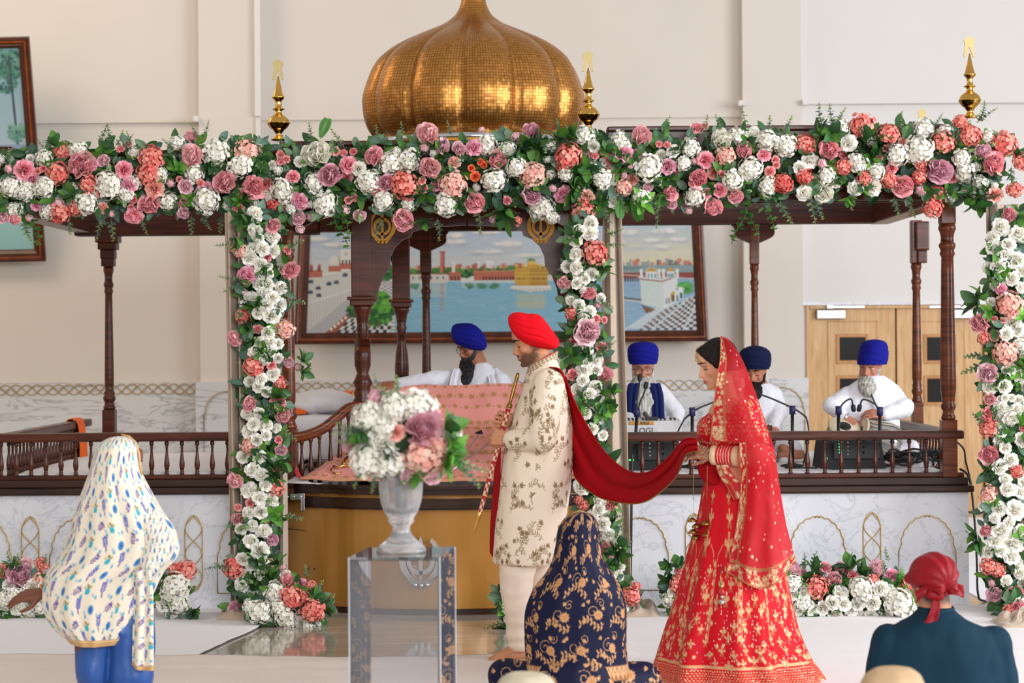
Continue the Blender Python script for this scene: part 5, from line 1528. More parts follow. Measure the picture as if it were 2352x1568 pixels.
h.cap(b, (1058, 868, -8), (985, 874, -30), 25, 23); h.cap(b, (985, 874, -30), (922, 881, -42), 22, 17)
h.cap(b, (1150, 876, 6), (1172, 930, -10), 22, 22); h.cap(b, (1174, 930, -10), (1126, 958, -46), 22, 17)
for s in (-1, 1): h.cap(b, (1090 + 20 * s, 1046, 0), (1090 + 98 * s, 1052, -40), 30, 24); h.cap(b, (1090 + 98 * s, 1052, -40), (1090, 1056, -72), 22, 18)
me = cloth(b, .0075, 4, 'robe', .012, 8, (1, 1, .7), 4, .004); obj('robe', me, M['white_cotton'], TH)
for a, nm in (([(1058, 846, -28), (1050, 880, -52), (1050, 930, -56), (1052, 985, -58)], 'left'), ([(1128, 844, -12), (1140, 880, -46), (1142, 930, -56), (1138, 985, -58)], 'right')):
 A = grid_surface([[list(h.q(x + dx, y, d - 4 * abs(dx) / 16)) for dx in (-16, -6, 4, 14)] for x, y, d in a], 8, 10)
 A[..., 1] += .006 * np.sin(np.linspace(0, 14, A.shape[1]))[None, :]
 obj('shawl', sheet_mesh('shawl', A, thick=.006), M['white_cotton'], TH)
mb = MB(); mb.lathe(h.q(916, 882, -43), [(.034, -.006), (.037, 0), (.034, .006)], 24, axis=(-1, 0, 0)); obj('steel_bangle', mb, M['steel'], TH)
# ------------------------------------------------------------------ the three musicians
def musician(Y, hc, hh, yaw, pitch, skin, label, neck, torso, arms, hands, legs, lips, eye='open', base=(0, 0)):
 fg = Fig(Y); th = thing('person', label, 'person', (fg.q(base[0], base[1]).x, Y, .80), 'musicians seated on the stage')
 T = headmat(fg.q(*hc), hh, yaw, pitch)
 b = MB(); head_prims(b, T)
 fg.cap(b, neck[0], neck[1], 20, 24)
 fg.loft(b, torso, n=28)
 for (p, q, r0, r1) in arms: fg.cap(b, p, q, r0 * .72, r1 * .70)
 for hd in hands: hand(b, fg.q(*hd[0]), *hd[1:3], hd[3], 1.0, **hd[4])
 for (p, q, r0, r1) in legs: fg.cap(b, p, q, r0 * .85, r1 * .85)
 return fg, th, T, b
def finish(fg, th, T, b, skin, lips, eye, brow, thick=.02):
 me = remesh(b, .005, 3, name='body'); paint_skin(me, skin, T, lips=lips); bo = obj('body', me, M['skin'], th)
 return bo, face_parts(bo, T, eye=eye, thick=thick, brow=brow)
def shirt(fg, th, torso, arms, legs, seed, k=1.2, mat='white_cotton', name='tunic', wamp=.009):
 b = MB(); fg.loft(b, torso, n=48, sq=2.3)
 for (p, q, r0, r1) in arms: fg.cap(b, p, q, r0 * k, r1 * k)
 for (p, q, r0, r1) in legs: fg.cap(b, p, q, r0 * 1.15, r1 * 1.15)
 me = cloth(b, .0075, 4, name, wamp, 8, (1, 1, .7), seed, .004); return obj(name, me, M[mat], th)
def lenses(fg, T, cf, bo, m_):
 mb = MB(); fwd = (T.to_3x3() @ Vector((1, 0, 0))).normalized(); sy = (T.to_3x3() @ Vector((0, 1, 0))).normalized(); uz = fwd.cross(sy)
 for s in (-1, 1):
  c0 = cf(s * .14, -.015, .07); r = .031
  mb.tube([c0 + sy * r * math.cos(a) + uz * r * .8 * math.sin(a) for a in [2 * math.pi * k / 20 for k in range(21)]], .0019, 6)
  mb.tube([c0 + sy * r * s + uz * .01, T @ Vector((.1, s * .31, .02)), T @ Vector((-.05, s * .335, .0))], .0018, 6)
 mb.tube([cf(-.05, .01, .07), cf(.05, .01, .07)], .0018, 6)
 obj('glasses', mb, m_, bo)
# elder at the harmonium
arms = [((1448, 902, 0), (1430, 948, -20), 17, 16), ((1430, 948, -20), (1452, 968, -62), 15, 11), ((1514, 902, 0), (1552, 946, -20), 18, 17), ((1552, 946, -20), (1549, 966, -52), 16, 12)]
legs = [((1480, 1012, 0), (1400, 1020, -40), 24, 19), ((1400, 1020, -40), (1490, 1024, -64), 18, 13), ((1480, 1012, 0), (1562, 1020, -40), 24, 19), ((1562, 1020, -40), (1470, 1026, -54), 18, 13)]
hands_ = [((1452, 968, -62), (.4, -.8, -.25), (.1, -.2, 1), 1, dict(curl=(20, 30, 20))), ((1549, 964, -54), (-.45, -.75, -.3), (0, -.2, 1), -1, dict(curl=(25, 35, 25)))]
fg, th, T, b = musician(14.4, (1477, 848), .226, -92, 4, SKIN['elder'], 'elder man with glasses and long white beard playing the white harmonium', [(1477, 866), (1478, 894)], [(1479, 884, 22, 22), (1480, 904, 40, 27), (1480, 950, 38, 28), (1480, 1010, 44, 36)], arms, hands_, legs, None, base=(1478, 1030))
bo, cf = finish(fg, th, T, b, SKIN['elder'], rgb(160, 84, 74), 'open', rgb(120, 116, 112), .018)
lenses(fg, T, cf, bo, plain('bronze_wire', rgb(120, 84, 60), .35, .6))
b = MB(); beard_shape(b, T, fg, (1476, 950, -50), 30, 10)
obj('beard', beard_mesh(b, .005, (rgb(150, 148, 142), rgb(226, 224, 218)), .008, 3), M['hair_mat'], bo)
front_turban(fg, th, [(1477, 836, 31, 36), (1477, 826, 34.5, 39), (1477, 812, 36, 41), (1477, 800, 35, 40), (1477, 791, 29, 34), (1478, 786, 18, 22), (1478, 784, 4, 5)], BLUE)
shirt(fg, th, [(1478, 872, 22, 22), (1478, 879, 31, 26), (1480, 890, 44, 31), (1481, 906, 51, 34), (1481, 940, 50, 36), (1480, 985, 52, 42), (1480, 1026, 60, 52)], arms, legs, 1)
for x0, sgn in ((1449, -1), (1506, 1)):
 A = grid_surface([[list(fg.q(x0 + dx + sgn * o, y, d - 3)) for dx in (-13, -4, 5, 13)] for y, d, o in ((880, -26, -6), (905, -38, 0), (940, -42, 2), (985, -48, 3))], 8, 10)
 A[..., 1] += .006 * np.sin(np.linspace(0, 14, A.shape[1]))[None, :]
 obj('neck_scarf', sheet_mesh('neck_scarf', A, thick=.008), NAVYC, th)
mb = MB(); fg.cap(mb, (1478, 948, -58), (1483, 955, -60), 5, 4); me = mb.mesh('beard_knot'); solid(me, rgb(96, 80, 62)); obj('beard_knot', me, M['hair_mat'], th)
# younger singer
arms = [((1718, 908, 0), (1700, 952, -14), 17, 16), ((1700, 952, -14), (1716, 985, -56), 15, 12), ((1778, 908, 0), (1786, 948, -20), 18, 17), ((1786, 948, -20), (1768, 974, -58), 16, 12)]
legs = [((1748, 1030, 0), (1672, 1040, -40), 26, 20), ((1672, 1040, -40), (1760, 1046, -60), 18, 14), ((1750, 1020, 0), (1812, 1030, -50), 28, 22), ((1812, 1030, -50), (1790, 1048, -76), 19, 14)]
hands_ = [((1716, 985, -56), (.3, -.8, -.3), (.1, -.2, 1), 1, {}), ((1768, 974, -58), (-.25, -.8, -.45), (.1, -.3, 1), -1, {})]
fg, th, T, b = musician(14.5, (1735, 856), .226, -110, 8, SKIN['young'], 'young man in dark navy turban with black beard singing, partly behind the bride', [(1740, 876), (1746, 900)], [(1748, 892, 20, 22), (1748, 912, 38, 27), (1748, 960, 36, 28), (1748, 1026, 44, 38)], arms, hands_, legs, None, base=(1748, 1050))
fg.cap(b, (1790, 1048, -76), (1830, 1036, -80), 9, 8); foot(b, fg.q(1782, 1052, -80), fg.q(1845, 1048, -84), w=.04)
bo, cf = finish(fg, th, T, b, SKIN['young'], rgb(176, 96, 86), 'down', rgb(20, 16, 14), .024)
b = MB(); beard_shape(b, T, fg, (1724, 904, -42), 24, 15)
obj('beard', beard_mesh(b, .005, (rgb(10, 9, 9), rgb(36, 32, 30)), .004, 5), M['hair_mat'], bo)
front_turban(fg, th, [(1735, 848, 31, 36), (1735, 838, 35, 40), (1734, 824, 37.5, 42), (1734, 811, 36, 41), (1734, 802, 29, 34), (1734, 796, 17, 22), (1734, 793, 4, 5)], NAVY)
shirt(fg, th, [(1746, 880, 21, 22), (1747, 888, 30, 27), (1748, 898, 42, 31), (1748, 914, 48, 34), (1748, 950, 48, 36), (1748, 1000, 52, 44), (1748, 1046, 60, 54)], arms, legs, 2)
# tabla player
arms = [((1950, 906, 0), (1910, 932, -30), 18, 18), ((1904, 930, -30), (1928, 958, -56), 17, 12), ((2052, 908, 0), (2072, 938, -20), 19, 19), ((2074, 934, -24), (2022, 950, -60), 19, 12)]
legs = [((1990, 1020, 0), (1900, 1030, -40), 26, 20), ((1900, 1030, -40), (1990, 1036, -62), 18, 13), ((1990, 1020, 0), (2086, 1030, -40), 26, 20), ((2086, 1030, -40), (1990, 1038, -54), 18, 13)]
hands_ = [((1930, 957, -58), (.75, -.4, -.4), (.15, -.5, .8), 1, dict(curl=(8, 14, 10), spread=.25)), ((2020, 950, -60), (-1, -.2, .1), (.1, -.6, .8), -1, dict(curl=(20, 34, 24), spread=.2))]
fg, th, T, b = musician(14.3, (1999, 845), .228, -118, 2, SKIN['elder'], 'man in royal blue turban with grey beard playing the tabla', [(2004, 862), (2004, 892)], [(2004, 880, 25, 25), (2003, 902, 48, 34), (1996, 950, 54, 38), (1992, 1016, 58, 44)], arms, hands_, legs, None, base=(1992, 1040))
bo, cf = finish(fg, th, T, b, rgb(186, 122, 98), rgb(150, 84, 74), 'open', rgb(60, 54, 50), .02)
b = MB(); beard_shape(b, T, fg, (1985, 894, -44), 26, 17)
obj('beard', beard_mesh(b, .005, (rgb(136, 134, 126), rgb(214, 212, 202), rgb(110, 106, 102)), .006, 7, (fg.q(0, 864).z, fg.q(0, 848).z)), M['hair_mat'], bo)
front_turban(fg, th, [(2002, 837, 33, 40, -2), (2004, 826, 35, 42, -1), (2006, 812, 34.5, 41), (2007, 798, 32, 40), (2008, 787, 27, 34), (2008, 781, 16, 22), (2008, 779, 4, 5)], BLUE, 6, 1.1)
shirt(fg, th, [(2005, 864, 25, 26), (2005, 872, 36, 32), (2004, 884, 54, 38), (2002, 900, 66, 42), (1998, 940, 68, 46), (1994, 990, 72, 52), (1992, 1036, 80, 60)], arms, legs, 3)
mb = MB(); mb.tube([fg.q(1988, 890, -46), fg.q(1998, 918, -52), fg.q(2012, 948, -58)], .018, 8, flat=.2, up=(1, 0, 0)); obj('shoulder_strap', mb, M['black'], th)
mb = MB(); mb.lathe(fg.q(1934, 958, -60), [(.034, -.005), (.037, 0), (.034, .005)], 24, axis=(.75, -.4, -.4)); obj('steel_bangle', mb, M['steel'], th)
# ================================================================== guests on the floor
# walking woman in printed shawl
w = Fig(8.93)
WW = thing('person', 'woman in cream floral printed shawl and blue trousers stooping forward at the left', 'person', (w.q(255, 1650).x, 8.93, 0))
T = headmat(w.q(281, 1066), .2, 20, 8)
b = MB(); head_prims(b, T, True)
w.cap(b, (268, 1100), (262, 1150), 30, 34)
w.loft(b, [(264, 1150, 32, 32), (264, 1185, 70, 52), (264, 1230, 80, 56), (258, 1300, 80, 60), (256, 1380, 74, 46), (256, 1420, 76, 52)], n=28)
w.cap(b, (216, 1215, 10), (184, 1295, 16), 24, 22); w.cap(b, (180, 1290, 20), (92, 1366, 34), 22, 16)
w.cap(b, (320, 1215, 0), (345, 1260, -10), 24, 22); w.cap(b, (350, 1255, -10), (318, 1300, 10), 24, 17)
hand(b, w.q(92, 1366, 34), (-1, .05, -.12), (.1, -.5, .9), -1, .95, curl=(12, 18, 12), spread=.15)
hand(b, w.q(318, 1300, 10), (-.3, -.5, -.6), (0, -1, .3), 1, .9)
for s in (-1, 1): w.cap(b, (255 + 42 * s, 1410, 0), (255 + 46 * s, 1540, -20), 44, 32); w.cap(b, (255 + 46 * s, 1540, -20), (255 + 46 * s, 1650, 30), 30, 20); foot(b, w.q(250 + 46 * s, 1668, 40), w.q(250 + 50 * s, 1672, -60))
me = remesh(b, .0055, 3, name='body'); paint_skin(me, SKIN['dark'], T, lips=rgb(120, 60, 56)); wb = obj('body', me, M['skin'], WW); face_parts(wb, T, eye='open')
b = MB(); k = MB(); ellip(k, (-.08, 0, .15), (.40, .36, .375)); tl(T, k); b.add(k.v, k.f, smooth=True); me = remesh(b, .006, 2, name='hair'); d = strands(me, .002, 100, 30); hair_col(me, rgb(16, 13, 12), rgb(40, 32, 28), d); obj('hair', me, M['hair_mat'], wb)
b = MB()
w.loft(b, [(256, 1340, 70, 44), (262, 1400, 86, 54), (262, 1450, 90, 64)], n=30)
w.cap(b, (222, 1430, 0), (214, 1545, -20), 50, 44); w.cap(b, (214, 1545, -20), (212, 1640, 25), 44, 34)
w.cap(b, (304, 1430, 0), (306, 1545, -20), 54, 50); w.cap(b, (306, 1545, -20), (302, 1640, 25), 50, 36)
me = cloth(b, .008, 4, 'trousers', .022, 7, (1, 1, .5), 8, .006); obj('trousers', me, M.setdefault('blue_satin', plain('blue_satin', rgb(38, 84, 158), .38, var=.06, bump=.1, bscale=40)), WW)
NU = 440
ST = [(278, 1001, 6, 6, 0), (275, 1006, 26, 30, 0), (272, 1020, 44, 52, 0), (268, 1050, 53, 62, 0), (266, 1085, 60, 66, 2), (267, 1120, 75, 76, 4), (272, 1170, 98, 86, 6), (281, 1225, 121, 92, 6), (272, 1275, 132, 96, 4), (238, 1320, 130, 96, 0), (222, 1365, 124, 96, 0), (218, 1405, 112, 96, 0), (220, 1440, 90, 94, 0), (226, 1462, 70, 90, 0), (226, 1474, 58, 88, 0)]
rn = random.Random(9); ph = [rn.uniform(0, 6) for _ in range(4)]
def shw(t, v):
 return 1 + .022 * min(1, v * 2) * (math.sin(9 * t + ph[0] + 5 * v) + .8 * math.sin(15 * t + ph[1] - 4 * v) + .6 * math.sin(5 * t + ph[2] + 9 * v))
R = w.loft(None, ST, n=NU, sub=22, mod=shw)
A = np.array([[list(p) for p in r] for r in R])
cream = rgb(236, 226, 206)
cv = Canvas(1500, 620, cream)
B1, B2, B3, PU, TQ, OL = rgb(40, 128, 190), rgb(60, 160, 196), rgb(150, 184, 214), rgb(104, 62, 140), rgb(46, 176, 196), rgb(150, 128, 56)
def print_motifs(cv, W_, H_, n):
 i = 0
 for r_ in range(int(H_ / 46) + 1):
  for k in range(int(W_ / 62) + 1):
   x = k * 62 + (31 if r_ % 2 else 0) + rn.uniform(-7, 7); y = r_ * 46 + rn.uniform(-5, 5); q = (k + 2 * r_) % 4; a = rn.uniform(-.5, .5)
   if q == 0:
    for m_ in range(7): cv.ell(x + 7 * math.cos(m_ * .9), y + 7 * math.sin(m_ * .9), 6, 6, 0, B1, .4)
    cv.ell(x, y, 4, 4, 0, rgb(40, 70, 150), .5)
   elif q == 1: cv.sprig(x - 12, y + 10, 30, -.9 + a, 4, 5.5, PU, 0, 1.6); cv.ell(x + 10, y - 9, 6, 3, a, rgb(66, 70, 170), .4)
   elif q == 2: cv.poly([(x, y - 10), (x + 13, y + 2), (x + 9, y + 11), (x - 9, y + 11), (x - 11, y)], TQ); cv.ell(x - 2, y - 12, 8, 4, .3, OL, .4); cv.ell(x + 10, y - 8, 6, 3, -.5, OL, .4); cv.ell(x - 13, y - 6, 6, 3, .6, rgb(190, 170, 90), .4)
   else: cv.sprig(x, y + 12, 28, -math.pi / 2 + a, 4, 6, rgb(70, 84, 180), 0, 2); cv.ell(x, y + 12, 8, 3, 1.3, PU, .4)
   cv.ell(x + 30, y + 14, 6, 4, .5, B3, .5); cv.ell(x - 24, y + 18, 5, 5, 0, B2, .5)
print_motifs(cv, 1500, 620, 0)
cv.rect(0, 598, 1500, 620, rgb(206, 164, 108)); cv.line([(0, 603), (1500, 603)], 2, rgb(240, 214, 170))
uu, vv = np.meshgrid(np.arange(NU) / NU, np.linspace(0, 1, A.shape[0]))
sl = np.concatenate([[0], np.cumsum(np.linalg.norm(np.diff(A, axis=0), axis=2).mean(1))]); vv = np.repeat((sl / sl[-1])[:, None], NU, 1)
c, gd = cv.sample(uu, vv)
obj('shawl', sheet_mesh('shawl', A, c, None, thick=0, closed=True), M['print'], WW)
# raised arm under the shawl pushes its right edge out; hood edge, hem tail
mb = MB(); b = MB(); w.cap(b, (330, 1190, -20), (372, 1245, -50), 40, 34); w.cap(b, (372, 1245, -50), (352, 1290, -70), 34, 26)
me = subdivide(remesh(b, .008, 4, name='shawl_fold'), 1); wrinkle(me, .01, 8, (1, 1, .5), 2)
co = coords(me); c, gd = cv.sample(np.clip((co[:, 0] - w.q(250, 0).x) * 2.2, 0, 1), np.clip((w.q(0, 1150).z - co[:, 2]) * 1.9, 0, .95)); setcol(me, c); obj('shawl_fold', me, M['print'], WW)
mb = MB(); mb.tube([w.q(*p) for p in ((280, 1000, 0), (299, 1003, -7), (314, 1016, -10), (321, 1040, -12), (324, 1066, -12), (328, 1090, -12))], .011, 8, flat=.45, up=(1, 0, .2)); obj('shawl_edging', mb, M.setdefault('gold_trim', plain('gold_trim', rgb(214, 176, 120), .6, var=.2, scale=80)), WW)
TA = [[(322, 1300, -96), (340, 1298, -104), (362, 1296, -96)], [(324, 1360, -92), (344, 1360, -102), (366, 1358, -92)], [(320, 1440, -88), (342, 1442, -100), (366, 1440, -88)], [(318, 1515, -84), (338, 1524, -96), (366, 1526, -86)]]
A = grid_surface([[list(w.q(*p)) for p in r] for r in TA], 30, 40); A[..., 1] += .012 * np.sin(np.linspace(0, 12, A.shape[1]))[None, :]
c2 = Canvas(140, 480, cream); print_motifs(c2, 140, 480, 0); c2.rect(0, 452, 140, 480, rgb(206, 164, 108))
uu, vv = np.meshgrid(np.linspace(0, 1, A.shape[1]), np.linspace(0, 1, A.shape[0])); c, gd = c2.sample(uu, vv)
obj('shawl_tail', sheet_mesh('shawl_tail', A, c, None, thick=.004), M['print'], WW)
mb = MB()
for o in (0, .012): mb.lathe(w.q(100, 1358, 33) + Vector((o, 0, o * .8)), [(.034, -.004), (.038, 0), (.034, .004)], 20, axis=(-.6, .05, -.7))
obj('gold_bangle', mb, M['brass'], WW)
# seated woman in a navy shawl
n1 = Fig(9.35)
NW = thing('person', 'woman in navy shawl with copper scroll embroidery seated with back turned', 'person', (n1.q(1325, 1630).x, 9.35, 0))
T = headmat(n1.q(1331, 1244), .205, 70, 4)
b = MB(); head_prims(b, T, True)
n1.cap(b, (1330, 1280), (1325, 1320), 28, 32)
n1.loft(b, [(1324, 1316, 32, 32), (1322, 1362, 70, 46), (1322, 1420, 76, 50), (1322, 1520, 80, 56), (1322, 1590, 96, 70)], n=28)
for s in (-1, 1):
 n1.cap(b, (1322 + 66 * s, 1375, 0), (1322 + 84 * s, 1470, 10), 24, 22); n1.cap(b, (1322 + 96 * s, 1470, 10), (1322 + 40 * s, 1560, 90), 22, 16)
 n1.cap(b, (1322 + 50 * s, 1585, 10), (1322 + 150 * s, 1580, 90), 44, 34); n1.cap(b, (1322 + 150 * s, 1580, 90), (1322 - 10 * s, 1605, 130), 30, 20)
 hand(b, n1.q(1322 + 40 * s, 1560, 90), (-s, .6, 0), (0, .3, 1), -s, .9)
me = remesh(b, .0065, 3, name='body'); paint_skin(me, SKIN['dark'], T); obj('body', me, M['skin'], NW)
navy = rgb(12, 17, 50); cop = rgb(200, 150, 104)
def scrolls(cv, W_, H_, seed, sx=118, sy=112):
 r = random.Random(seed)
 for j in range(int(H_ / sy) + 2):
  for i in range(int(W_ / sx) + 2):
   x = i * sx + (sx / 2 if j % 2 else 0) + r.uniform(-8, 8); y = j * sy + r.uniform(-8, 8); s = 1 if (i + j) % 2 else -1
   cv.scroll(x, y, 34, r.uniform(0, 6), s, 2.6, cop, .3, 1.35)
   cv.scroll(x + 46, y - 40, 22, r.uniform(0, 6), -s, 2.4, cop, .3, 1.3)
   pts = [(x - 58 + t * 116, y + 50 + 20 * math.sin(t * 6.28 + j)) for t in [k / 20 for k in range(21)]]; cv.line(pts, 2.5, cop, .3)
   for k in range(0, 21, 3):
    for sd in (-1, 1):
     cv.ell(pts[k][0], pts[k][1] + sd * 10, 4.2, 9, sd * .5, cop, .25, .3)
   for q in range(4):
    a = r.uniform(0, 6.28); px, py = x + 52 * math.cos(a), y + 44 * math.sin(a)
    for e_ in (-.6, 0, .6): cv.ell(px + 7 * math.cos(a + e_), py + 7 * math.sin(a + e_), 8.5, 3.4, a + e_, cop, .25, .3)
   fx, fy = x + 30, y + 14
   cv.flower(fx, fy, 22, 10, cop, .3); cv.ell(fx, fy, 12, 12, 0, rgb(186, 132, 88), .3, .3)
cv = Canvas(1500, 760, navy); scrolls(cv, 1500, 700, 4, 160, 150)
cv.rect(0, 690, 1500, 760, cop, .3)
for k in range(52):
 cv.poly([(k * 29, 755), (k * 29 + 14, 728), (k * 29 + 28, 755)], rgb(150, 100, 64)); cv.ell(k * 29 + 14, 714, 9, 12, 0, rgb(216, 170, 124)); cv.line([(k * 29, 700), (k * 29 + 14, 724), (k * 29 + 29, 700)], 2.5, navy)
for y in (692, 758): cv.line([(0, y), (1500, y)], 3, navy)
ST = [(1336, 1176, 4, 4), (1335, 1179, 20, 24), (1332, 1190, 36, 42), (1328, 1215, 47, 54), (1328, 1250, 52, 56), (1328, 1285, 60, 58), (1329, 1315, 76, 62), (1326, 1350, 100, 68), (1323, 1400, 116, 72), (1322, 1460, 117, 74), (1325, 1515, 117, 78), (1330, 1548, 116, 82), (1332, 1556, 115, 82)]
ph = [rn.uniform(0, 6) for _ in range(4)]
NU = 520
R = n1.loft(None, ST, n=NU, sub=28, mod=lambda t, v: 1 + .014 * min(1, v * 2) * (math.sin(7 * t + ph[0] + 3 * v) + .8 * math.sin(13 * t + ph[1])))
A = np.array([[list(p) for p in r] for r in R]); uu, vv = np.meshgrid(np.arange(NU) / NU, np.linspace(0, 1, A.shape[0]))
# spread pattern evenly by height
zz = (A[0, 0, 2] - A[:, :, 2]); zz /= zz.max(); c, gd = cv.sample(uu, np.clip(zz, 0, 1))
obj('shawl', sheet_mesh('shawl', A, c, gd, closed=True), M['brocade'], NW)
mb = MB(); mb.tube([n1.q(*p) for p in ((1316, 1184, 40), (1332, 1176, 20), (1352, 1180, 10), (1368, 1198, 20), (1376, 1226, 30), (1378, 1256, 40))], .008, 8, flat=.5, up=(1, 0, 0)); obj('shawl_edging', mb, M['gold_trim'], NW)
b = MB()
for s in (-1, 1):
 n1.cap(b, (1322 + 60 * s, 1580, 0), (1322 + 158 * s, 1566 + 4 * s, 60), 56, 46); n1.cap(b, (1322 + 158 * s, 1572, 60), (1322, 1600, 120), 44, 30)
n1.cap(b, (1322, 1560, 0), (1322, 1600, 0), 104, 110)
me = subdivide(remesh(b, .01, 5, name='trousers'), 1); wrinkle(me, .014, 7, (1, 1, 1), 3)
c2 = Canvas(800, 300, navy); scrolls(c2, 800, 300, 8, 160, 120); co = coords(me); u = np.clip((co[:, 0] - n1.q(1110, 0).x) / .82, 0, 1); v = np.clip((n1.q(0, 1490).z - co[:, 2]) / .3, 0, 1); c, gd = c2.sample(u, v); setcol(me, c); setgold(me, gd)
obj('trousers', me, M['brocade'], NW)
# boy in a red head cloth
k1 = Fig(8.33)
BO = thing('person', 'boy in knotted red head cloth and teal shirt seated with back turned', 'person', (k1.q(2165, 1740).x, 8.33, 0))
T = headmat(k1.q(2141, 1345), .222, 112, 6)
b = MB(); head_prims(b, T, False, True)
k1.cap(b, (2146, 1376), (2152, 1440), 36, 40)
k1.loft(b, [(2154, 1425, 46, 40), (2158, 1465, 100, 52), (2162, 1540, 120, 60), (2165, 1650, 118, 70), (2165, 1700, 124, 90)], n=28)
for s in (-1, 1):
 k1.cap(b, (2160 + 112 * s, 1490, 0), (2162 + 146 * s, 1620, 20), 32, 28); k1.cap(b, (2162 + 150 * s, 1620, 20), (2162 + 70 * s, 1680, 120), 30, 20)
 hand(b, k1.q(2162 + 70 * s, 1680, 120), (-s, .5, 0), (0, .3, 1), -s, .9)
 k1.cap(b, (2165 + 60 * s, 1700, 20), (2165 + 190 * s, 1700, 110), 50, 40); k1.cap(b, (2165 + 190 * s, 1700, 110), (2165 - 10 * s, 1722, 160), 36, 24)
me = remesh(b, .006, 3, name='body'); paint_skin(me, SKIN['fair'], T, zones=[(-.2, .1, -.15, .24, .34, .17, rgb(46, 34, 28), .85)]); obj('body', me, M['skin'], BO)
satin = M.setdefault('red_satin', plain('red_satin', rgb(140, 2, 20), .5, var=.06, bump=.05, bscale=30, spec=.3))
b = MB(); k = MB(); ellip(k, (-.06, 0, .18), (.465, .415, .40)); tl(T, k); b.add(k.v, k.f, smooth=True)
k = MB(); capsule(k, (.22, .30, .14), (-.44, .14, -.06), .10, .09); capsule(k, (.22, -.30, .14), (-.44, -.14, -.06), .10, .09); tl(T, k); b.add(k.v, k.f, smooth=True)
me = remesh(b, .006, 5, name='head_cloth')
co = coords(me); Ti = np.array(T.inverted()); L = co @ Ti[:3, :3].T + Ti[:3, 3]
ang = np.arctan2(L[:, 2] - .0, L[:, 1]); nn_ = normals(me); dd_ = .0035 * np.sin(ang * 13 + 3 * L[:, 0]) * np.clip(-L[:, 0] * 3 + .6, 0, 1)
me.vertices.foreach_set('co', (co + nn_ * dd_[:, None]).astype(np.float32).ravel()); me.update()
HC = obj('head_cloth', me, satin, BO)
b = MB(); k1.cap(b, (2128, 1359, -46), (2148, 1362, -48), 12, 12); me = remesh(b, .005, 3, name='knot'); obj('knot', me, satin, HC)
for nm, poly in (('left', [(2140, 1352, -46), (2120, 1348, -48), (2104, 1358, -46), (2096, 1368, -42)]), ('right', [(2150, 1356, -46), (2178, 1350, -44), (2196, 1350, -36), (2208, 1356, -30)]), ('down', [(2140, 1366, -48), (2140, 1388, -50), (2132, 1410, -50), (2128, 1424, -48)])):
 A = grid_surface([[list(k1.q(x + o * (1 if nm == 'down' else 0), y + o * (0 if nm == 'down' else 1), d - 4 * math.cos(o))) for o in np.linspace(-1, 1, 4) * (8 + 7 * i / 3)] for i, (x, y, d) in enumerate(poly)], 5, 6)
 obj('knot_tail', sheet_mesh('knot_tail', A, thick=.004), satin, HC)
b = MB()
k1.loft(b, [(2150, 1400, 44, 44), (2152, 1412, 58, 48), (2156, 1432, 92, 58), (2160, 1462, 132, 70), (2164, 1510, 146, 76), (2166, 1580, 142, 78), (2167, 1660, 134, 84), (2167, 1716, 138, 100)], n=60, sq=2.3)
for s in (-1, 1): k1.cap(b, (2162 + 118 * s, 1480, 0), (2164 + 146 * s, 1610, 20), 46, 40); k1.cap(b, (2164 + 146 * s, 1610, 20), (2162 + 84 * s, 1672, 110), 38, 30)
me = cloth(b, .009, 4, 'shirt', .014, 6, (1, 1, .6), 6, .005); teal = plain('teal_cotton', rgb(10, 46, 64), .75, var=.05, bump=.06, bscale=150, spec=.2)
SHR = obj('shirt', me, teal, BO)
mb = MB(); mb.rings([[k1.q(2150 + 40 * r_ * math.cos(t), y - 5 * math.cos(t) * 0, 40 * r_ * math.sin(t)) for t in [2 * math.pi * j / 32 for j in range(32)]] for y, r_ in ((1412, 1.12), (1396, 1.06), (1392, 1.0), (1412, .98))], cap=False); obj('shirt_collar', mb, teal, SHR)
b = MB()
for s in (-1, 1): k1.cap(b, (2165 + 60 * s, 1702, 20), (2165 + 195 * s, 1704, 110), 58, 46); k1.cap(b, (2165 + 195 * s, 1704, 110), (2165, 1722, 160), 42, 30)
me = cloth(b, .01, 4, 'trousers', .014, 6); obj('trousers', me, NAVYC, BO)
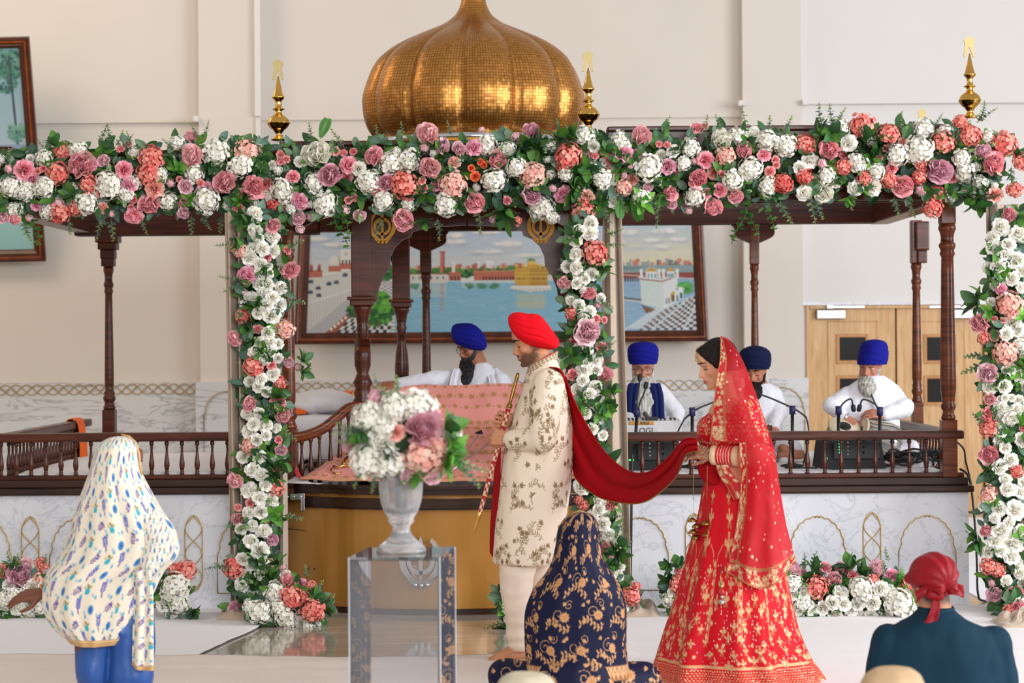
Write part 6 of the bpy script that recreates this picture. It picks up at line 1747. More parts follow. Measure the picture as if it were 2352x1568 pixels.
# two guests nearest the lens: only the crowns of their cloth-covered heads reach into the picture
for px, py, hw, Y, col, lab in ((1208, 1541, 66, 6.6, rgb(206, 196, 172), 'guest in pale khaki head covering at the bottom edge below the navy shawl'), (2048, 1531, 82, 6.3, rgb(204, 172, 134), 'guest in tan head covering at the bottom edge in front of the boy')):
 q = Fig(Y); hh = .225; z = q.q(px, py).z - .125
 th = thing('person', lab, 'person', (q.q(px, py).x, Y, 0))
 c = Vector((q.q(px, py).x, Y, z)); T = headmat(c, hh, 90, 0)
 b = MB(); head_prims(b, T, False)
 capsule(b, c - Vector((0, 0, .1)), c - Vector((0, 0, .2)), .055, .06)
 zf = z - .72 if z > .75 else .05
 R_ = [(.07, -.18), (.16, -.24), (.18, -.36), (.165, -.55), (.18, -z + .16), (.19, -z + .03)]
 b.rings([[c + Vector((r * 1.05 * math.cos(t), r * .62 * math.sin(t), h_)) for t in [2 * math.pi * j / 24 for j in range(24)]] for r, h_ in R_])
 for s in (-1, 1):
  capsule(b, c + Vector((.18 * s, 0, -.28)), c + Vector((.24 * s, .05, -.52)), .05, .042); capsule(b, c + Vector((.24 * s, .05, -.52)), c + Vector((.12 * s, .3, -.6)), .04, .03)
  capsule(b, c + Vector((.1 * s, .05, -z + .1)), c + Vector((.34 * s, .25, -z + .1)), .08, .07)
  hand(b, c + Vector((.12 * s, .3, -.6)), (-.3 * s, 1, 0), (0, 0, 1), s)
 me = remesh(b, .007, 3, name='body'); paint_skin(me, SKIN['fair'], T); obj('body', me, M['skin'], th)
 mt = plain('head_covering_%d' % px, col, .85, var=.04, bump=.15, bscale=30)
 b = MB(); R_ = [(.02, .126), (.06, .122), (.09, .105), (.108, .07), (.115, .02), (.12, -.06), (.15, -.16), (.2, -.26), (.22, -.40), (.21, -.6), (.22, -z + .04)]
 def md(t): return 1 + .02 * math.sin(7 * t)
 b.rings([[c + Vector((r * (.9 if h_ > 0 else 1) * md(t) * math.cos(t), r * (1.0 if h_ > -.1 else .72) * md(t) * math.sin(t) - .015, h_)) for t in [2 * math.pi * j / 48 for j in range(48)]] for r, h_ in R_])
 me = remesh(b, .008, 4, name='head_covering'); wrinkle(me, .006, 9); obj('head_covering', me, mt, th)
# ================================================================== pictures on the wall
def framed(name, label, TL, TR, BR, BL, cv, group, nx=460, nz=150):
 """moulded frame round a painted canvas; corners are the outer corners of the frame"""
 TL, TR, BR, BL = [Vector(p) for p in (TL, TR, BR, BL)]
 c = (TL + TR + BR + BL) / 4
 th = thing(name, label, 'painting', c, group)
 n = (TR - TL).cross(BL - TL).normalized()
 if n.y > 0: n = -n
 cor = [TL, TR, BR, BL]
 def inset(d):
  o = []
  for i in range(4):
   p, a, b = cor[i], cor[i - 1], cor[(i + 1) % 4]
   o.append(p + (a - p).normalized() * d + (b - p).normalized() * d)
  return o
 def strip(prof):
  mb = MB(); R = [[q + n * h for q in inset(d)] for d, h in prof]
  mb.rings(R, cap=False, smooth=False); return mb
 obj('frame', strip([(0, 0), (0, .05), (.02, .055), (.03, .05)]), M['frame_wood'], th)
 obj('frame_bead', strip([(.03, .05), (.034, .056), (.042, .056), (.046, .05)]), M['frame_line'], th)
 obj('frame_inner', strip([(.046, .05), (.062, .045), (.068, .048), (.074, .04), (.098, .02), (.105, .004)]), M['frame_wood'], th)
 I = inset(.10)
 U = np.linspace(0, 1, nx)[None, :, None]; V = np.linspace(0, 1, nz)[:, None, None]
 q = [np.array(p + n * .006) for p in I]
 A = (q[0] * (1 - U) + q[1] * U) * (1 - V) + (q[3] * (1 - U) + q[2] * U) * V
 uu, vv = np.meshgrid(np.linspace(0, 1, nx), np.linspace(0, 1, nz)); col, _ = cv.sample(uu, vv)
 obj('canvas', sheet_mesh('canvas', A, col), M['paint'], th)
 return th
rn = random.Random(33)
X0, Y0 = 702, 478
cv = Canvas(904, 300, rgb(160, 184, 206))
def X(px): return px - X0
def Yp(py): return py - Y0
for j in range(300):
 t = min(1, j / 150); a = np.array(rgb(140, 172, 204)) * (1 - t) + np.array(rgb(206, 208, 206)) * t
 cv.a[j, :] = a
 b_ = np.array(rgb(146, 174, 204)) * (1 - t) + np.array(rgb(228, 216, 172)) * t
 cv.a[j, X(1420):] = b_
def cloud(x, y, w, hgt, c1=rgb(228, 224, 216), c2=rgb(168, 172, 180)):
 for k in range(int(w / 5)):
  dx = rn.uniform(-w, w) * .55; yy = abs(dx) / w
  cv.ell(X(x + dx), Yp(y + hgt * .35 + rn.uniform(-2, 2)), rn.uniform(6, 13), hgt * .35, 0, c2, .8, op=.35)
 for k in range(int(w / 4)):
  dx = rn.uniform(-w, w) * .5; cv.ell(X(x + dx), Yp(y - hgt * .2 * rn.random()), rn.uniform(4, 10), rn.uniform(.2, .45) * hgt * (1 - .8 * abs(dx) / w), 0, c1, .8, op=.5)
for x, y, w, hg in ((725, 545, 50, 14), (770, 560, 60, 12), (740, 520, 80, 12), (1040, 540, 40, 14), (1120, 532, 60, 12), (1170, 562, 55, 16), (1040, 555, 50, 14), (1120, 580, 60, 12), (1220, 590, 60, 10), (900, 570, 40, 12), (1450, 535, 45, 16), (1540, 533, 50, 16), (1510, 555, 40, 10), (1575, 552, 38, 14), (1540, 571, 30, 12), (1430, 560, 30, 22), (1000, 520, 60, 10), (1200, 520, 60, 10)): cloud(x, y, w, hg)
for k in range(240):
 x = rn.uniform(702, 1606); y = rn.uniform(480, 620); cv.ell(X(x), Yp(y), rn.uniform(10, 40), rn.uniform(1, 2.4), rn.uniform(-.15, .05), rgb(*[rn.choice(((214, 212, 208), (150, 176, 204), (196, 198, 204)))][0]), .9, op=.3)
water, wl = rgb(128, 180, 204), rgb(160, 198, 214)
cv.rect(X(860), Yp(652), X(1420), Yp(790), water); cv.rect(X(1420), Yp(648), X(1606), Yp(790), rgb(140, 174, 204))
for k in range(420):
 x = rn.uniform(870, 1480); y = rn.uniform(656, 780); cv.line([(X(x), Yp(y)), (X(x + rn.uniform(12, 50)), Yp(y + rn.uniform(-.4, .4)))], 1.1, wl if rn.random() < .6 else rgb(104, 160, 192), op=.5)
def bush(x, y, rx, ry, n, cols=((36, 92, 44), (60, 128, 52), (24, 66, 36), (96, 156, 70))):
 for k in range(n):
  a = rn.uniform(0, 6.28); r = rn.random() ** .5; yy = y + ry * r * math.sin(a); c = cols[1] if yy < y - ry * .2 and rn.random() < .6 else cols[rn.randrange(len(cols) - (yy > y))]
  cv.ell(X(x + rx * r * math.cos(a)), Yp(yy), rn.uniform(2, 5) * (1 + rx / 50), rn.uniform(1.5, 3.2) * (1 + rx / 60), 0, rgb(*c), .4)
red, dred, white, shade = rgb(184, 104, 84), rgb(140, 68, 54), rgb(218, 216, 208), rgb(176, 178, 180)
# far shore
for x in range(940, 1240, 6): cv.rect(X(x), Yp(rn.uniform(607, 620)), X(x + rn.uniform(5, 12)), Yp(636), rgb(*rn.choice(((190, 120, 96), (206, 150, 120), (170, 96, 78), (204, 186, 168)))))
for x in range(930, 1280, 9): bush(x, 628 + rn.uniform(-3, 5), 9, 9, 12)
cv.rect(X(936), Yp(633), X(1028), Yp(656), rgb(206, 204, 196)); cv.line([(X(936), Yp(634)), (X(1028), Yp(634))], 2, rgb(164, 110, 92))
for x in range(946, 1026, 14): cv.rect(X(x), Yp(640), X(x + 4), Yp(647), rgb(96, 96, 100))
cv.rect(X(1010), Yp(578), X(1021), Yp(630), rgb(190, 116, 98)); cv.rect(X(1008), Yp(577), X(1023), Yp(581), rgb(168, 96, 80)); cv.rect(X(1017), Yp(581), X(1021), Yp(630), dred)
cv.rect(X(1031), Yp(628), X(1060), Yp(650), red); cv.rect(X(1038), Yp(608), X(1046), Yp(630), white); cv.ell(X(1042), Yp(607), 5, 6, 0, white)
for x in (1035, 1043, 1051): cv.rect(X(x), Yp(640), X(x + 4), Yp(650), rgb(70, 40, 40))
cv.rect(X(1060), Yp(640), X(1090), Yp(656), rgb(220, 220, 214)); bush(1072, 634, 14, 9, 40)
cv.rect(X(1090), Yp(630), X(1200), Yp(650), red); cv.line([(X(1090), Yp(629)), (X(1200), Yp(627))], 3, rgb(206, 132, 104))
for x in range(1110, 1200, 7): cv.rect(X(x), Yp(641), X(x + 4), Yp(650), rgb(84, 48, 52))
cv.rect(X(1060), Yp(652), X(1200), Yp(657), rgb(196, 206, 212))
for x, w_ in ((1098, 5), (1118, 10), (1130, 5)): cv.rect(X(x), Yp(606), X(x + w_), Yp(620), rgb(212, 214, 214)); cv.ell(X(x + w_ / 2), Yp(606), w_ / 2 + 1, 4, 0, rgb(222, 222, 222))
bush(1226, 606, 9, 7, 20)
# reflections
for x0, x1, yb, c_ in ((940, 1026, 690, rgb(172, 190, 196)), (1010, 1021, 736, rgb(176, 136, 130)), (1062, 1090, 668, rgb(180, 200, 206))):
 for k in range(90): y = rn.uniform(658, yb); cv.line([(X(x0 + rn.uniform(0, 4)), Yp(y)), (X(x1 - rn.uniform(0, 4)), Yp(y))], 1, c_, op=.5)
for x in (950, 1078, 1108, 1136): bush(x, 664, 10, 6, 22, ((70, 128, 96), (90, 146, 110), (60, 112, 96), (110, 160, 130)))
# gilded pavilion on the water
gd_, gl, gs = rgb(196, 154, 58), rgb(222, 186, 96), rgb(140, 104, 36)
cv.poly([(X(1186), Yp(622)), (X(1220), Yp(618)), (X(1262), Yp(624)), (X(1262), Yp(664)), (X(1220), Yp(668)), (X(1186), Yp(662))], gd_)
cv.poly([(X(1220), Yp(618)), (X(1262), Yp(624)), (X(1262), Yp(664)), (X(1220), Yp(668))], rgb(176, 134, 48))
cv.ell(X(1226), Yp(612), 11, 9, 0, gl); cv.rect(X(1214), Yp(612), X(1240), Yp(620), gd_)
for x in (1190, 1206, 1246, 1258): cv.ell(X(x), Yp(615), 4, 5, 0, gl); cv.rect(X(x - 3), Yp(616), X(x + 3), Yp(624), gd_)
for y in (632, 641, 652): cv.line([(X(1184), Yp(y)), (X(1264), Yp(y + 1))], 1.6, gl)
for x in (1194, 1204, 1228, 1238, 1250): cv.rect(X(x), Yp(645), X(x + 4), Yp(650), gs)
cv.poly([(X(1178), Yp(664)), (X(1270), Yp(664)), (X(1270), Yp(676)), (X(1220), Yp(680)), (X(1174), Yp(672))], white)
for x in range(1176, 1270, 5): cv.line([(X(x), Yp(672)), (X(x), Yp(679))], 1, rgb(110, 110, 110))
for k in range(120): y = rn.uniform(684, 722); cv.line([(X(1186 + rn.uniform(0, 10)), Yp(y)), (X(1258 - rn.uniform(0, 10)), Yp(y))], 1, rgb(176, 184, 160), op=.45)
# palace walls on the left
cv.poly([(X(702), Yp(640)), (X(812), Yp(618)), (X(812), Yp(690)), (X(702), Yp(774))], rgb(206, 206, 202))
for k in range(16):
 t = k / 15; x = 712 + t * 100; cv.line([(X(x), Yp(700 - t * 38)), (X(x), Yp(760 - t * 70))], 1.4, rgb(176, 178, 182))
cv.line([(X(702), Yp(704)), (X(812), Yp(668))], 3, rgb(228, 228, 224)); cv.line([(X(702), Yp(640)), (X(812), Yp(618))], 3, rgb(228, 224, 216))
for x, y in ((702, 650), (720, 666), (745, 655), (762, 652), (702, 676), (722, 684), (782, 634)): cv.ell(X(x + 6), Yp(y), 6, 4.5, -.2, rgb(66, 78, 100)); cv.rect(X(x), Yp(y), X(x + 12), Yp(y + 5), rgb(66, 78, 100))
for x0, x1, y0, y1 in ((702, 734, 622, 640), (748, 778, 612, 626), (773, 805, 590, 620), (800, 815, 606, 622)): cv.rect(X(x0), Yp(y0), X(x1), Yp(y1), red)
for x in (708, 727, 806): cv.rect(X(x - 4), Yp(612), X(x + 4), Yp(626), dred); cv.ell(X(x), Yp(611), 4, 4, 0, red)
for x, r_ in ((760, 9), (790, 14)): cv.ell(X(x), Yp(604 - r_ * .9), r_, r_, 0, white); cv.rect(X(x - r_), Yp(604 - r_), X(x + r_), Yp(610 - r_ * .3), white)
cv.rect(X(776), Yp(572), X(802), Yp(592), rgb(222, 220, 214)); cv.ell(X(789), Yp(582), 5, 5, 0, rgb(186, 186, 186))
for x in (779, 787, 795): cv.rect(X(x), Yp(598), X(x + 4), Yp(608), rgb(70, 44, 40))
cv.poly([(X(702), Yp(775)), (X(800), Yp(690)), (X(812), Yp(690)), (X(812), Yp(715)), (X(748), Yp(778))], rgb(178, 180, 184))
cv.poly([(X(745), Yp(778)), (X(808), Yp(718)), (X(816), Yp(728)), (X(775), Yp(778))], rgb(150, 80, 64))
for k in range(7): x = 760 + k * 8; y = 768 - k * 7; cv.ell(X(x), Yp(y), 3, 4, 0, rgb(240, 232, 220))
def checker(quad, nu_, nv_, c1, c2):
 q = [np.array(p, float) for p in quad]
 for i in range(nu_):
  for j in range(nv_):
   def pt(u, v): return tuple((q[0] * (1 - u) + q[1] * u) * (1 - v) + (q[3] * (1 - u) + q[2] * u) * v)
   a = [pt(u, v) for u, v in ((i / nu_, j / nv_), ((i + 1) / nu_, j / nv_), ((i + 1) / nu_, (j + 1) / nv_), (i / nu_, (j + 1) / nv_))]
   cv.poly([(X(x), Yp(y)) for x, y in a], c1 if (i + j) % 2 else c2)
checker([(862, 648), (900, 648), (908, 782), (866, 782)], 5, 30, rgb(150, 150, 156), rgb(214, 212, 210))
checker([(800, 742), (900, 742), (896, 780), (770, 780)], 14, 4, rgb(30, 32, 40), rgb(222, 222, 222))
bush(884, 628, 19, 20, 160); bush(810, 722, 14, 18, 60); bush(862, 718, 42, 40, 420, ((40, 110, 44), (92, 168, 60), (26, 80, 36), (120, 188, 80)))
cv.rect(X(846), Yp(750), X(851), Yp(766), rgb(120, 90, 60)); cv.rect(X(866), Yp(750), X(871), Yp(766), rgb(120, 90, 60))
# right hand part: far arcade, white gatehouse, chequered terrace
for x in range(1420, 1606, 7): cv.rect(X(x), Yp(rn.uniform(600, 612)), X(x + rn.uniform(5, 12)), Yp(626), rgb(*rn.choice(((196, 122, 100), (150, 160, 160), (204, 200, 190), (120, 110, 110)))))
for x in range(1540, 1606, 6): bush(x, 622, 7, 6, 10, ((44, 60, 44), (60, 76, 52), (36, 48, 40), (70, 86, 60)))
cv.rect(X(1420), Yp(616), X(1606), Yp(640), rgb(132, 156, 156)); cv.rect(X(1420), Yp(634), X(1606), Yp(648), rgb(142, 60, 56)); cv.line([(X(1420), Yp(638)), (X(1606), Yp(650))], 2, rgb(214, 196, 188))
for x in range(1424, 1480, 6): cv.rect(X(x), Yp(647), X(x + 3), Yp(656), rgb(66, 56, 76)); cv.rect(X(x), Yp(619), X(x + 3), Yp(627), rgb(96, 124, 128))
for k in range(120): y = rn.uniform(660, 770); x = rn.uniform(1420, 1490); cv.line([(X(x), Yp(y)), (X(x + 20), Yp(y))], 1, rgb(160, 190, 216), op=.5)
cv.line([(X(1420), Yp(694)), (X(1482), Yp(702))], 4, rgb(80, 92, 70)); cv.line([(X(1420), Yp(698)), (X(1482), Yp(707))], 3, rgb(206, 206, 206))
cv.poly([(X(1440), Yp(772)), (X(1512), Yp(720)), (X(1532), Yp(724)), (X(1606), Yp(688)), (X(1606), Yp(776))], rgb(196, 208, 216))
checker([(1528, 728), (1606, 692), (1606, 776), (1470, 776)], 14, 12, rgb(40, 46, 60), rgb(220, 216, 216))
for a, b_ in (((1440, 774), (1566, 704)), ((1574, 776), (1606, 716)), ((1500, 776), (1580, 706))): cv.line([(X(a[0]), Yp(a[1])), (X(b_[0]), Yp(b_[1]))], 4, rgb(196, 214, 224))
cv.poly([(X(1478), Yp(712)), (X(1512), Yp(726)), (X(1490), Yp(736))], rgb(120, 88, 56))
cv.poly([(X(1478), Yp(648)), (X(1531), Yp(654)), (X(1531), Yp(724)), (X(1480), Yp(712))], rgb(206, 220, 216)); cv.poly([(X(1531), Yp(654)), (X(1566), Yp(642)), (X(1566), Yp(700)), (X(1531), Yp(724))], rgb(222, 226, 230))
cv.line([(X(1476), Yp(650)), (X(1531), Yp(656)), (X(1568), Yp(643))], 3, rgb(160, 70, 66)); cv.line([(X(1475), Yp(646)), (X(1531), Yp(652)), (X(1568), Yp(640))], 3, rgb(226, 230, 228))
for x, r_ in ((1506, 13), (1551, 9)):
 cv.ell(X(x), Yp(636 - r_ * .1), r_, r_, 0, rgb(228, 232, 232)); cv.poly([(X(x - r_), Yp(632)), (X(x - r_ * .6), Yp(625)), (X(x), Yp(621)), (X(x + r_ * .6), Yp(625)), (X(x + r_), Yp(632))], gd_); cv.rect(X(x - r_), Yp(634), X(x + r_), Yp(648), rgb(226, 232, 232))
 for k in (-.6, 0, .6): cv.rect(X(x + k * r_ - 2), Yp(637), X(x + k * r_ + 2), Yp(647), rgb(90, 150, 160))
for x in (1482, 1524, 1534, 1566): cv.rect(X(x - 3), Yp(630), X(x + 3), Yp(648), rgb(220, 228, 226)); cv.ell(X(x), Yp(629), 4, 4, 0, rgb(228, 232, 230))
cv.poly([(X(1548), Yp(686)), (X(1558), Yp(680)), (X(1558), Yp(702)), (X(1548), Yp(708))], gd_); cv.rect(X(1551), Yp(690), X(1556), Yp(706), rgb(60, 60, 70))
for x, y in ((1536, 690), (1542, 688), (1562, 682)): cv.rect(X(x), Yp(y + 8), X(x + 3), Yp(y + 22), rgb(80, 110, 130))
bush(1582, 672, 16, 14, 110, ((44, 130, 50), (80, 168, 66), (36, 100, 44), (110, 180, 90))); cv.ell(X(1572), Yp(678), 7, 8, 0, rgb(228, 232, 232)); cv.rect(X(1566), Yp(678), X(1578), Yp(700), rgb(222, 226, 228)); cv.rect(X(1569), Yp(684), X(1575), Yp(698), rgb(60, 90, 100))
cv.a *= .84 + .14 * np.clip(RNG.normal(.5, .35, (300, 904, 1)), 0, 1) ** 1.2
framed('framed_painting', 'wide framed painting of a lake city with gilded pavilion hanging behind the shrine', P(690, 462, 19.84), P(1611, 455, 19.84), P(1628, 784, 19.76), P(677, 791, 19.76), cv, 'paintings on the back wall')
# tall picture at the left, its top leaning out
cv = Canvas(300, 480, rgb(150, 190, 200)); X0, Y0 = 0, 0
for j in range(480):
 t = j / 480; cv.a[j, :] = np.array(rgb(120, 168, 178)) * max(0, 1 - 2 * t) + np.array(rgb(168, 190, 204)) * (1 - abs(1 - 2 * t)) + np.array(rgb(136, 190, 190)) * max(0, 2 * t - 1)
for k in range(9): bush(rn.uniform(20, 285), rn.uniform(0, 120), 34, 34, 90, ((60, 112, 104), (82, 138, 116), (46, 92, 92), (104, 156, 130)))
cv.line([(268, 20), (276, 240)], 7, rgb(70, 84, 96)); cv.line([(262, 100), (258, 20)], 3, rgb(80, 96, 104)); cv.line([(60, 20), (70, 240)], 8, rgb(70, 84, 96))
bush(278, 196, 26, 22, 90, ((96, 146, 130), (120, 166, 150), (80, 130, 124), (140, 180, 160))); bush(180, 190, 40, 24, 120, ((96, 146, 130), (110, 160, 150), (80, 130, 124), (140, 180, 160)))
cv.rect(0, 226, 300, 262, rgb(136, 158, 186)); 
for k in range(40): x = rn.uniform(0, 290); y = rn.uniform(228, 262); cv.line([(x, y), (x + 24, y)], 2, rgb(170, 186, 196), op=.6)
cv.rect(0, 262, 300, 480, rgb(150, 196, 196)); cv.line([(0, 320), (300, 320)], 2, rgb(176, 160, 110)); cv.line([(150, 480), (286, 330), (300, 344)], 2, rgb(170, 150, 104)); cv.poly([(280, 398), (292, 404), (280, 410), (268, 404)], rgb(150, 120, 84)); cv.line([(240, 380), (300, 440)], 1.6, rgb(170, 150, 104)); cv.line([(100, 408), (300, 398)], 1.6, rgb(170, 160, 120))
framed('framed_painting', 'tall framed garden painting in teal tones at the left edge, its top leaning forward', P(-215, 90, 19.15), P(68, 83, 19.15), P(107, 596, 19.85), P(-205, 602, 19.85), cv, 'paintings on the back wall', 150, 240)
# ================================================================== things on the stage
for x0, x1, lab, dz in ((xl0 + .13, xl1 - .02, 'flat white sheet covering the boards of the left stage wing', .02), (xr0 + .02, xr1 - .13, 'flat white sheet covering the boards of the right stage wing under the musicians', 0)):
 mb = MB(); nx, ny = 60, 30; R = []
 for j in range(ny + 1):
  R.append([(x0 + (x1 - x0) * i / nx, Y1 + .12 + (Y2 - Y1 - .16) * j / ny, .784 + dz + .008 * noise.noise(Vector((i * .35, j * .4, 2)))) for i in range(nx + 1)])
 A = np.array(R); solo('floor_sheet', sheet_mesh('floor_sheet', A[::-1], thick=.014), M['sheet'], lab, 'sheet', 'white sheets on the floors')
def text_mesh(txt, size, depth=.002):
 cu = bpy.data.curves.new('letters', 'FONT'); cu.body = txt; cu.size = size; cu.extrude = depth; cu.align_x = 'CENTER'; cu.align_y = 'CENTER'
 o = bpy.data.objects.new('tmp', cu); COL.objects.link(o); dg = bpy.context.evaluated_depsgraph_get(); dg.update()
 me = bpy.data.meshes.new_from_object(o.evaluated_get(dg)); bpy.data.objects.remove(o); return me
def text(parent, txt, c, size, mat, name='lettering'):
 me = text_mesh(txt, size); me.transform(Matrix.Translation(Vector(c)) @ Matrix.Rotation(math.pi / 2, 4, 'X')); obj(name, me, mat, parent)
# white harmonium
hq = Fig(14.05); c0, c1 = hq.q(1432, 966), hq.q(1566, 1040)
hm = thing('harmonium', 'white harmonium with gold name plate in front of the elder with the long white beard', 'harmonium', ((c0.x + c1.x) / 2, 14.1, .80))
wl_ = plain('white_lacquer', rgb(226, 224, 226), .35, var=.01)
mb = MB(); mb.bbox((c0.x, 14.02, .80), (c1.x, 14.2, c0.z), .008); obj('case', mb, wl_, hm)
mb = MB(); a = hq.q(1434, 980); b_ = hq.q(1512, 1030); mb.bbox((a.x, 14.008, b_.z), (b_.x, 14.03, a.z), .006); obj('front_board', mb, wl_, hm)
a = hq.q(1445, 967); b_ = hq.q(1501, 974.5); mb = MB(); mb.bbox((a.x, 14.010, b_.z), (b_.x, 14.03, a.z), .003); npl = obj('name_plate', mb, M['gold_flat'], hm)
text(npl, 'RAGI', ((a.x + b_.x) / 2 + .02, 14.008, (a.z + b_.z) / 2), .026, M['black']); text(npl, 'OGI', (hq.q(1476, 0).x, 14.006, hq.q(0, 999).z), .05, M['black'])
mb = MB(); a = hq.q(1484, 957); b_ = hq.q(1512, 965); mb.bbox((a.x, 14.05, b_.z), (b_.x, 14.12, a.z), .004); obj('stop_box', mb, M['black'], hm)
for k in range(26):
 x = c0.x + .02 + k * (c1.x - c0.x - .04) / 26; mb = MB(); mb.bbox((x, 14.10, c0.z), (x + .011, 14.19, c0.z + (.008 if k % 7 in (0, 2, 4, 6) else .014)), .002); obj('key', mb, wl_ if k % 7 in (0, 2, 4, 6) else M['black'], hm)
hq2 = Fig(14.15); c0, c1 = hq2.q(1684, 976), hq2.q(1773, 1062)
hm = thing('harmonium', 'brown wooden harmonium beside the young singer, mostly hidden by the bride', 'harmonium', ((c0.x + c1.x) / 2, 14.2, .80))
mb = MB(); mb.bbox((c0.x, 14.1, .80), (c1.x, 14.26, c0.z), .01); mb.bbox((c0.x - .01, 14.09, .80), (c1.x + .01, 14.27, .84), .008); cse = obj('case', mb, M['wood'], hm)
mb = MB().lathe((hq2.q(1768, 0).x, 14.098, hq2.q(0, 1056).z), [(.02, 0), (.02, .006), (.012, .008), (.012, .003), (0.002, .003)], 20, axis=(0, -1, 0)); obj('sound_hole', mb, M['steel'], cse)
for k in range(9): mb = MB(); x = c0.x + .02 + k * .026; mb.bbox((x, 14.12, c0.z), (x + .02, 14.2, c0.z + .01), .002); obj('key', mb, wl_, hm)
# tabla pair
skinm = plain('drum_skin', rgb(222, 206, 180), .6, var=.05); strapm = plain('drum_strap', rgb(206, 190, 160), .6, var=.08); woodt = plain('drum_shell', rgb(188, 150, 100), .4, var=.15)
def drum(label, c, axis, r0, r1, hgt, shell):
 axis = Vector(axis).normalized(); c = Vector(c); th = thing('tabla_drum', label, 'drum', c - axis * hgt, 'tabla drums')
 q = Vector((0, 0, 1)).rotation_difference(axis); base = c - axis * hgt
 sh = obj('shell', MB().lathe(base, [(r1 * .7, 0), (r1 * .95, hgt * .1), (r1, hgt * .35), (r0 * 1.05, hgt * .8), (r0, hgt)], 30, axis=axis), shell, th)
 obj('drumhead', MB().lathe(c, [(r0 * 1.03, -.012), (r0 * 1.03, .002), (r0 * .98, .006), (.002, .006)], 36, axis=axis), skinm, th)
 obj('black_spot', MB().lathe(c + axis * .006 + q @ Vector((.0, .0, 0)), [(r0 * .45, 0), (r0 * .43, .003), (.002, .003)], 30, axis=axis), M['black'], th)
 R = [c + q @ Vector((r0 * 1.05 * math.cos(t), r0 * 1.05 * math.sin(t), -.004)) for t in [2 * math.pi * k / 40 for k in range(41)]]
 obj('braided_rim', MB().tube(R, [.009 + .002 * (k % 2) for k in range(41)], 8), strapm, th)
 for k in range(16):
  t = 2 * math.pi * k / 16; mb = MB()
  mb.tube([base + q @ Vector((rr * math.cos(t + dt), rr * math.sin(t + dt), z)) for rr, z, dt in ((r1 * .74, .004, 0), (r1 * .99, hgt * .12, .04), (r1 * 1.03, hgt * .36, .08), (r0 * 1.08, hgt * .8, .12), (r0 * 1.06, hgt * .98, .14))], .006, 6, flat=.5); obj('strap', mb, strapm, th)
tq = Fig(14.05)
drum('small tabla drum with black spot tilted towards the hall under the player hand', tq.q(1940, 980), (.12, -.62, .78), .092, .105, .2, woodt)
drum('silver metal bass drum with straps lying to the right of the small tabla', tq.q(1978, 992, 8), (-.86, -.2, .34), .085, .125, .26, M['steel'])
# microphones and stands
def mic(label, base, top, neck, head_dir, grp='microphone stands', small=True):
 th = thing('microphone_stand', label, 'microphone', base, grp)
 obj('pole', MB().tube([base, top], .011, 10), M['black'], th)
 b = Vector(base); obj('foot', MB().lathe((b.x, b.y, b.z - .004), [(.075, 0), (.075, .012), (.03, .022), (.014, .03)], 24), M['black'], th)
 mb = MB(); mb.tube([Vector(top) - Vector((0, 0, .02)), Vector(top) + Vector((0, 0, .035))], .02, 10); obj('clamp', mb, M.setdefault('clamp_blue', plain('clamp_blue', rgb(44, 44, 92), .5)), th)
 for nk in neck:
  pts = [Vector(p) for p in crom([tuple(p) for p in nk], 8)]
  gn = obj('gooseneck', MB().tube(pts, .0055, 8), M['black'], th)
  d = (pts[-1] - pts[-3]).normalized()
  obj('microphone_head', MB().lathe(pts[-1] - d * .005, [(.006, 0), (.013, .006), (.0155, .02), (.0155, .035), (.012, .046), (.003, .05)], 14, axis=d), M['black_soft'], gn)
 return th
mq = Fig(13.75)
def fl(px, Y=13.75): return (Xat(px, Y, 1080), Y, .80)
mic('microphone stand with two goosenecks in front of the long white beard', fl(1456), mq.q(1463, 950), [[mq.q(1463, 950), mq.q(1464, 915, 4), mq.q(1469, 884, 10), mq.q(1470, 874, 14)], [mq.q(1464, 950), mq.q(1470, 925, 4), mq.q(1480, 903, 10), mq.q(1483, 892, 14)]], None)
mic('microphone stand left of the bride with boom pointing right', fl(1590), mq.q(1590, 948), [[mq.q(1572, 962), mq.q(1592, 945), mq.q(1612, 934), mq.q(1650, 920, 10)]], None)
mic('microphone stand right of the bride with long boom to the young singer', fl(1820), mq.q(1820, 944), [[mq.q(1852, 958), mq.q(1835, 945), mq.q(1815, 934), mq.q(1770, 914, 6), mq.q(1736, 902, 10)]], None)
mic('left of two small microphones at the tabla, its neck bending right', fl(1926), mq.q(1926, 945), [[mq.q(1927, 942), mq.q(1936, 927, 2), mq.q(1950, 917, 4), mq.q(1957, 918, 6), mq.q(1960, 930, 7)]], None)
mic('right of two small microphones at the tabla, its neck bending left', fl(2021), mq.q(2021, 947), [[mq.q(2020, 942), mq.q(2010, 928, 2), mq.q(1990, 918, 4), mq.q(1981, 919, 6), mq.q(1977, 930, 7)]], None)
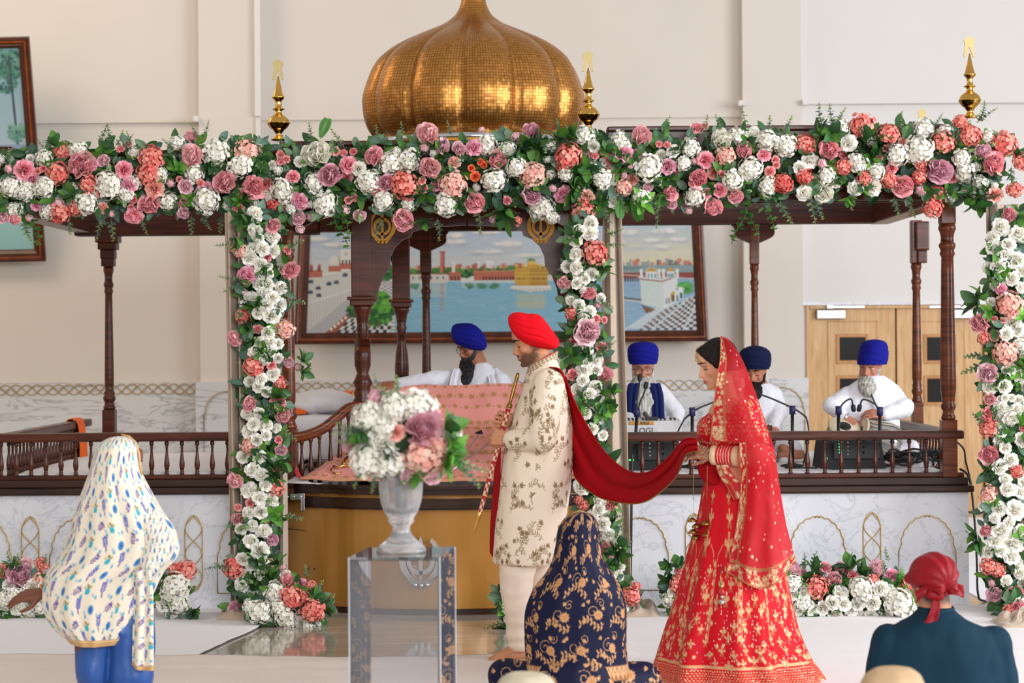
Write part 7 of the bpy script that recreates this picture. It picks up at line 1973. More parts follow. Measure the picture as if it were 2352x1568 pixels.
# stage monitors
led = principled('green_led'); led[2].inputs['Base Color'].default_value = (.02, .4, .06, 1); setin(led[2], 'Emission Color', (.05, .9, .15, 1)); setin(led[2], 'Emission Strength', 2.0)
def monitor(label, px0, px1, py, Y):
 a, b_ = Xat(px0, Y, 1050), Xat(px1, Y, 1050); zt_ = Zat(py, Y, px0); th = thing('stage_monitor', label, 'speaker', ((a + b_) / 2, Y + .15, .80), 'black stage monitors')
 mb = MB(); n_ = 4
 mb.add([(a + .03, Y, .80), (b_ - .03, Y, .80), (b_, Y + .32, .80), (a, Y + .32, .80), (a + .05, Y + .06, zt_), (b_ - .05, Y + .06, zt_), (b_ - .02, Y + .3, zt_), (a + .02, Y + .3, zt_)], [(3, 2, 1, 0), (4, 5, 6, 7), (0, 1, 5, 4), (1, 2, 6, 5), (2, 3, 7, 6), (3, 0, 4, 7)])
 obj('cabinet', mb, M['black_soft'], th)
 w_ = b_ - a; mb = MB(); mb.bbox((a + w_ * .2, Y + .005, .86), (b_ - w_ * .14, Y + .05, zt_ - .015), .004); pn = obj('control_panel', mb, M['black'], th)
 for k in range(7): obj('status_light', MB().sphere((a + w_ * .28, Y + .002, .9 + k * .018), .0035, 8, 6), led[0], pn)
 for k in range(5): obj('knob', MB().lathe((a + w_ * .40, Y + .006, .89 + k * .024), [(.006, 0), (.006, .008), (.004, .01)], 12, axis=(0, -1, 0)), M['steel'], pn)
 for k in range(3): obj('socket', MB().lathe((a + w_ * .62, Y + .006, .9 + k * .035), [(.009, 0), (.009, .004), (.005, .004), (.005, .001)], 14, axis=(0, -1, 0)), M['rubber'], pn)
 mb = MB(); mb.bbox((a + .02, Y - .004, .86), (a + .05, Y + .006, .87), .002); obj('green_badge', mb, led[0], th)
monitor('black stage monitor behind the rail in front of the elder at the harmonium', 1437, 1575, 1012, 13.42)
monitor('black stage monitor behind the rail in front of the tabla player', 1882, 2046, 1012, 13.42)
# cables
def cable(label, pts, r=.006, n=8): 
 return solo('cable', MB().tube(crom([tuple(p) for p in pts], n), r, 8), M['rubber'], label, 'cable', 'black cables')
rn = random.Random(2)
pts = []
for k in range(70):
 a = k * .83; pts.append((Xat(2096, 13.5, 1070) + (.13 + .05 * math.sin(k * 1.7)) * math.cos(a), 13.5 + .10 * math.sin(a * 1.3), .812 + .05 * abs(math.sin(k * .9)) + .06 * (k % 9) / 9))
cable('tangled black cables heaped behind the rail at the right corner of the stage', pts, .006, 5)
cable('black cable dropping from the long boom microphone stand to the stage', [mq.q(1852, 958), mq.q(1857, 985), mq.q(1855, 1020), mq.q(1846, 1060), (Xat(1838, 13.7, 1075), 13.65, .806), (Xat(1800, 13.6, 1075), 13.5, .806), (Xat(1870, 13.6, 1075), 13.45, .806)], .005)
cable('black cable dropping from the boom microphone stand left of the bride', [mq.q(1572, 962), mq.q(1560, 985), mq.q(1552, 1010, 3), mq.q(1560, 1060), (Xat(1570, 13.7, 1080), 13.7, .806), (Xat(1600, 13.6, 1080), 13.45, .806)], .005)
xo = xr1 + .05
cable('long black cable hanging down the right end of the stage to the floor', [(xr1 + .002, 13.35, .80), (xo, 13.3, .74), (xo + .008, 13.2, .5), (xo + .01, 13.15, .25), (xo + .015, 13.15, .06), (xo + .06, 13.2, .008), (xo + .2, 13.25, .008), (xo + .5, 13.3, .008)], .007)
cable('short black cable looping behind the right corner post of the stage', [(xr1 - .02, 13.45, .98), (xr1 + .045, 13.45, .92), (xr1 + .05, 13.4, .84), (xr1 + .06, 13.35, .76), (xr1 + .062, 13.3, .7)], .006)
solo('power_cord', MB().tube(crom([tuple(P(*p)) for p in ((1452, 1040, 12.98), (1451, 1110, 12.97), (1450, 1200, 12.97), (1449, 1290, 12.97), (1449, 1380, 12.97))], 6), .008, 8), M['rubber'], 'thick dark cord running down the marble beside the middle drape', 'cord')
# crumpled white cloth
b = MB(); ellip(b, P(2112, 1056, 13.62) , (.10, .07, .06)); ellip(b, P(2090, 1066, 13.6), (.12, .08, .05)); me = remesh(b, .008, 4, name='cloth'); wrinkle(me, .03, 14, seed=3); wrinkle(me, .008, 40, seed=5)
solo('crumpled_cloth', me, M['sheet'], 'crumpled white cloth lying on the cables in the right corner of the stage', 'cloth')
# orange cloth over the left side rail
xs = xl0 + .085; zr_ = 1.07
OC = [[(xs + .055, Yq, zr_ - .33 + .02 * k), (xs + .055, Yq, zr_ - .15), (xs + .042, Yq, zr_ - .02), (xs + .0, Yq, zr_ + .012), (xs - .042, Yq, zr_ - .02), (xs - .055, Yq, zr_ - .15), (xs - .055, Yq, zr_ - .28)] for k, Yq in enumerate((15.12, 15.2, 15.28, 15.36))]
A = grid_surface([[list(p) for p in r] for r in OC], 6, 8); A[..., 0] += .012 * np.sin(np.linspace(0, 18, A.shape[0]))[:, None] * np.clip((zr_ - A[..., 2]) * 6, 0, 1)
solo('orange_cloth', sheet_mesh('orange_cloth', A, thick=.005), M['orange'], 'bright orange cloth hanging over the side rail of the left wing', 'cloth')
# cot with bolster behind the left barrier
a, b_ = P(664, 950, 15.0), P(832, 950, 15.0)
ct = thing('cot', 'low white covered cot behind the sweeping barrier left of the throne', 'cot', ((a.x + b_.x) / 2, 15.2, .76))
mb = MB(); mb.bbox((a.x, 14.85, .80), (b_.x + .1, 15.65, 1.0), .03); obj('base', mb, M['sheet'], ct)
mb = MB(); mb.bbox((a.x - .01, 14.83, .99), (b_.x + .1, 15.66, a.z - .01), .04); me = remesh(mb, .012, 5, name='quilt'); wrinkle(me, .012, 7); obj('quilt', me, M['sheet'], ct)
b = MB(); p = P(742, 922, 15.15); ellip(b, p, (.24, .26, .085)); ellip(b, p + Vector((-.1, 0, -.02)), (.14, .28, .065)); me = remesh(b, .01, 5, name='bolster'); wrinkle(me, .014, 9)
solo('bolster', me, M['sheet'], 'plump white bolster lying on the cot left of the throne', 'pillow')
mb = MB(); a = P(670, 951, 14.95); mb.bbox((a.x, 14.9, a.z), (a.x + .105, 15.0, a.z + .04), .012); me = remesh(mb, .006, 3, name='folded'); wrinkle(me, .006, 22); solo('folded_cloth', me, M['orange'], 'small folded orange cloth on the corner of the white cot', 'cloth')
b = MB(); p = P(812, 905, 15.3); ellip(b, p, (.10, .12, .03)); me = remesh(b, .006, 3, name='cloth'); wrinkle(me, .012, 20); me2 = me
co = coords(me); c = np.where((np.sin(co[:, 0] * 160) * np.sin(co[:, 1] * 160) > .2)[:, None], np.array(rgb(232, 200, 90)), np.array(rgb(226, 84, 44))); setcol(me, c); solo('patterned_cloth', me, M['print'], 'orange and yellow patterned cloth on the bolster behind the front left post', 'cloth')
# ------------------------------------------------------------------ pink embroidered cloth on the throne
PKC = rgb(246, 164, 154); GD = rgb(196, 152, 70)
cv = Canvas(1240, 700, PKC)
def star(x, y, r, n=8):
 for k in range(n): a = math.pi * 2 * k / n; cv.ell(x + r * .55 * math.cos(a), y + r * .55 * math.sin(a), r * .5, r * .13, a, GD, .25, .7)
 cv.ell(x, y, r * .2, r * .2, 0, rgb(220, 180, 100), .3, .7)
for r_ in range(9):
 for k in range(22):
  x = 30 + k * 58 + (29 if r_ % 2 else 0); y = 20 + r_ * 66
  if 210 < y < 275: continue
  star(x, y, 14 + 4 * (r_ % 3 == 1)); cv.ell(x + 29, y + 4, 4, 3, 0, GD, .3, .7)
def lace(y0, y1):
 for k in range(int((y1 - y0) * 10)): cv.ell(rn.uniform(0, 1240), rn.uniform(y0, y1), rn.uniform(2, 4.5), rn.uniform(1.2, 2.2), rn.uniform(0, 3.1), GD if rn.random() < .6 else rgb(224, 186, 116), .3, .7)
 for k in range(30): star(k * 42 + 20, (y0 + y1) / 2 - 4, 15, 7)
lace(226, 276); lace(640, 696); lace(470, 486)
cv.line([(0, 280), (1240, 280)], 4, rgb(206, 66, 74)); cv.line([(0, 488), (1240, 488)], 3, rgb(214, 84, 84)); cv.line([(0, 697), (1240, 697)], 5, GD)
RW_C = [
 [(898, 905, 14.05), (922, 891, 14.15), (972, 885, 14.2), (1050, 887, 14.2), (1140, 883, 14.2), (1230, 885, 14.2), (1296, 900, 14.1)],
 [(868, 952, 13.95), (896, 937, 14.02), (960, 930, 14.06), (1050, 932, 14.06), (1140, 930, 14.06), (1230, 932, 14.04), (1302, 945, 13.98)],
 [(838, 1000, 13.8), (884, 988, 13.88), (960, 983, 13.9), (1050, 985, 13.9), (1140, 985, 13.9), (1230, 986, 13.88), (1306, 1000, 13.8)],
 [(792, 1032, 13.5), (850, 1026, 13.5), (960, 1024, 13.5), (1050, 1024, 13.5), (1140, 1025, 13.5), (1240, 1028, 13.5), (1312, 1034, 13.5)],
 [(742, 1068, 13.16), (830, 1066, 13.12), (960, 1066, 13.08), (1050, 1066, 13.08), (1140, 1066, 13.1), (1240, 1066, 13.12), (1320, 1070, 13.16)],
 [(690, 1101, 12.92), (800, 1105, 12.84), (960, 1106, 12.80), (1050, 1106, 12.80), (1140, 1105, 12.80), (1240, 1104, 12.84), (1326, 1100, 12.92)],
]
A = grid_surface([[list(P(*p)) for p in r] for r in RW_C], 60, 52)
uu, vv = np.meshgrid(np.linspace(0, 1, A.shape[1]), np.linspace(0, 1, A.shape[0])); c, gd = cv.sample(uu, vv)
A[..., 2] += .006 * np.sin(uu * 40 + 6 * vv) * np.sin(vv * 9)
solo('embroidered_cloth', sheet_mesh('embroidered_cloth', A, c, gd, thick=.01), M['brocade'], 'pink cloth with gold embroidered stars draped over the throne', 'cloth')
US = [[(654, 1108, 13.02), (672, 1096, 13.06), (700, 1098, 13.04)], [(656, 1113, 12.99), (680, 1107, 12.95), (712, 1108, 12.90)], [(660, 1116, 12.96), (690, 1113, 12.90), (740, 1112, 12.86)]]
A = grid_surface([[list(P(*p)) for p in r] for r in US], 8, 8); A[..., 2] = np.maximum(A[..., 2], zt + .006)
solo('under_sheet', sheet_mesh('under_sheet', A, thick=.004), M['sheet'], 'white under sheet peeping out at the left corner of the pink cloth', 'sheet')
RC = [[(676, 1080, 13.0), (682, 1074, 13.02), (690, 1098, 12.94)], [(682, 1096, 12.95), (690, 1098, 12.93), (700, 1102, 12.90)]]
A = grid_surface([[list(P(*p)) for p in r] for r in RC], 6, 6); solo('red_lining', sheet_mesh('red_lining', A, thick=.003), M['red_silk'], 'turned up red lining at the left corner of the pink cloth', 'cloth')
# arrows and a small gold sword laid on the cloth
for k, (t0, t1, lab) in enumerate((((1030, 1090, 12.78), (1100, 996, 13.52), 'long steel arrow on the pink cloth, upper left of the pair'), ((1040, 1078, 12.86), (1142, 1004, 13.55), 'long steel arrow on the pink cloth, nearer the groom'))):
 a, b_ = P(*t0), P(*t1); th = thing('arrow', lab, 'arrow', a, 'arrows on the pink cloth'); d = (b_ - a).normalized(); sd = d.cross(Vector((0, -.5, 1))).normalized()
 obj('shaft', MB().tube([a, b_], .004, 8), M['steel'], th)
 mb = MB(); up = sd.cross(d) * .004
 pts = [b_ + d * .07, b_ + sd * .028, b_ - d * .012 + sd * .01, b_ - d * .012 - sd * .01, b_ - sd * .028]; n_ = len(pts)
 mb.add([p + up for p in pts] + [p - up for p in pts], [tuple(range(n_)), tuple(range(2 * n_ - 1, n_ - 1, -1))] + [(i, (i + 1) % n_, (i + 1) % n_ + n_, i + n_) for i in range(n_)]); obj('arrowhead', mb, M['silver'], th)
th = thing('small_sword', 'small ornate gold sword laid on the pink cloth at the left', 'sword', P(785, 1066, 13.05))
obj('hilt', MB().tube([P(806, 1034, 13.3), P(800, 1045, 13.22), P(792, 1058, 13.12), P(788, 1066, 13.06)], [.012, .009, .012, .008], 10), M['brass'], th)
obj('crossguard', MB().tube([P(766, 1070, 13.03), P(776, 1074, 13.0), P(788, 1068, 13.03), P(800, 1070, 13.02), P(808, 1064, 13.05)], [.008, .006, .012, .006, .009], 10), M['brass'], th)
obj('knuckle_guard', MB().tube(crom([tuple(P(*p)) for p in ((766, 1070, 13.03), (760, 1080, 12.97), (772, 1087, 12.94), (784, 1084, 12.96))], 5), .005, 8), M['brass'], th)
# ------------------------------------------------------------------ floor sheets
def floor_cloth(label, px_rows, z, nu_, nv_, amp, mat, seed):
 A = grid_surface([[list(G(*p)) for p in r] for r in px_rows], nu_, nv_)
 for i in range(A.shape[0]):
  for j in range(A.shape[1]):
   x, y = A[i, j, 0], A[i, j, 1]
   A[i, j, 2] = z + amp * (1 + noise.noise(Vector((x * 1.3 + seed, y * 4.5, 0)))) + amp * .6 * (1 + noise.noise(Vector((x * 5 + seed, y * 9 + x * 6, 1))))
 solo('floor_sheet', sheet_mesh('floor_sheet', A[::-1], thick=.006), mat, label, 'sheet', 'white sheets on the floors')
floor_cloth('white sheet on the floor in front of the left stage wing', [[(-140, 1387), (150, 1387), (400, 1390), (640, 1392)], [(-160, 1430), (150, 1430), (400, 1432), (597, 1440)], [(-180, 1480), (150, 1480), (350, 1482), (520, 1476)], [(-200, 1520), (150, 1520), (320, 1520), (440, 1514)]], .007, 26, 16, .004, M['sheet'], 3)
floor_cloth('white sheet on the floor in front of the right stage wing', [[(1392, 1398), (1700, 1396), (2100, 1394), (2700, 1390)], [(1380, 1440), (1700, 1440), (2100, 1438), (2760, 1436)], [(1360, 1480), (1700, 1480), (2100, 1478), (2820, 1478)], [(1330, 1530), (1700, 1530), (2100, 1530), (2880, 1530)], [(1330, 1800), (1700, 1800), (2100, 1800), (3000, 1800)], [(1330, 2300), (1700, 2300), (2100, 2300), (3200, 2300)]], .007, 26, 16, .003, M['sheet'], 9)
floor_cloth('cream runner sheet crossing the floor in the foreground', [[(-260, 1511), (250, 1512), (480, 1514), (700, 1516), (980, 1518), (1180, 1512), (1318, 1514)], [(-300, 1580), (250, 1580), (480, 1580), (700, 1582), (980, 1584), (1180, 1580), (1318, 1580)], [(-500, 1800), (250, 1800), (480, 1800), (700, 1800), (980, 1800), (1180, 1800), (1318, 1800)], [(-900, 2300), (250, 2300), (480, 2300), (700, 2300), (980, 2300), (1180, 2300), (1318, 2300)]], .012, 16, 16, .007, M['sheet_cream'], 5)
mb = MB(); mb.bbox((xr1 + .12, 13.3, .0), (4.6, YW - .6, .006), .002); solo('floor_sheet', mb, M['sheet'], 'white sheet on the floor behind the right end of the stage by the doors', 'sheet', 'white sheets on the floors')
# ------------------------------------------------------------------ drapes behind the flower columns
def drape(label, px0, px1, pyt, pyb, Y, folds_, crumple=None, taper=0, seed=0):
 n_ = 90; m_ = 50; zt_, zb_ = Zat(pyt, Y, px0), max(.01, Zat(pyb, Y, px0)); A = np.zeros((m_, n_, 3))
 for i in range(m_):
  v = i / (m_ - 1)
  for j in range(n_):
   u = j / (n_ - 1); x = px0 + (px1 - px0) * u + taper * v * (u - .5)
   ph_ = folds_ * 2 * math.pi * u + .6 * math.sin(3 * v + seed)
   A[i, j] = (Xat(x, Y, 900), Y + .045 * math.sin(ph_) + .015 * math.sin(2.3 * ph_ + seed) , zt_ + (zb_ - zt_) * v)
 th = solo('drape', sheet_mesh('drape', A, thick=.004), M['drape'], label, 'drape', 'beige drapes behind the flower columns')
 if crumple:
  a, b = G(crumple[0], crumple[2]), G(crumple[1], crumple[2]); B = np.zeros((50, 90, 3))
  for i in range(50):
   for j in range(90):
    u, v = j / 89, i / 49; fo = max(0, 1 - (2 * u - 1) ** 4) * max(0, 1 - (2 * v - 1) ** 2)
    x = a.x + (b.x - a.x) * u; y = a.y + .22 - .34 * v; q = Vector((x * 5 + seed, y * 9 + 3 * noise.noise(Vector((x * 6, y * 6, seed))), seed))
    B[i, j] = (x + .02 * noise.noise(q), y, .009 + fo * (.02 + .10 * (1 - abs(noise.noise(q) * 2.2)) * .7 + .03 * abs(noise.noise(q * 3))))
  obj('gathered_hem', sheet_mesh('gathered_hem', B[::-1], thick=.003), M['drape'], th)
drape('beige drape gathered behind the left flower column', 517, 592, 488, 1418, 12.72, 3.2, (500, 600, 1424), -20, 1)
drape('narrow beige drape right of the left flower column', 632, 656, 1040, 1400, 12.85, 1.2, None, 0, 4)
drape('pale beige drape behind the middle flower column', 1388, 1430, 480, 1400, 12.95, 1.6, (1430, 1515, 1416), 36, 2)
drape('beige drape behind the right flower column', 2268, 2420, 470, 1420, 12.75, 4.0, (2290, 2420, 1440), 0, 3)
# ------------------------------------------------------------------ clear plinth with vase
pY0 = 7.06; a = P(801, 1280, pY0); w_ = 209 * pY0 / F; dep = .35; sk_ = .040
pl = thing('display_plinth', 'tall clear acrylic plinth carrying the crystal vase', 'plinth', (a.x + w_ / 2, pY0 + dep / 2, 0))
def panel(p, q, z0, z1, t=.008):
 p, q = Vector(p), Vector(q); d = (q - p).normalized(); nrm = Vector((-d.y, d.x, 0)) * t
 return MB().add([(p.x, p.y, z0), (q.x, q.y, z0), (q.x + nrm.x, q.y + nrm.y, z0), (p.x + nrm.x, p.y + nrm.y, z0), (p.x, p.y, z1), (q.x, q.y, z1), (q.x + nrm.x, q.y + nrm.y, z1), (p.x + nrm.x, p.y + nrm.y, z1)], [(3, 2, 1, 0), (4, 5, 6, 7), (0, 1, 5, 4), (1, 2, 6, 5), (2, 3, 7, 6), (3, 0, 4, 7)])
FL, FR = Vector((a.x, pY0, 0)), Vector((a.x + w_, pY0, 0)); BL_, BR_ = FL + Vector((sk_, dep, 0)), FR + Vector((sk_, dep, 0)); zp = a.z
for p, q in ((FL, FR), (FR, BR_), (BR_, BL_), (BL_, FL)): obj('side_panel', panel(p, q, .02, zp - .012), M['acrylic'], pl)
mb = MB().add([(*p[:2], z) for z in (zp - .011, zp) for p in (FL, FR, BR_, BL_)], [(3, 2, 1, 0), (4, 5, 6, 7), (0, 1, 5, 4), (1, 2, 6, 5), (2, 3, 7, 6), (3, 0, 4, 7)]); obj('top_panel', mb, M['acrylic'], pl)
edge_m = plain('acrylic_edge', rgb(206, 210, 218), .3, var=.02)
for p in (FL, FR, BL_, BR_): obj('polished_edge', MB().tube([(p.x, p.y, .02), (p.x, p.y, zp)], .0022, 6), edge_m, pl)
vY = pY0 + dep / 2; vb = P(922, 1268, vY); s = vY / F; vb.z = zp + .001
VP = [(56, 0), (56, 6), (50, 14), (36, 26), (24, 38), (19, 52), (22, 62), (30, 70), (28, 76), (38, 92), (46, 118), (49, 145), (49, 172), (48, 184), (45, 184), (45, 150), (42, 120), (34, 98), (10, 86)]
mb = MB().lathe(vb, [(r * s, hh_ * s) for r, hh_ in VP], 72, mod=lambda t, h_: 1 + (.035 if h_ > 88 * s else .02) * abs(math.sin(9 * t)))
solo('crystal_vase', mb, M['cut_glass'], 'fluted crystal urn vase on the clear plinth', 'vase')
# ================================================================== flowers
def petal(mb, L, Wd, cup, curl, T, c0, c1, nu_=4, nv_=5, ruffle=0.0, ph=0.0):
 """one petal growing along +z of its own frame, facing -y outwards; T places it"""
 vs = []; cs = []
 for i in range(nv_):
  v = i / (nv_ - 1)
  w = Wd * math.sin(math.pi * (.14 + .73 * v ** .85)) ** .65
  for j in range(nu_):
   u = 2 * j / (nu_ - 1) - 1
   y = cup * (u * u) * Wd - curl * L * (v ** 2) * 1.0 + ruffle * math.sin(7 * u + ph) * v
   vs.append(T @ Vector((w * u, y, L * v * (1 - .12 * u * u)))); t = v * .75 + .25 * abs(u)
   cs.append([c0[k] * (1 - t) + c1[k] * t for k in range(3)])
 fs = [(i * nu_ + j, i * nu_ + j + 1, (i + 1) * nu_ + j + 1, (i + 1) * nu_ + j) for i in range(nv_ - 1) for j in range(nu_ - 1)]
 mb.add(vs, fs, 0, cs, True)
def place(a, tilt, r, z=0):
 """petal frame at azimuth a, leaning out by tilt, starting r from the axis"""
 return Matrix.Rotation(a, 4, 'Z') @ Matrix.Translation((0, -r, z)) @ Matrix.Rotation(tilt, 4, 'X')
def fmesh(name, mb, mats):
 me = bpy.data.meshes.new(name); me.from_pydata(mb.v, [], mb.f); me.polygons.foreach_set('use_smooth', [True] * len(mb.f)); me.polygons.foreach_set('material_index', mb.m)
 setcol(me, mb.c)
 for m in mats: me.materials.append(m)
 return me
def mk_peony(c_in, c_out, seed, open_=1.0):
 """unit radius, facing +z"""
 r = random.Random(seed); mb = MB()
 for n, L, Wd, tilt, rad, z in ((7, 1.0, .52, 1.02, .06, -.25), (7, .95, .46, .72, .08, -.18), (8, .78, .38, .45, .12, -.02), (8, .6, .28, .22, .14, .08), (7, .46, .22, .02, .10, .14), (5, .4, .18, -.12, .04, .16)):
  for k in range(n):
   a = 2 * math.pi * k / n + r.uniform(-.2, .2); t = r.uniform(.85, 1.15); g_ = r.uniform(.9, 1.05)
   petal(mb, L * t, Wd * t, -.35, -.32, place(a, tilt * open_ * r.uniform(.85, 1.1), rad, z), [x * g_ for x in c_in], [min(1, x * g_) for x in c_out], 5, 5, .05, r.uniform(0, 6))
 return fmesh('peony', mb, [M['petal']])
def mk_rose(c_in, c_out, seed, n_out=5):
 r = random.Random(seed); mb = MB()
 for n, L, Wd, tilt, rad, z in ((n_out, .80, .62, 1.0, .16, -.22), (5, .84, .60, .66, .20, -.2), (5, .82, .50, .36, .20, -.14), (4, .74, .40, .16, .16, -.04), (3, .66, .30, .02, .10, .04), (2, .58, .2, -.04, .04, .1)):
  for k in range(n):
   a = 2 * math.pi * k / n + r.uniform(-.2, .2) + L * 9; t = r.uniform(.94, 1.06)
   petal(mb, L * t, Wd * t, -.42, .22 if tilt > .5 else -.10, place(a, tilt * r.uniform(.9, 1.1), rad, z), c_in, c_out, 6, 6, .01, r.uniform(0, 6))
 return fmesh('rose', mb, [M['petal']])
def mk_hydrangea(c1, c2, seed, N=72):
 """dome of small four petalled florets"""
 r = random.Random(seed); mb = MB()
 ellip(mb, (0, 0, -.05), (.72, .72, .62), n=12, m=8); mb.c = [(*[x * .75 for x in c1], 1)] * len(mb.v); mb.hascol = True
 for k in range(N):
  z = 1 - 1.45 * (k + .5) / N; ph_ = k * 2.39996; rr = math.sqrt(max(0, 1 - z * z)); nrm = Vector((rr * math.cos(ph_), rr * math.sin(ph_), z))
  q = Vector((0, 0, 1)).rotation_difference((nrm + Vector((r.uniform(-.4, .4), r.uniform(-.4, .4), r.uniform(-.4, .4)))).normalized())
  s = r.uniform(.17, .225); t = r.random(); col = [a * (1 - t) + b * t for a, b in zip(c1, c2)]; B = Matrix.Translation(nrm * r.uniform(.68, .98)) @ q.to_matrix().to_4x4() @ Matrix.Rotation(r.uniform(0, 6), 4, 'Z')
  for i in range(4):
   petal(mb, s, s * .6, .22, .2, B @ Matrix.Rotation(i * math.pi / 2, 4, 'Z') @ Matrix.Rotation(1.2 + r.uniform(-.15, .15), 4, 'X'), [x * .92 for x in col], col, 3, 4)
 return fmesh('hydrangea', mb, [M['petal']])
LG = [rgb(52, 96, 44), rgb(40, 78, 42), rgb(84, 132, 52), rgb(62, 108, 60)]
EU = [rgb(98, 132, 112), rgb(120, 150, 118), rgb(84, 118, 104), rgb(150, 176, 120)]
def leaf(mb, T, L, Wd, col, droop=.25, mat=0):
 vs = []; n = 6
 for i in range(n):
  v = i / (n - 1); w = Wd * math.sin(math.pi * (.06 + .9 * v)) ** .9
  for u in (-1, -.5, 0, .5, 1): vs.append(T @ Vector((w * u, -droop * L * v * v + .22 * abs(u) * w, L * v)))
 fs = [(i * 5 + j, i * 5 + j + 1, i * 5 + j + 6, i * 5 + j + 5) for i in range(n - 1) for j in range(4)]
 cs = [[x * (1.25 if k % 5 == 2 else 1) for x in col] for k in range(len(vs))]
 mb.add(vs, fs, mat, cs, True)
def mk_bud(c, seed):
 r = random.Random(seed); mb = MB()
 for k in range(6): petal(mb, 1.25, .62, -.75, -.42, place(k * 1.047 + r.uniform(-.2, .2), .42, .06, -.5), [x * .92 for x in c], c, 5, 5)
 ellip(mb, (0, 0, .0), (.62, .62, .68), n=14, m=10); n_ = 11 * 14
 mb.c[-len(mb.v) + 0:] = mb.c[-len(mb.v):]
 mb.c = [(*c, 1) if x == (1, 1, 1, 1) else x for x in mb.c]
 for k in range(5): leaf(mb, place(k * 1.257, .75, .25, -.62), 1.1, .42, rgb(96, 150, 52), -.35)
 return fmesh('flower_bud', mb, [M['petal']])
def mk_leaves(seed, n=8, cols=LG, L=1.0, Wd=.30):
 r = random.Random(seed); mb = MB()
 for k in range(n): leaf(mb, place(k * 2.4 + r.uniform(-.3, .3), r.uniform(.5, 1.3) if k < n - 2 else r.uniform(.1, .5), .05, .04 * k), L * r.uniform(.75, 1.1), Wd * r.uniform(.8, 1.15), r.choice(cols), r.uniform(.1, .4))
 return fmesh('leaf_cluster', mb, [M['leaf']])
def mk_euc(seed, n=8):
 """curved stem along +z with pairs of round leaves, unit length"""
 r = random.Random(seed); mb = MB(); pts = [Vector((.10 * math.sin(2 * t + seed), .08 * math.sin(3 * t + seed), t)) for t in [k / 9 for k in range(10)]]
 mb.tube(pts, .012, 5, col=rgb(110, 124, 84))
 for k in range(n):
  t = .18 + .82 * k / n; p = pts[min(9, int(t * 9))]; s = .20 * (1.15 - .75 * t)
  for sd in (-1, 1): leaf(mb, Matrix.Translation(p) @ Matrix.Rotation(k * 1.57 + (0 if sd > 0 else math.pi), 4, 'Z') @ Matrix.Rotation(.95, 4, 'X'), s * 1.2, s * .55, r.choice(EU) if t < .7 else rgb(158, 184, 110), .2)
 return fmesh('eucalyptus_sprig', mb, [M['leaf']])
def mk_ivy(seed, n=9):
 r = random.Random(seed); mb = MB(); pts = [Vector((.12 * math.sin(4 * t + seed), .06 * math.cos(3 * t), t)) for t in [k / 9 for k in range(10)]]
 mb.tube(pts, .010, 5, col=rgb(84, 110, 54))
 for k in range(n):
  t = (k + .6) / n; p = pts[min(9, int(t * 9))]; s = .22 * (1.1 - .4 * t); B = Matrix.Translation(p) @ Matrix.Rotation(k * 2.2, 4, 'Z') @ Matrix.Rotation(1.3, 4, 'X'); col = r.choice((rgb(78, 148, 56), rgb(60, 124, 50), rgb(98, 160, 66)))
  for a, l in ((0, 1.0), (.8, .75), (-.8, .75)): leaf(mb, B @ Matrix.Rotation(a, 4, 'Y'), s * l, s * .34, col, .1)
 return fmesh('ivy_sprig', mb, [M['leaf']])
def mk_fern(seed, col=rgb(66, 124, 48)):
 mb = MB(); mb.tube([(0, -.12 * t * t, t) for t in [k / 9 for k in range(10)]], .01, 5, col=col)
 for k in range(16):
  t = .1 + .88 * k / 16
  for sd in (-1, 1): leaf(mb, Matrix.Translation((0, -.12 * t * t, t)) @ Matrix.Rotation(sd * 1.15, 4, 'Y'), .26 * math.sin(math.pi * (.15 + .8 * (1 - t))), .035, col, .1)
 return fmesh('fern_frond', mb, [M['leaf']])
pk0, pk1 = rgb(242, 196, 186), rgb(240, 168, 182)
FM = {}
def var(code, name, fn, n=3): FM[code] = (name, [fn(i) for i in range(n)])
var('P', 'peony', lambda i: mk_peony(rgb(255, 228, 208), [rgb(252, 178, 196), rgb(250, 162, 182), rgb(253, 194, 206)][i], 10 + i, .84))
var('Q', 'peony', lambda i: mk_peony(rgb(238, 200, 194), [rgb(234, 180, 206), rgb(228, 166, 188)][i % 2], 20 + i, .9), 2)
var('A', 'peony', lambda i: mk_peony(rgb(252, 232, 226), rgb(252, 204, 218), 26 + i, .84), 2)
var('O', 'peony', lambda i: mk_peony(rgb(244, 240, 214), rgb(248, 246, 238), 28 + i), 2)
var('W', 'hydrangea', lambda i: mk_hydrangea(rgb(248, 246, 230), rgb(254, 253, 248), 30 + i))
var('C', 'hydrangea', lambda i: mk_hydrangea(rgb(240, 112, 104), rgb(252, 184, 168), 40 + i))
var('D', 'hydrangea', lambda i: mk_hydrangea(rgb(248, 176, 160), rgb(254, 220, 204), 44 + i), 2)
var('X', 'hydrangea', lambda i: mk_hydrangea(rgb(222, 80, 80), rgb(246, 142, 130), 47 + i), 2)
var('R', 'rose', lambda i: mk_rose(rgb(248, 245, 226), rgb(254, 253, 249), 50 + i))
var('p', 'rose', lambda i: mk_rose([rgb(248, 126, 150), rgb(250, 160, 150), rgb(238, 146, 170)][i], [rgb(252, 192, 202), rgb(253, 206, 190), rgb(242, 184, 204)][i], 60 + i))
var('k', 'rose', lambda i: mk_rose(rgb(240, 80, 118) if i else rgb(244, 130, 130), rgb(250, 190, 186), 70 + i, 4), 2)
var('o', 'rose', lambda i: mk_rose(rgb(244, 84, 50), rgb(250, 140, 96), 75 + i, 4), 1)
var('b', 'flower_bud', lambda i: mk_bud(rgb(248, 204, 212), 80 + i), 2)
var('L', 'leaf_cluster', lambda i: mk_leaves(90 + i), 3)
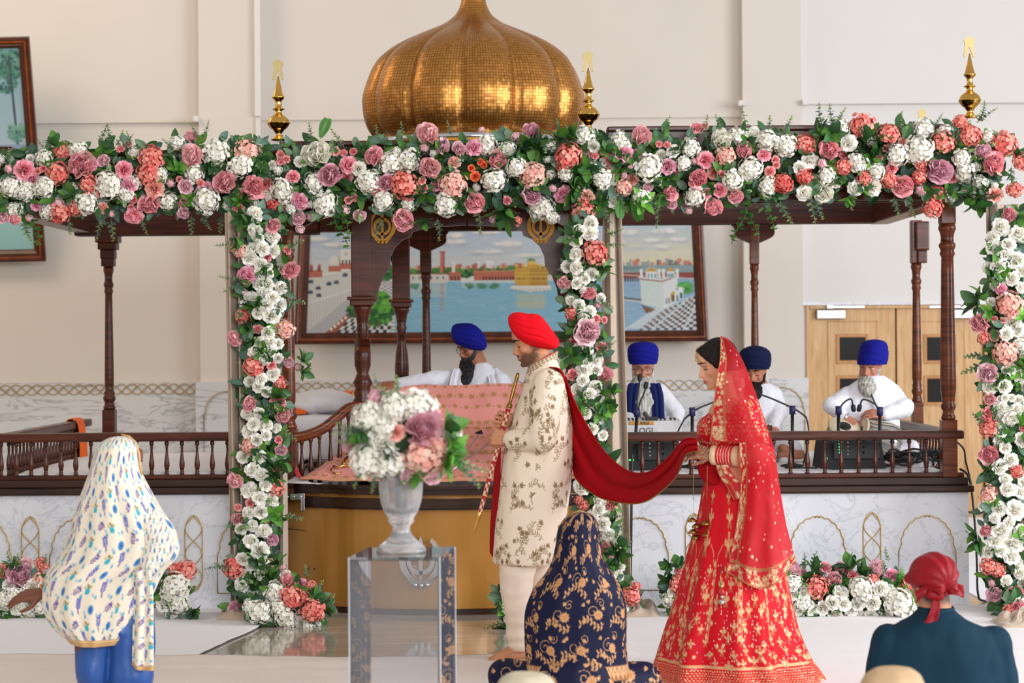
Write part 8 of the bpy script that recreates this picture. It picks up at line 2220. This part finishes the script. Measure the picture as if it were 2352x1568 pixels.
var('G', 'leaf_cluster', lambda i: mk_leaves(94 + i, 7, [rgb(96, 158, 56), rgb(120, 176, 70), rgb(74, 136, 50)]), 2)
var('E', 'eucalyptus_sprig', lambda i: mk_euc(100 + i), 3)
var('I', 'ivy_sprig', lambda i: mk_ivy(110 + i), 2)
var('F', 'fern_frond', lambda i: mk_fern(120 + i), 1)
FLAB = dict(P='pink peony', Q='dusky mauve peony', A='pale pink peony', O='white peony', W='white hydrangea head', C='coral hydrangea head', D='peach hydrangea head', X='deep coral hydrangea head', R='white rose', p='pink rose', k='tiny pink rose', o='tiny orange rose', b='closed pink bud')
FR = random.Random(77)
def put(parent, code, px, py, r, Y, face=None, Yc=None):
 """one flower or sprig of radius r px at a pixel of the plane Y"""
 name, ms = FM[code]; s = Y / F
 p = P(px, py, Y)
 f = Vector(face) if face is not None else Vector((FR.uniform(-.5, .5), -1, FR.uniform(-.35, .45)))
 q = f.normalized().to_track_quat('Z', 'Y')
 k = r * s * (1.13 if code in 'WCDX' else 1.25)
 W_ = Matrix.Translation(p) @ q.to_matrix().to_4x4() @ Matrix.Rotation(FR.uniform(0, 6.28), 4, 'Z') @ Matrix.Diagonal((k * FR.uniform(.88, 1.14), k * FR.uniform(.9, 1.1), k * FR.uniform(.85, 1.05), 1))
 o = link(name, FR.choice(ms), parent, W_)
 if code in FLAB: o['label'] = FLAB[code]
 return o
def parse(txt):
 out = []
 for line in txt.split(';'):
  t = line.split()
  if not t: continue
  for q in t[1:]:
   a = q.split(','); out.append((t[0], float(a[0]), float(a[1]), float(a[2])))
 return out
def mass(parent, path, Y, half, n, seed, dens=1.0):
 """dark green backing: a stuffed core and a thicket of leaves nobody could count"""
 r = random.Random(seed); mb = MB(); s = Y / F
 for i in range(n):
  t = r.random() * (len(path) - 1); k = int(t); u = t - k
  x = path[k][0] * (1 - u) + path[min(k + 1, len(path) - 1)][0] * u; y = path[k][1] * (1 - u) + path[min(k + 1, len(path) - 1)][1] * u
  hw = path[k][2] * (1 - u) + path[min(k + 1, len(path) - 1)][2] * u
  dx, dy = path[min(k + 1, len(path) - 1)][0] - path[k][0], path[min(k + 1, len(path) - 1)][1] - path[k][1]; L = math.hypot(dx, dy) or 1
  o = r.uniform(-1, 1); x += -dy / L * hw * o; y += dx / L * hw * o
  p = P(x, y, Y + half * .3 + r.uniform(-half, half) * .8)
  f = Vector((r.uniform(-.8, .8), -1 + .3 * r.random(), r.uniform(-.8, .8))).normalized(); q = f.to_track_quat('Y', 'Z').to_matrix().to_4x4()
  l = r.uniform(14, 26) * s
  leaf(mb, Matrix.Translation(p) @ q @ Matrix.Rotation(r.uniform(0, 6.28), 4, 'Y'), l * 1.5, l * .42, r.choice(LG + EU[:3]), r.uniform(.1, .4))
 me = fmesh('foliage', mb, [M['leaf']]); o = link('foliage', me, parent); o['kind'] = 'stuff'
 core = MB(); pts = [P(x, y, Y + half * 1.1) for x, y, h_ in path]
 core.tube(crom([tuple(p) for p in pts], 4), [h_ * s * .62 for h_ in np.interp(np.linspace(0, len(path) - 1, (len(path) - 1) * 4 + 1), range(len(path)), [q[2] for q in path])], 14, flat=.55, up=(0, 1, 0) if abs(pts[-1].x - pts[0].x) < abs(pts[-1].z - pts[0].z) else (0, 0, 1))
 obj('moss_core', core, M.setdefault('moss', plain('moss', rgb(40, 60, 34), .95, var=.3, scale=40, bump=.4, bscale=80)), parent)
def garland(name, label, cat, txt, path, Y, half, n_leaf, seed, fill='', sprigs='', group=None, bulge=.06, face_up=0, gapfill='WWpRkbWp'):
 base = P(path[0][0], max(p[1] for p in path), Y)
 th = thing(name, label, cat, base, group)
 fl_ = parse(txt)
 r = random.Random(seed + 5)
 mass(th, path, Y, half, n_leaf, seed)
 for c, x, y, rad in fl_:
  # rounded cross-section: flowers near the middle of the garland stand nearer the hall
  d = min(math.hypot(x - (a[0] + (b[0] - a[0]) * t), y - (a[1] + (b[1] - a[1]) * t)) for a, b in zip(path[:-1], path[1:]) for t in (0, .25, .5, .75, 1))
  hw = np.mean([p[2] for p in path]); e = min(1, d / hw)
  Yf = Y - bulge * (1 - e * e) - .02 + r.uniform(-.015, .015)
  mid = min(path, key=lambda p: math.hypot(p[0] - x, p[1] - y)) if abs(path[-1][0] - path[0][0]) < abs(path[-1][1] - path[0][1]) else (x, np.interp(x, [p[0] for p in path], [p[1] for p in path]))
  put(th, c, x, y, rad, Yf, (r.uniform(-.3, .3) + .008 * (x - mid[0]), -1, r.uniform(-.3, .3) - .008 * (y - mid[1]) + face_up))
 for c, x, y, rad, ang in [(q[0], *[float(z) for z in q[1:].split(',')]) for q in sprigs.split()]:
  a = math.radians(ang); put(th, c, x, y, rad, Y - .05, (math.cos(a), -.25, math.sin(a)))
 # small blooms fill the gaps
 pts_ = [(x, y, q) for _, x, y, q in fl_]
 for k in range(int(len(fl_) * 2.2)):
  t = r.random() * (len(path) - 1); i = int(t); u = t - i; a, b = path[i], path[min(i + 1, len(path) - 1)]; L = math.hypot(b[0] - a[0], b[1] - a[1]) or 1
  o = r.uniform(-.85, .85) * a[2]; x = a[0] + (b[0] - a[0]) * u - (b[1] - a[1]) / L * o; y = a[1] + (b[1] - a[1]) * u + (b[0] - a[0]) / L * o; q = r.uniform(9, 16)
  if all(math.hypot(x - c, y - d) > .85 * (e_ + q * .9) for c, d, e_ in pts_):
   pts_.append((x, y, q)); put(th, r.choice(gapfill), x, y, q, Y - .03, (r.uniform(-.4, .4), -1, r.uniform(-.4, .4)))
 # leaf clusters between the blooms
 for k in range(int(len(fl_) * .42)):
  t = r.random() * (len(path) - 1); i = int(t); u = t - i
  a, b = path[i], path[min(i + 1, len(path) - 1)]; hw = a[2]; L = math.hypot(b[0] - a[0], b[1] - a[1]) or 1
  o = r.uniform(-.95, .95) * hw; x = a[0] + (b[0] - a[0]) * u - (b[1] - a[1]) / L * o; y = a[1] + (b[1] - a[1]) * u + (b[0] - a[0]) / L * o
  put(th, r.choice('LLLEEG'), x, y, r.uniform(18, 30), Y - .02 - .04 * r.random(), (r.uniform(-.8, .8), -1, r.uniform(-.7, .7)))
 return th
YG = 12.84
garland('beam_garland', 'long flower garland along the canopy beam of the left wing', 'garland', '''
P 188,382,38 443,361,29 584,428,30 518,420,29 344,468,29 ; C 134,398,27 143,348,19 204,425,20 348,364,26 343,398,26 139,487,23 174,478,18 ; D 568,347,28 ;
W 99,363,20 180,346,23 102,429,25 248,425,31 496,350,29 407,328,18 552,380,27 388,462,23 474,458,29 198,464,27 290,445,20 24,428,25 59,438,22 112,484,20 32,481,18 447,398,22 368,400,18 310,420,16 ;
A 240,369,16 5,497,17 423,489,16 428,428,18 ; P 439,316,18 35,500,16 ; p 56,390,20 74,412,15 285,390,19 355,433,17 418,465,15 308,497,17 236,478,12 471,433,15 297,425,16 330,470,12 208,375,14 ;
b 20,388,12 392,421,12 135,464,12 254,490,11 67,501,9 330,455,9 ; k 277,342,8 296,330,7 325,363,9 86,393,7 99,387,7 402,381,7 307,459,8 301,477,7 315,480,7 412,412,7 460,420,8 230,445,8''',
 [(-60, 412, 66), (90, 418, 74), (250, 410, 76), (420, 402, 80), (545, 408, 82), (600, 415, 80)], YG, .09, 900, 1, group='beam garlands',
 sprigs='E230,330,40,75 E245,335,46,85 E262,335,38,60 E300,335,34,100 E290,340,30,60 E455,320,36,110 E468,325,40,80 E400,345,34,130 E520,345,44,40 E110,350,34,120 E160,505,34,-80 E230,505,40,-95 E255,505,44,-85 E330,500,34,-80 E440,495,44,-92 E470,495,36,-70 E500,495,40,-75 E60,505,50,-75 I78,505,60,-80 L580,500,22,-60 E10,370,32,60 G100,385,24,60 L130,340,26,100 L560,440,30,-30 E645,345,30,80')
garland('beam_garland', 'flower garland along the canopy beam under the dome, between the two inner columns', 'garland', '''
O 728,358,38 ; P 859,361,27 987,385,30 985,310,30 1089,462,28 926,504,30 1142,369,26 1095,466,8 ; Q 888,419,22 1220,304,20 1222,446,26 761,402,27 ; C 929,425,31 1305,361,30 ; D 1041,427,30 1224,403,30 ; X 631,476,21 ; C 1343,486,29 1187,508,12 ;
W 650,438,27 746,468,31 720,419,24 898,374,26 939,369,25 848,417,29 1025,468,27 880,460,23 1185,385,25 1166,344,20 1118,334,24 1134,414,29 1245,478,27 1300,401,18 1383,411,25 1343,312,22 1270,500,16 668,478,14 ;
A 1018,339,20 827,493,17 685,500,19 1054,344,18 ; p 800,379,18 1089,339,19 688,462,17 673,406,14 1293,446,17 1346,454,18 611,497,10 ; R 824,387,14 1363,335,13 690,372,12 ;
b 975,340,12 793,482,11 714,497,12 689,527,11 1185,314,13 1270,433,12 1375,458,12 1135,504,11 1309,515,10 1106,298,8 ; k 645,355,10 646,370,9 658,366,8 970,415,8 973,433,9 864,440,10 800,460,8 816,454,8 789,351,8 811,348,8 1359,354,8 1367,358,8 1165,460,9 ; o 1083,386,7 1111,379,8 1092,405,10 1104,372,7''',
 [(610, 415, 84), (750, 412, 82), (900, 408, 80), (1050, 402, 78), (1200, 400, 84), (1330, 400, 86), (1400, 400, 80)], YG, .09, 1000, 2, group='beam garlands',
 sprigs='F735,320,46,70 E712,335,46,95 E790,340,44,120 E870,325,34,90 E925,315,34,95 L830,350,26,40 L1210,350,40,90 L1195,365,36,140 L1230,345,40,50 L1280,330,36,70 L1300,315,34,30 L1320,420,40,-20 L1335,435,42,200 L1320,410,36,90 G1320,405,24,80 E1360,395,34,80 E1040,310,34,110 I780,490,70,-85 I770,480,64,-60 E875,500,44,-95 L970,500,26,-80 E1000,500,50,-85 E1100,480,48,-95 L1150,470,40,-80 L1170,480,40,-110 L820,440,30,-60 G800,440,30,80 E850,440,30,-40 E590,370,34,70 E605,400,34,-20 L560,440,30,-60 E1390,470,44,-70 E1410,450,40,-50 L1020,345,24,150 L1080,440,26,200 L690,420,34,-40 L960,440,30,-60')
garland('beam_garland', 'flower garland along the canopy beam of the right wing reaching the right column', 'garland', '''
P 1471,315,27 1541,441,20 1710,348,24 1605,410,27 1636,472,24 1906,343,27 2072,425,31 2282,379,30 1690,448,21 ; A 2255,350,24 1541,467,16 1490,428,14 ; Q 2157,390,29 ; O 1656,323,28 1891,441,24 ;
C 1980,289,30 2040,309,23 1850,332,24 1938,383,19 2166,327,26 2228,312,27 2206,280,17 2306,332,27 2119,377,18 2112,406,18 2152,446,19 2143,477,24 1985,408,17 2043,414,18 2330,435,18 2347,370,20 ; D 1667,359,23 1434,430,18 ; X 1799,421,21 1848,405,20 ;
W 1490,385,31 1426,326,24 1474,452,20 1585,340,24 1931,294,24 1804,334,28 1761,322,26 1692,312,22 1723,388,27 1683,414,24 1596,450,22 1764,426,22 1898,403,20 1971,374,23 2012,394,23 2061,356,25 2112,345,32 2210,363,22 2217,396,26 2123,294,26 2170,303,18 2183,453,15 1570,375,18 2250,420,18 ;
R 1949,329,16 1860,368,17 1732,310,18 1546,347,13 1848,443,15 1965,432,16 2005,430,18 1838,385,13 ; p 1433,355,20 1534,382,15 1621,367,17 1755,356,13 1654,437,15 1623,443,11 1600,295,14 ; k 1514,331,7 1532,332,8 1781,367,9 1783,379,8 1768,394,10 2213,446,9 2036,341,8 2020,361,8 2049,386,12 1618,290,8 1658,400,9 ;
b 1434,403,10 1449,386,11 1514,419,10 1512,454,10 2116,437,15 1582,484,10 1594,370,8 1888,375,13 2049,372,9''',
 [(1390, 400, 80), (1500, 392, 82), (1650, 388, 84), (1800, 380, 80), (1950, 370, 78), (2100, 370, 84), (2230, 378, 80), (2300, 390, 70)], YG, .09, 1000, 3, group='beam garlands',
 sprigs='I1525,320,46,80 E1560,330,34,20 E1630,320,46,100 E1660,300,36,120 I1708,300,48,90 E1770,315,46,100 E1790,320,52,70 E1810,325,36,110 E1900,300,52,105 E1912,300,58,90 E1925,300,48,70 E2070,300,40,85 E2145,290,34,60 E2240,280,50,70 E2250,285,46,45 L1990,330,34,80 L1985,355,36,200 L2000,345,34,-30 L2010,330,34,40 L1890,305,26,160 I1720,460,70,-85 I1705,470,76,-100 I1745,470,60,-60 E1800,455,60,-80 E1860,450,60,-85 E1875,455,50,-70 E1950,440,36,-80 G1950,450,24,-100 E2060,450,46,-90 E2090,450,42,-85 E1510,470,44,-95 F1450,450,50,-75 F1425,450,46,-95 L2250,420,34,200 L2220,440,36,-80 L2240,450,40,-60 E2310,400,44,-60 E2320,380,40,-80 L2340,370,28,80 G1520,440,24,-90 E1730,410,34,-60 E1830,400,30,-60 E1790,400,28,80 L1560,355,26,120')
YC = 12.62
garland('upright_garland', 'tall flower column of white roses left of the shrine', 'garland', '''
R 586,530,15 585,493,17 626,543,14 591,546,12 581,568,13 604,571,14 573,593,14 598,606,14 618,611,8 598,629,13 616,629,12 594,652,12 613,652,14 646,661,13 603,671,12 626,684,14 613,699,13 641,700,14 594,719,13 624,724,16 616,764,12 600,788,13 619,785,13 586,807,14 619,808,14 606,825,14 628,860,14 600,871,12 593,888,12 614,900,12 566,951,12 595,948,11 583,974,14 609,977,14 573,990,15 595,1048,13 580,1079,16 600,1090,13 572,1125,16 610,1115,13 597,1144,15 570,1178,12 599,1175,15 579,1207,13 606,1220,14 553,1215,12 576,1242,16 597,1264,18 557,1284,13 555,1345,15 599,1320,12 590,1010,13 612,1000,11 605,1290,11 575,1365,14 636,690,10 ;
C 561,724,18 583,842,23 643,878,17 633,1121,19 537,1303,24 ; D 541,563,15 553,575,18 651,755,23 574,1023,23 ; P 626,517,20 666,621,24 543,777,20 575,924,20 649,954,22 541,1102,20 547,1192,19 ; A 661,830,15 645,1033,16 ; p 566,633,19 616,1293,11 ; Q 625,1236,15 547,1397,22 ;
b 560,669,9 684,843,10 ; k 623,838,9 574,1155,9 547,1165,9 640,1010,8 660,575,9''',
 [(602, 480, 44), (604, 620, 50), (604, 760, 50), (602, 900, 50), (600, 1040, 50), (588, 1180, 46), (584, 1300, 46), (580, 1400, 48)], YC, .08, 620, 4, group='column garlands', bulge=.05, gapfill='RRRk',
 sprigs='L580,692,26,-120 L590,685,28,-60 G570,660,26,100 L619,925,30,-40 L625,915,30,60 L610,935,26,-100 L600,610,30,-40 L640,1060,28,-30 L625,1080,28,60 E576,880,30,-90 E560,640,46,170 E555,560,50,180 E660,575,40,30 E660,690,40,-10 E565,645,50,200 L690,830,24,30 L690,850,22,-30 E650,1180,44,-20 E520,1300,44,190 E530,1310,36,150 L590,1290,30,60 L580,760,30,170 G610,755,26,20 E650,985,36,-40 L640,1340,30,120 L560,560,26,180 L600,1310,30,-60')
garland('flower_cluster', 'low mound of flowers at the foot of the left flower column', 'flowers', '''
P 660,1331,19 ; W 633,1362,27 595,1404,26 658,1419,28 572,1393,15 706,1435,13 640,1395,20 ; C 669,1372,24 717,1402,26 715,1345,14 700,1370,14 ; p 713,1356,10 691,1340,12 ; b 651,1303,9 ; R 655,1318,10 690,1430,12''',
 [(575, 1410, 34), (640, 1400, 62), (700, 1400, 52), (738, 1415, 30)], 12.35, .1, 260, 6, group='flower mounds on the floor', bulge=.07, face_up=.35,
 sprigs='E720,1360,34,50 E735,1380,36,20 E735,1410,36,0 E725,1430,34,-30 L610,1440,26,-120 E650,1440,26,-90 L640,1300,30,120 L600,1420,24,200 E700,1325,30,80 L740,1395,26,10')
garland('upright_garland', 'slim flower column of white roses right of the shrine, behind the groom', 'garland', '''
C 1366,581,29 1314,721,16 1341,1160,14 1330,1148,10 ; R 1324,584,15 1356,537,15 1321,551,14 1330,530,13 1304,612,13 1324,615,12 1360,630,14 1330,631,12 1336,727,14 1341,848,16 1366,889,14 1325,894,12 1371,923,16 1339,873,12 1395,939,10 1337,1116,16 1385,1203,14 1397,1227,13 1404,1245,11 1422,1300,13 1407,1315,11 1330,700,12 1355,715,11 1325,650,12 1345,640,11 1350,800,13 1330,800,12 1345,830,12 1330,770,11 1370,850,12 1355,905,12 1345,950,13 1378,960,12 1360,985,12 1385,1000,11 1375,1170,12 1360,1185,13 1392,1290,11 1400,1340,13 1310,690,10 ;
P 1296,648,20 1351,673,19 1388,861,21 1390,1255,16 ; A 1352,760,33 1308,817,16 ; W 1379,1148,16 1340,665,10 ; b 1373,702,9 1404,1279,10 1350,925,10 ; k 1369,732,9 1388,735,7''',
 [(1338, 500, 38), (1342, 620, 44), (1345, 760, 44), (1352, 880, 42), (1362, 1000, 38), (1372, 1120, 38), (1388, 1240, 34), (1405, 1360, 34)], YC + .04, .08, 480, 5, group='column garlands', bulge=.05, gapfill='RRRk',
 sprigs='E1385,560,40,-10 E1390,540,44,20 E1375,690,36,-30 E1370,780,36,-60 E1385,800,34,30 L1395,900,26,20 E1375,960,30,-90 L1410,1250,26,10 L1415,1265,30,-40 L1400,1270,26,60 E1395,1180,34,-20 E1420,1200,34,-50 L1385,625,26,60 L1350,595,24,-40 E1390,1040,34,-80 L1360,1080,26,-60 L1330,755,24,180 E1400,1150,32,30')
garland('flower_cluster', 'small mound of coral flowers at the foot of the middle drape', 'flowers', 'C 1450,1369,20 1461,1347,11 ; k 1160,1361,8 ; R 1420,1375,12 1400,1385,14 ; W 1430,1395,16', [(1395, 1385, 26), (1455, 1375, 22)], 12.6, .07, 90, 7, group='flower mounds on the floor', bulge=.05, face_up=.3, sprigs='E1440,1385,24,-60 L1410,1360,24,120')
garland('flower_cluster', 'narrow cluster of flowers and trailing leaves on the floor behind the groom', 'flowers', 'k 1160,1358,9 1163,1372,9 ; R 1166,1396,12 1172,1420,12 ; W 1172,1385,13', [(1165, 1360, 12), (1172, 1430, 16)], 12.2, .06, 70, 8, group='flower mounds on the floor', bulge=.03, sprigs='E1160,1430,40,190 E1158,1440,34,215 L1160,1435,24,240')
garland('upright_garland', 'tall flower column of white roses at the right edge of the picture', 'garland', '''
D 2316,702,30 2309,811,30 2271,1136,21 ; C 2260,776,14 2271,983,20 2270,1300,18 2292,1309,16 2335,1082,17 ; P 2252,742,27 2273,916,16 2273,1044,27 2264,1216,17 2317,491,20 2329,1369,28 ; A 2271,858,26 2284,1364,22 ;
R 2328,744,18 2312,766,14 2338,757,16 2319,847,16 2274,889,15 2308,887,15 2297,918,9 2309,913,9 2324,914,9 2340,919,12 2300,938,15 2335,942,16 2322,962,18 2309,1028,13 2297,1072,15 2322,1056,14 2316,1123,15 2257,1162,9 2295,1168,14 2332,1171,18 2301,1218,18 2326,1249,19 2286,1242,15 2323,1276,16 2311,1333,13 2344,1315,13 2299,522,18 2340,537,18 2284,569,16 2317,562,14 2333,597,18 2293,610,14 2273,615,13 2290,650,16 2325,640,14 2310,585,13 2348,620,14 2280,545,12 2345,660,12 2300,990,12 2345,1010,14 2285,1190,11 2318,1200,13 2345,1220,15 2345,1130,13 2300,1265,12 2340,1290,12 2310,1100,12 ;
p 2300,665,12 ; k 2284,733,8 2303,736,6 ; b 2278,1339,11 ; W 2345,790,20 2350,860,22 2350,700,18''',
 [(2320, 480, 42), (2318, 620, 48), (2310, 760, 56), (2312, 900, 54), (2312, 1040, 54), (2312, 1180, 52), (2312, 1300, 52), (2325, 1380, 52)], YC, .08, 640, 9, group='column garlands', bulge=.05, gapfill='RRRk',
 sprigs='L2250,700,34,150 L2262,690,30,110 E2260,815,44,190 E2250,830,44,215 G2340,980,34,60 G2345,1000,36,-20 L2345,850,30,60 L2245,1225,26,200 L2250,1240,30,240 E2260,970,34,150 E2275,1100,34,100 E2290,1330,30,-40 E2330,1110,34,60 L2290,860,26,-60 E2350,900,34,-30 L2275,1065,26,-60')
garland('flower_cluster', 'flowers gathered at the foot of the right flower column', 'flowers', 'P 2336,1400,24 ; W 2348,1410,20 ; C 2320,1405,16 ; R 2345,1385,12', [(2300, 1395, 22), (2380, 1405, 34)], 12.4, .08, 110, 10, group='flower mounds on the floor', bulge=.05, face_up=.3, sprigs='E2345,1430,30,-60 G2350,1440,26,-30')
garland('flower_row', 'low bank of white roses and pink peonies on the floor right of the bride', 'flowers', '''
A 1816,1309,30 2010,1309,24 1840,1318,16 ; P 1916,1331,21 1929,1306,16 ; Q 1945,1310,14 ; p 1895,1303,12 2049,1321,14 ; k 1959,1322,11 1966,1326,8 ; C 1875,1348,29 2004,1330,15 2080,1345,15 ;
W 1822,1339,22 1977,1351,29 2067,1387,34 1845,1385,20 2040,1360,18 2095,1405,18 ; R 1846,1358,15 1825,1363,14 1931,1361,15 1890,1396,16 1911,1384,15 1919,1413,16 1938,1387,14 1970,1388,15 2005,1384,17 1971,1419,15 1890,1425,13 1950,1420,14 2022,1351,15 1865,1400,13 2000,1415,14 2030,1415,14 1835,1400,13 1955,1400,12 1988,1365,12''',
 [(1800, 1368, 54), (1880, 1372, 56), (1960, 1372, 58), (2040, 1375, 56), (2110, 1385, 46)], 12.55, .1, 420, 11, group='flower mounds on the floor', bulge=.08, face_up=.35,
 sprigs='E1850,1310,36,100 E1870,1305,40,80 L1865,1315,30,60 L1850,1395,30,-60 E1845,1390,34,-30 L1955,1310,30,110 L1975,1312,28,40 E2035,1320,30,110 E2060,1345,30,60 E2060,1400,34,-80 E2015,1405,30,-90 L1900,1350,26,0 E2040,1290,30,100 L1870,1425,24,-120 L1940,1425,24,-60')
garland('flower_row', 'bank of white and coral flowers at the far left behind the stooping woman', 'flowers', '''
C 13,1312,20 97,1296,17 ; D 90,1328,18 ; Q 46,1323,30 ; A 60,1300,18 ; W 83,1301,18 31,1367,20 9,1376,20 9,1402,16 66,1402,20 92,1393,16 60,1360,18 110,1370,18 ; R 40,1395,14 20,1345,13 75,1345,13 105,1345,13 ; k 40,1290,7 ; C 130,1320,16 ; W 150,1350,22 180,1370,24 ; C 200,1330,18''',
 [(-40, 1368, 48), (60, 1365, 52), (150, 1368, 50), (240, 1375, 44)], 12.7, .09, 330, 12, group='flower mounds on the floor', bulge=.08, face_up=.35, sprigs='E28,1300,36,100 E40,1300,32,80 L30,1310,26,60 E100,1300,30,70 L10,1330,24,120')
garland('flower_cluster', 'round mound of white flowers with coral top beside the stooping woman', 'flowers', 'C 425,1312,24 395,1305,14 ; W 404,1345,34 412,1385,22 385,1365,18 ; R 377,1385,16 395,1405,13 420,1360,12', [(375, 1372, 34), (420, 1362, 44)], 12.6, .09, 140, 13, group='flower mounds on the floor', bulge=.07, face_up=.3, sprigs='E380,1305,30,100 E420,1395,24,-60 L440,1400,22,-40 L385,1330,24,160')
garland('flower_cluster', 'small bunch of coral flowers on the floor left of the red skirt', 'flowers', 'C 1554,1345,18 1560,1330,12 ; k 1559,1310,9 ; W 1540,1378,18 1558,1385,18 ; R 1545,1360,11', [(1550, 1330, 22), (1556, 1390, 26)], 12.6, .07, 90, 14, group='flower mounds on the floor', bulge=.05, face_up=.2, sprigs='L1560,1305,26,110 L1545,1310,24,150 L1545,1390,22,-120')
# bouquet in the crystal vase
bq = thing('bouquet', 'round bouquet of white and pink flowers in the crystal vase on the plinth', 'flowers', (vb.x, vb.y, vb.z + .25))
bc = P(920, 1008, vY); s = vY / F
mb = MB(); r = random.Random(3)
ellip(mb, bc, (88 * s, 80 * s, 78 * s)); obj('moss_core', mb, M['moss'], bq)
BL = parse('''W 907,937,36 957,930,38 846,957,36 880,985,26 844,1058,44 1033,1000,26 895,1062,34 ; Q 966,986,46 ; p 993,957,20 907,993,20 ; R 875,1013,28 885,962,24 ; D 975,1050,46 1000,1020,30 ; A 988,1082,28 866,914,24 940,1085,24 799,1027,14 ; P 1015,1060,18''')
for c_, x, y, rad in BL:
 e_ = min(1, math.hypot(x - 920, y - 1005) / 125); Yf = vY - .15 * math.sqrt(max(0, 1 - e_ * e_)) * .8
 put(bq, c_, x, y, rad, Yf, ((x - 920) / 90, -1, -(y - 1005) / 90))
for k in range(26):       # the far side of the ball
 a = r.uniform(0, 6.28); z = r.uniform(-.7, .9); d = Vector((math.cos(a) * math.sqrt(1 - z * z), abs(math.sin(a)) * math.sqrt(1 - z * z), z)); p = bc + d * 98 * s
 name, ms = FM[r.choice('WRPDWA')]; o = link(name, r.choice(ms), bq, Matrix.Translation(p) @ d.to_track_quat('Z', 'Y').to_matrix().to_4x4() @ Matrix.Scale(r.uniform(24, 34) * s, 4))
for q_ in 'E835,1010,60,160 E830,1005,50,190 L850,1008,40,170 E912,1040,44,-80 E925,1035,40,-40 L905,1035,34,210 L1020,990,40,30 G1030,1020,40,0 G1025,1040,42,-30 G1015,1060,40,-20 E890,920,56,110 E900,915,50,80 E1050,1050,64,-20 E1060,1075,54,-40 E840,1080,46,-120 E865,1085,44,-100 G950,1085,34,-70 E830,985,56,170'.split():
 x, y, rad, ang = [float(z) for z in q_[1:].split(',')]; a = math.radians(ang)
 put(bq, q_[0], x, y, rad, vY - .11, (math.cos(a), -.3, math.sin(a)))
obj('stems', MB().tube([bc, (vb.x, vb.y, vb.z + .14)], .024, 10), M.setdefault('stem_green', plain('stem_green', rgb(150, 170, 130), .6)), bq)
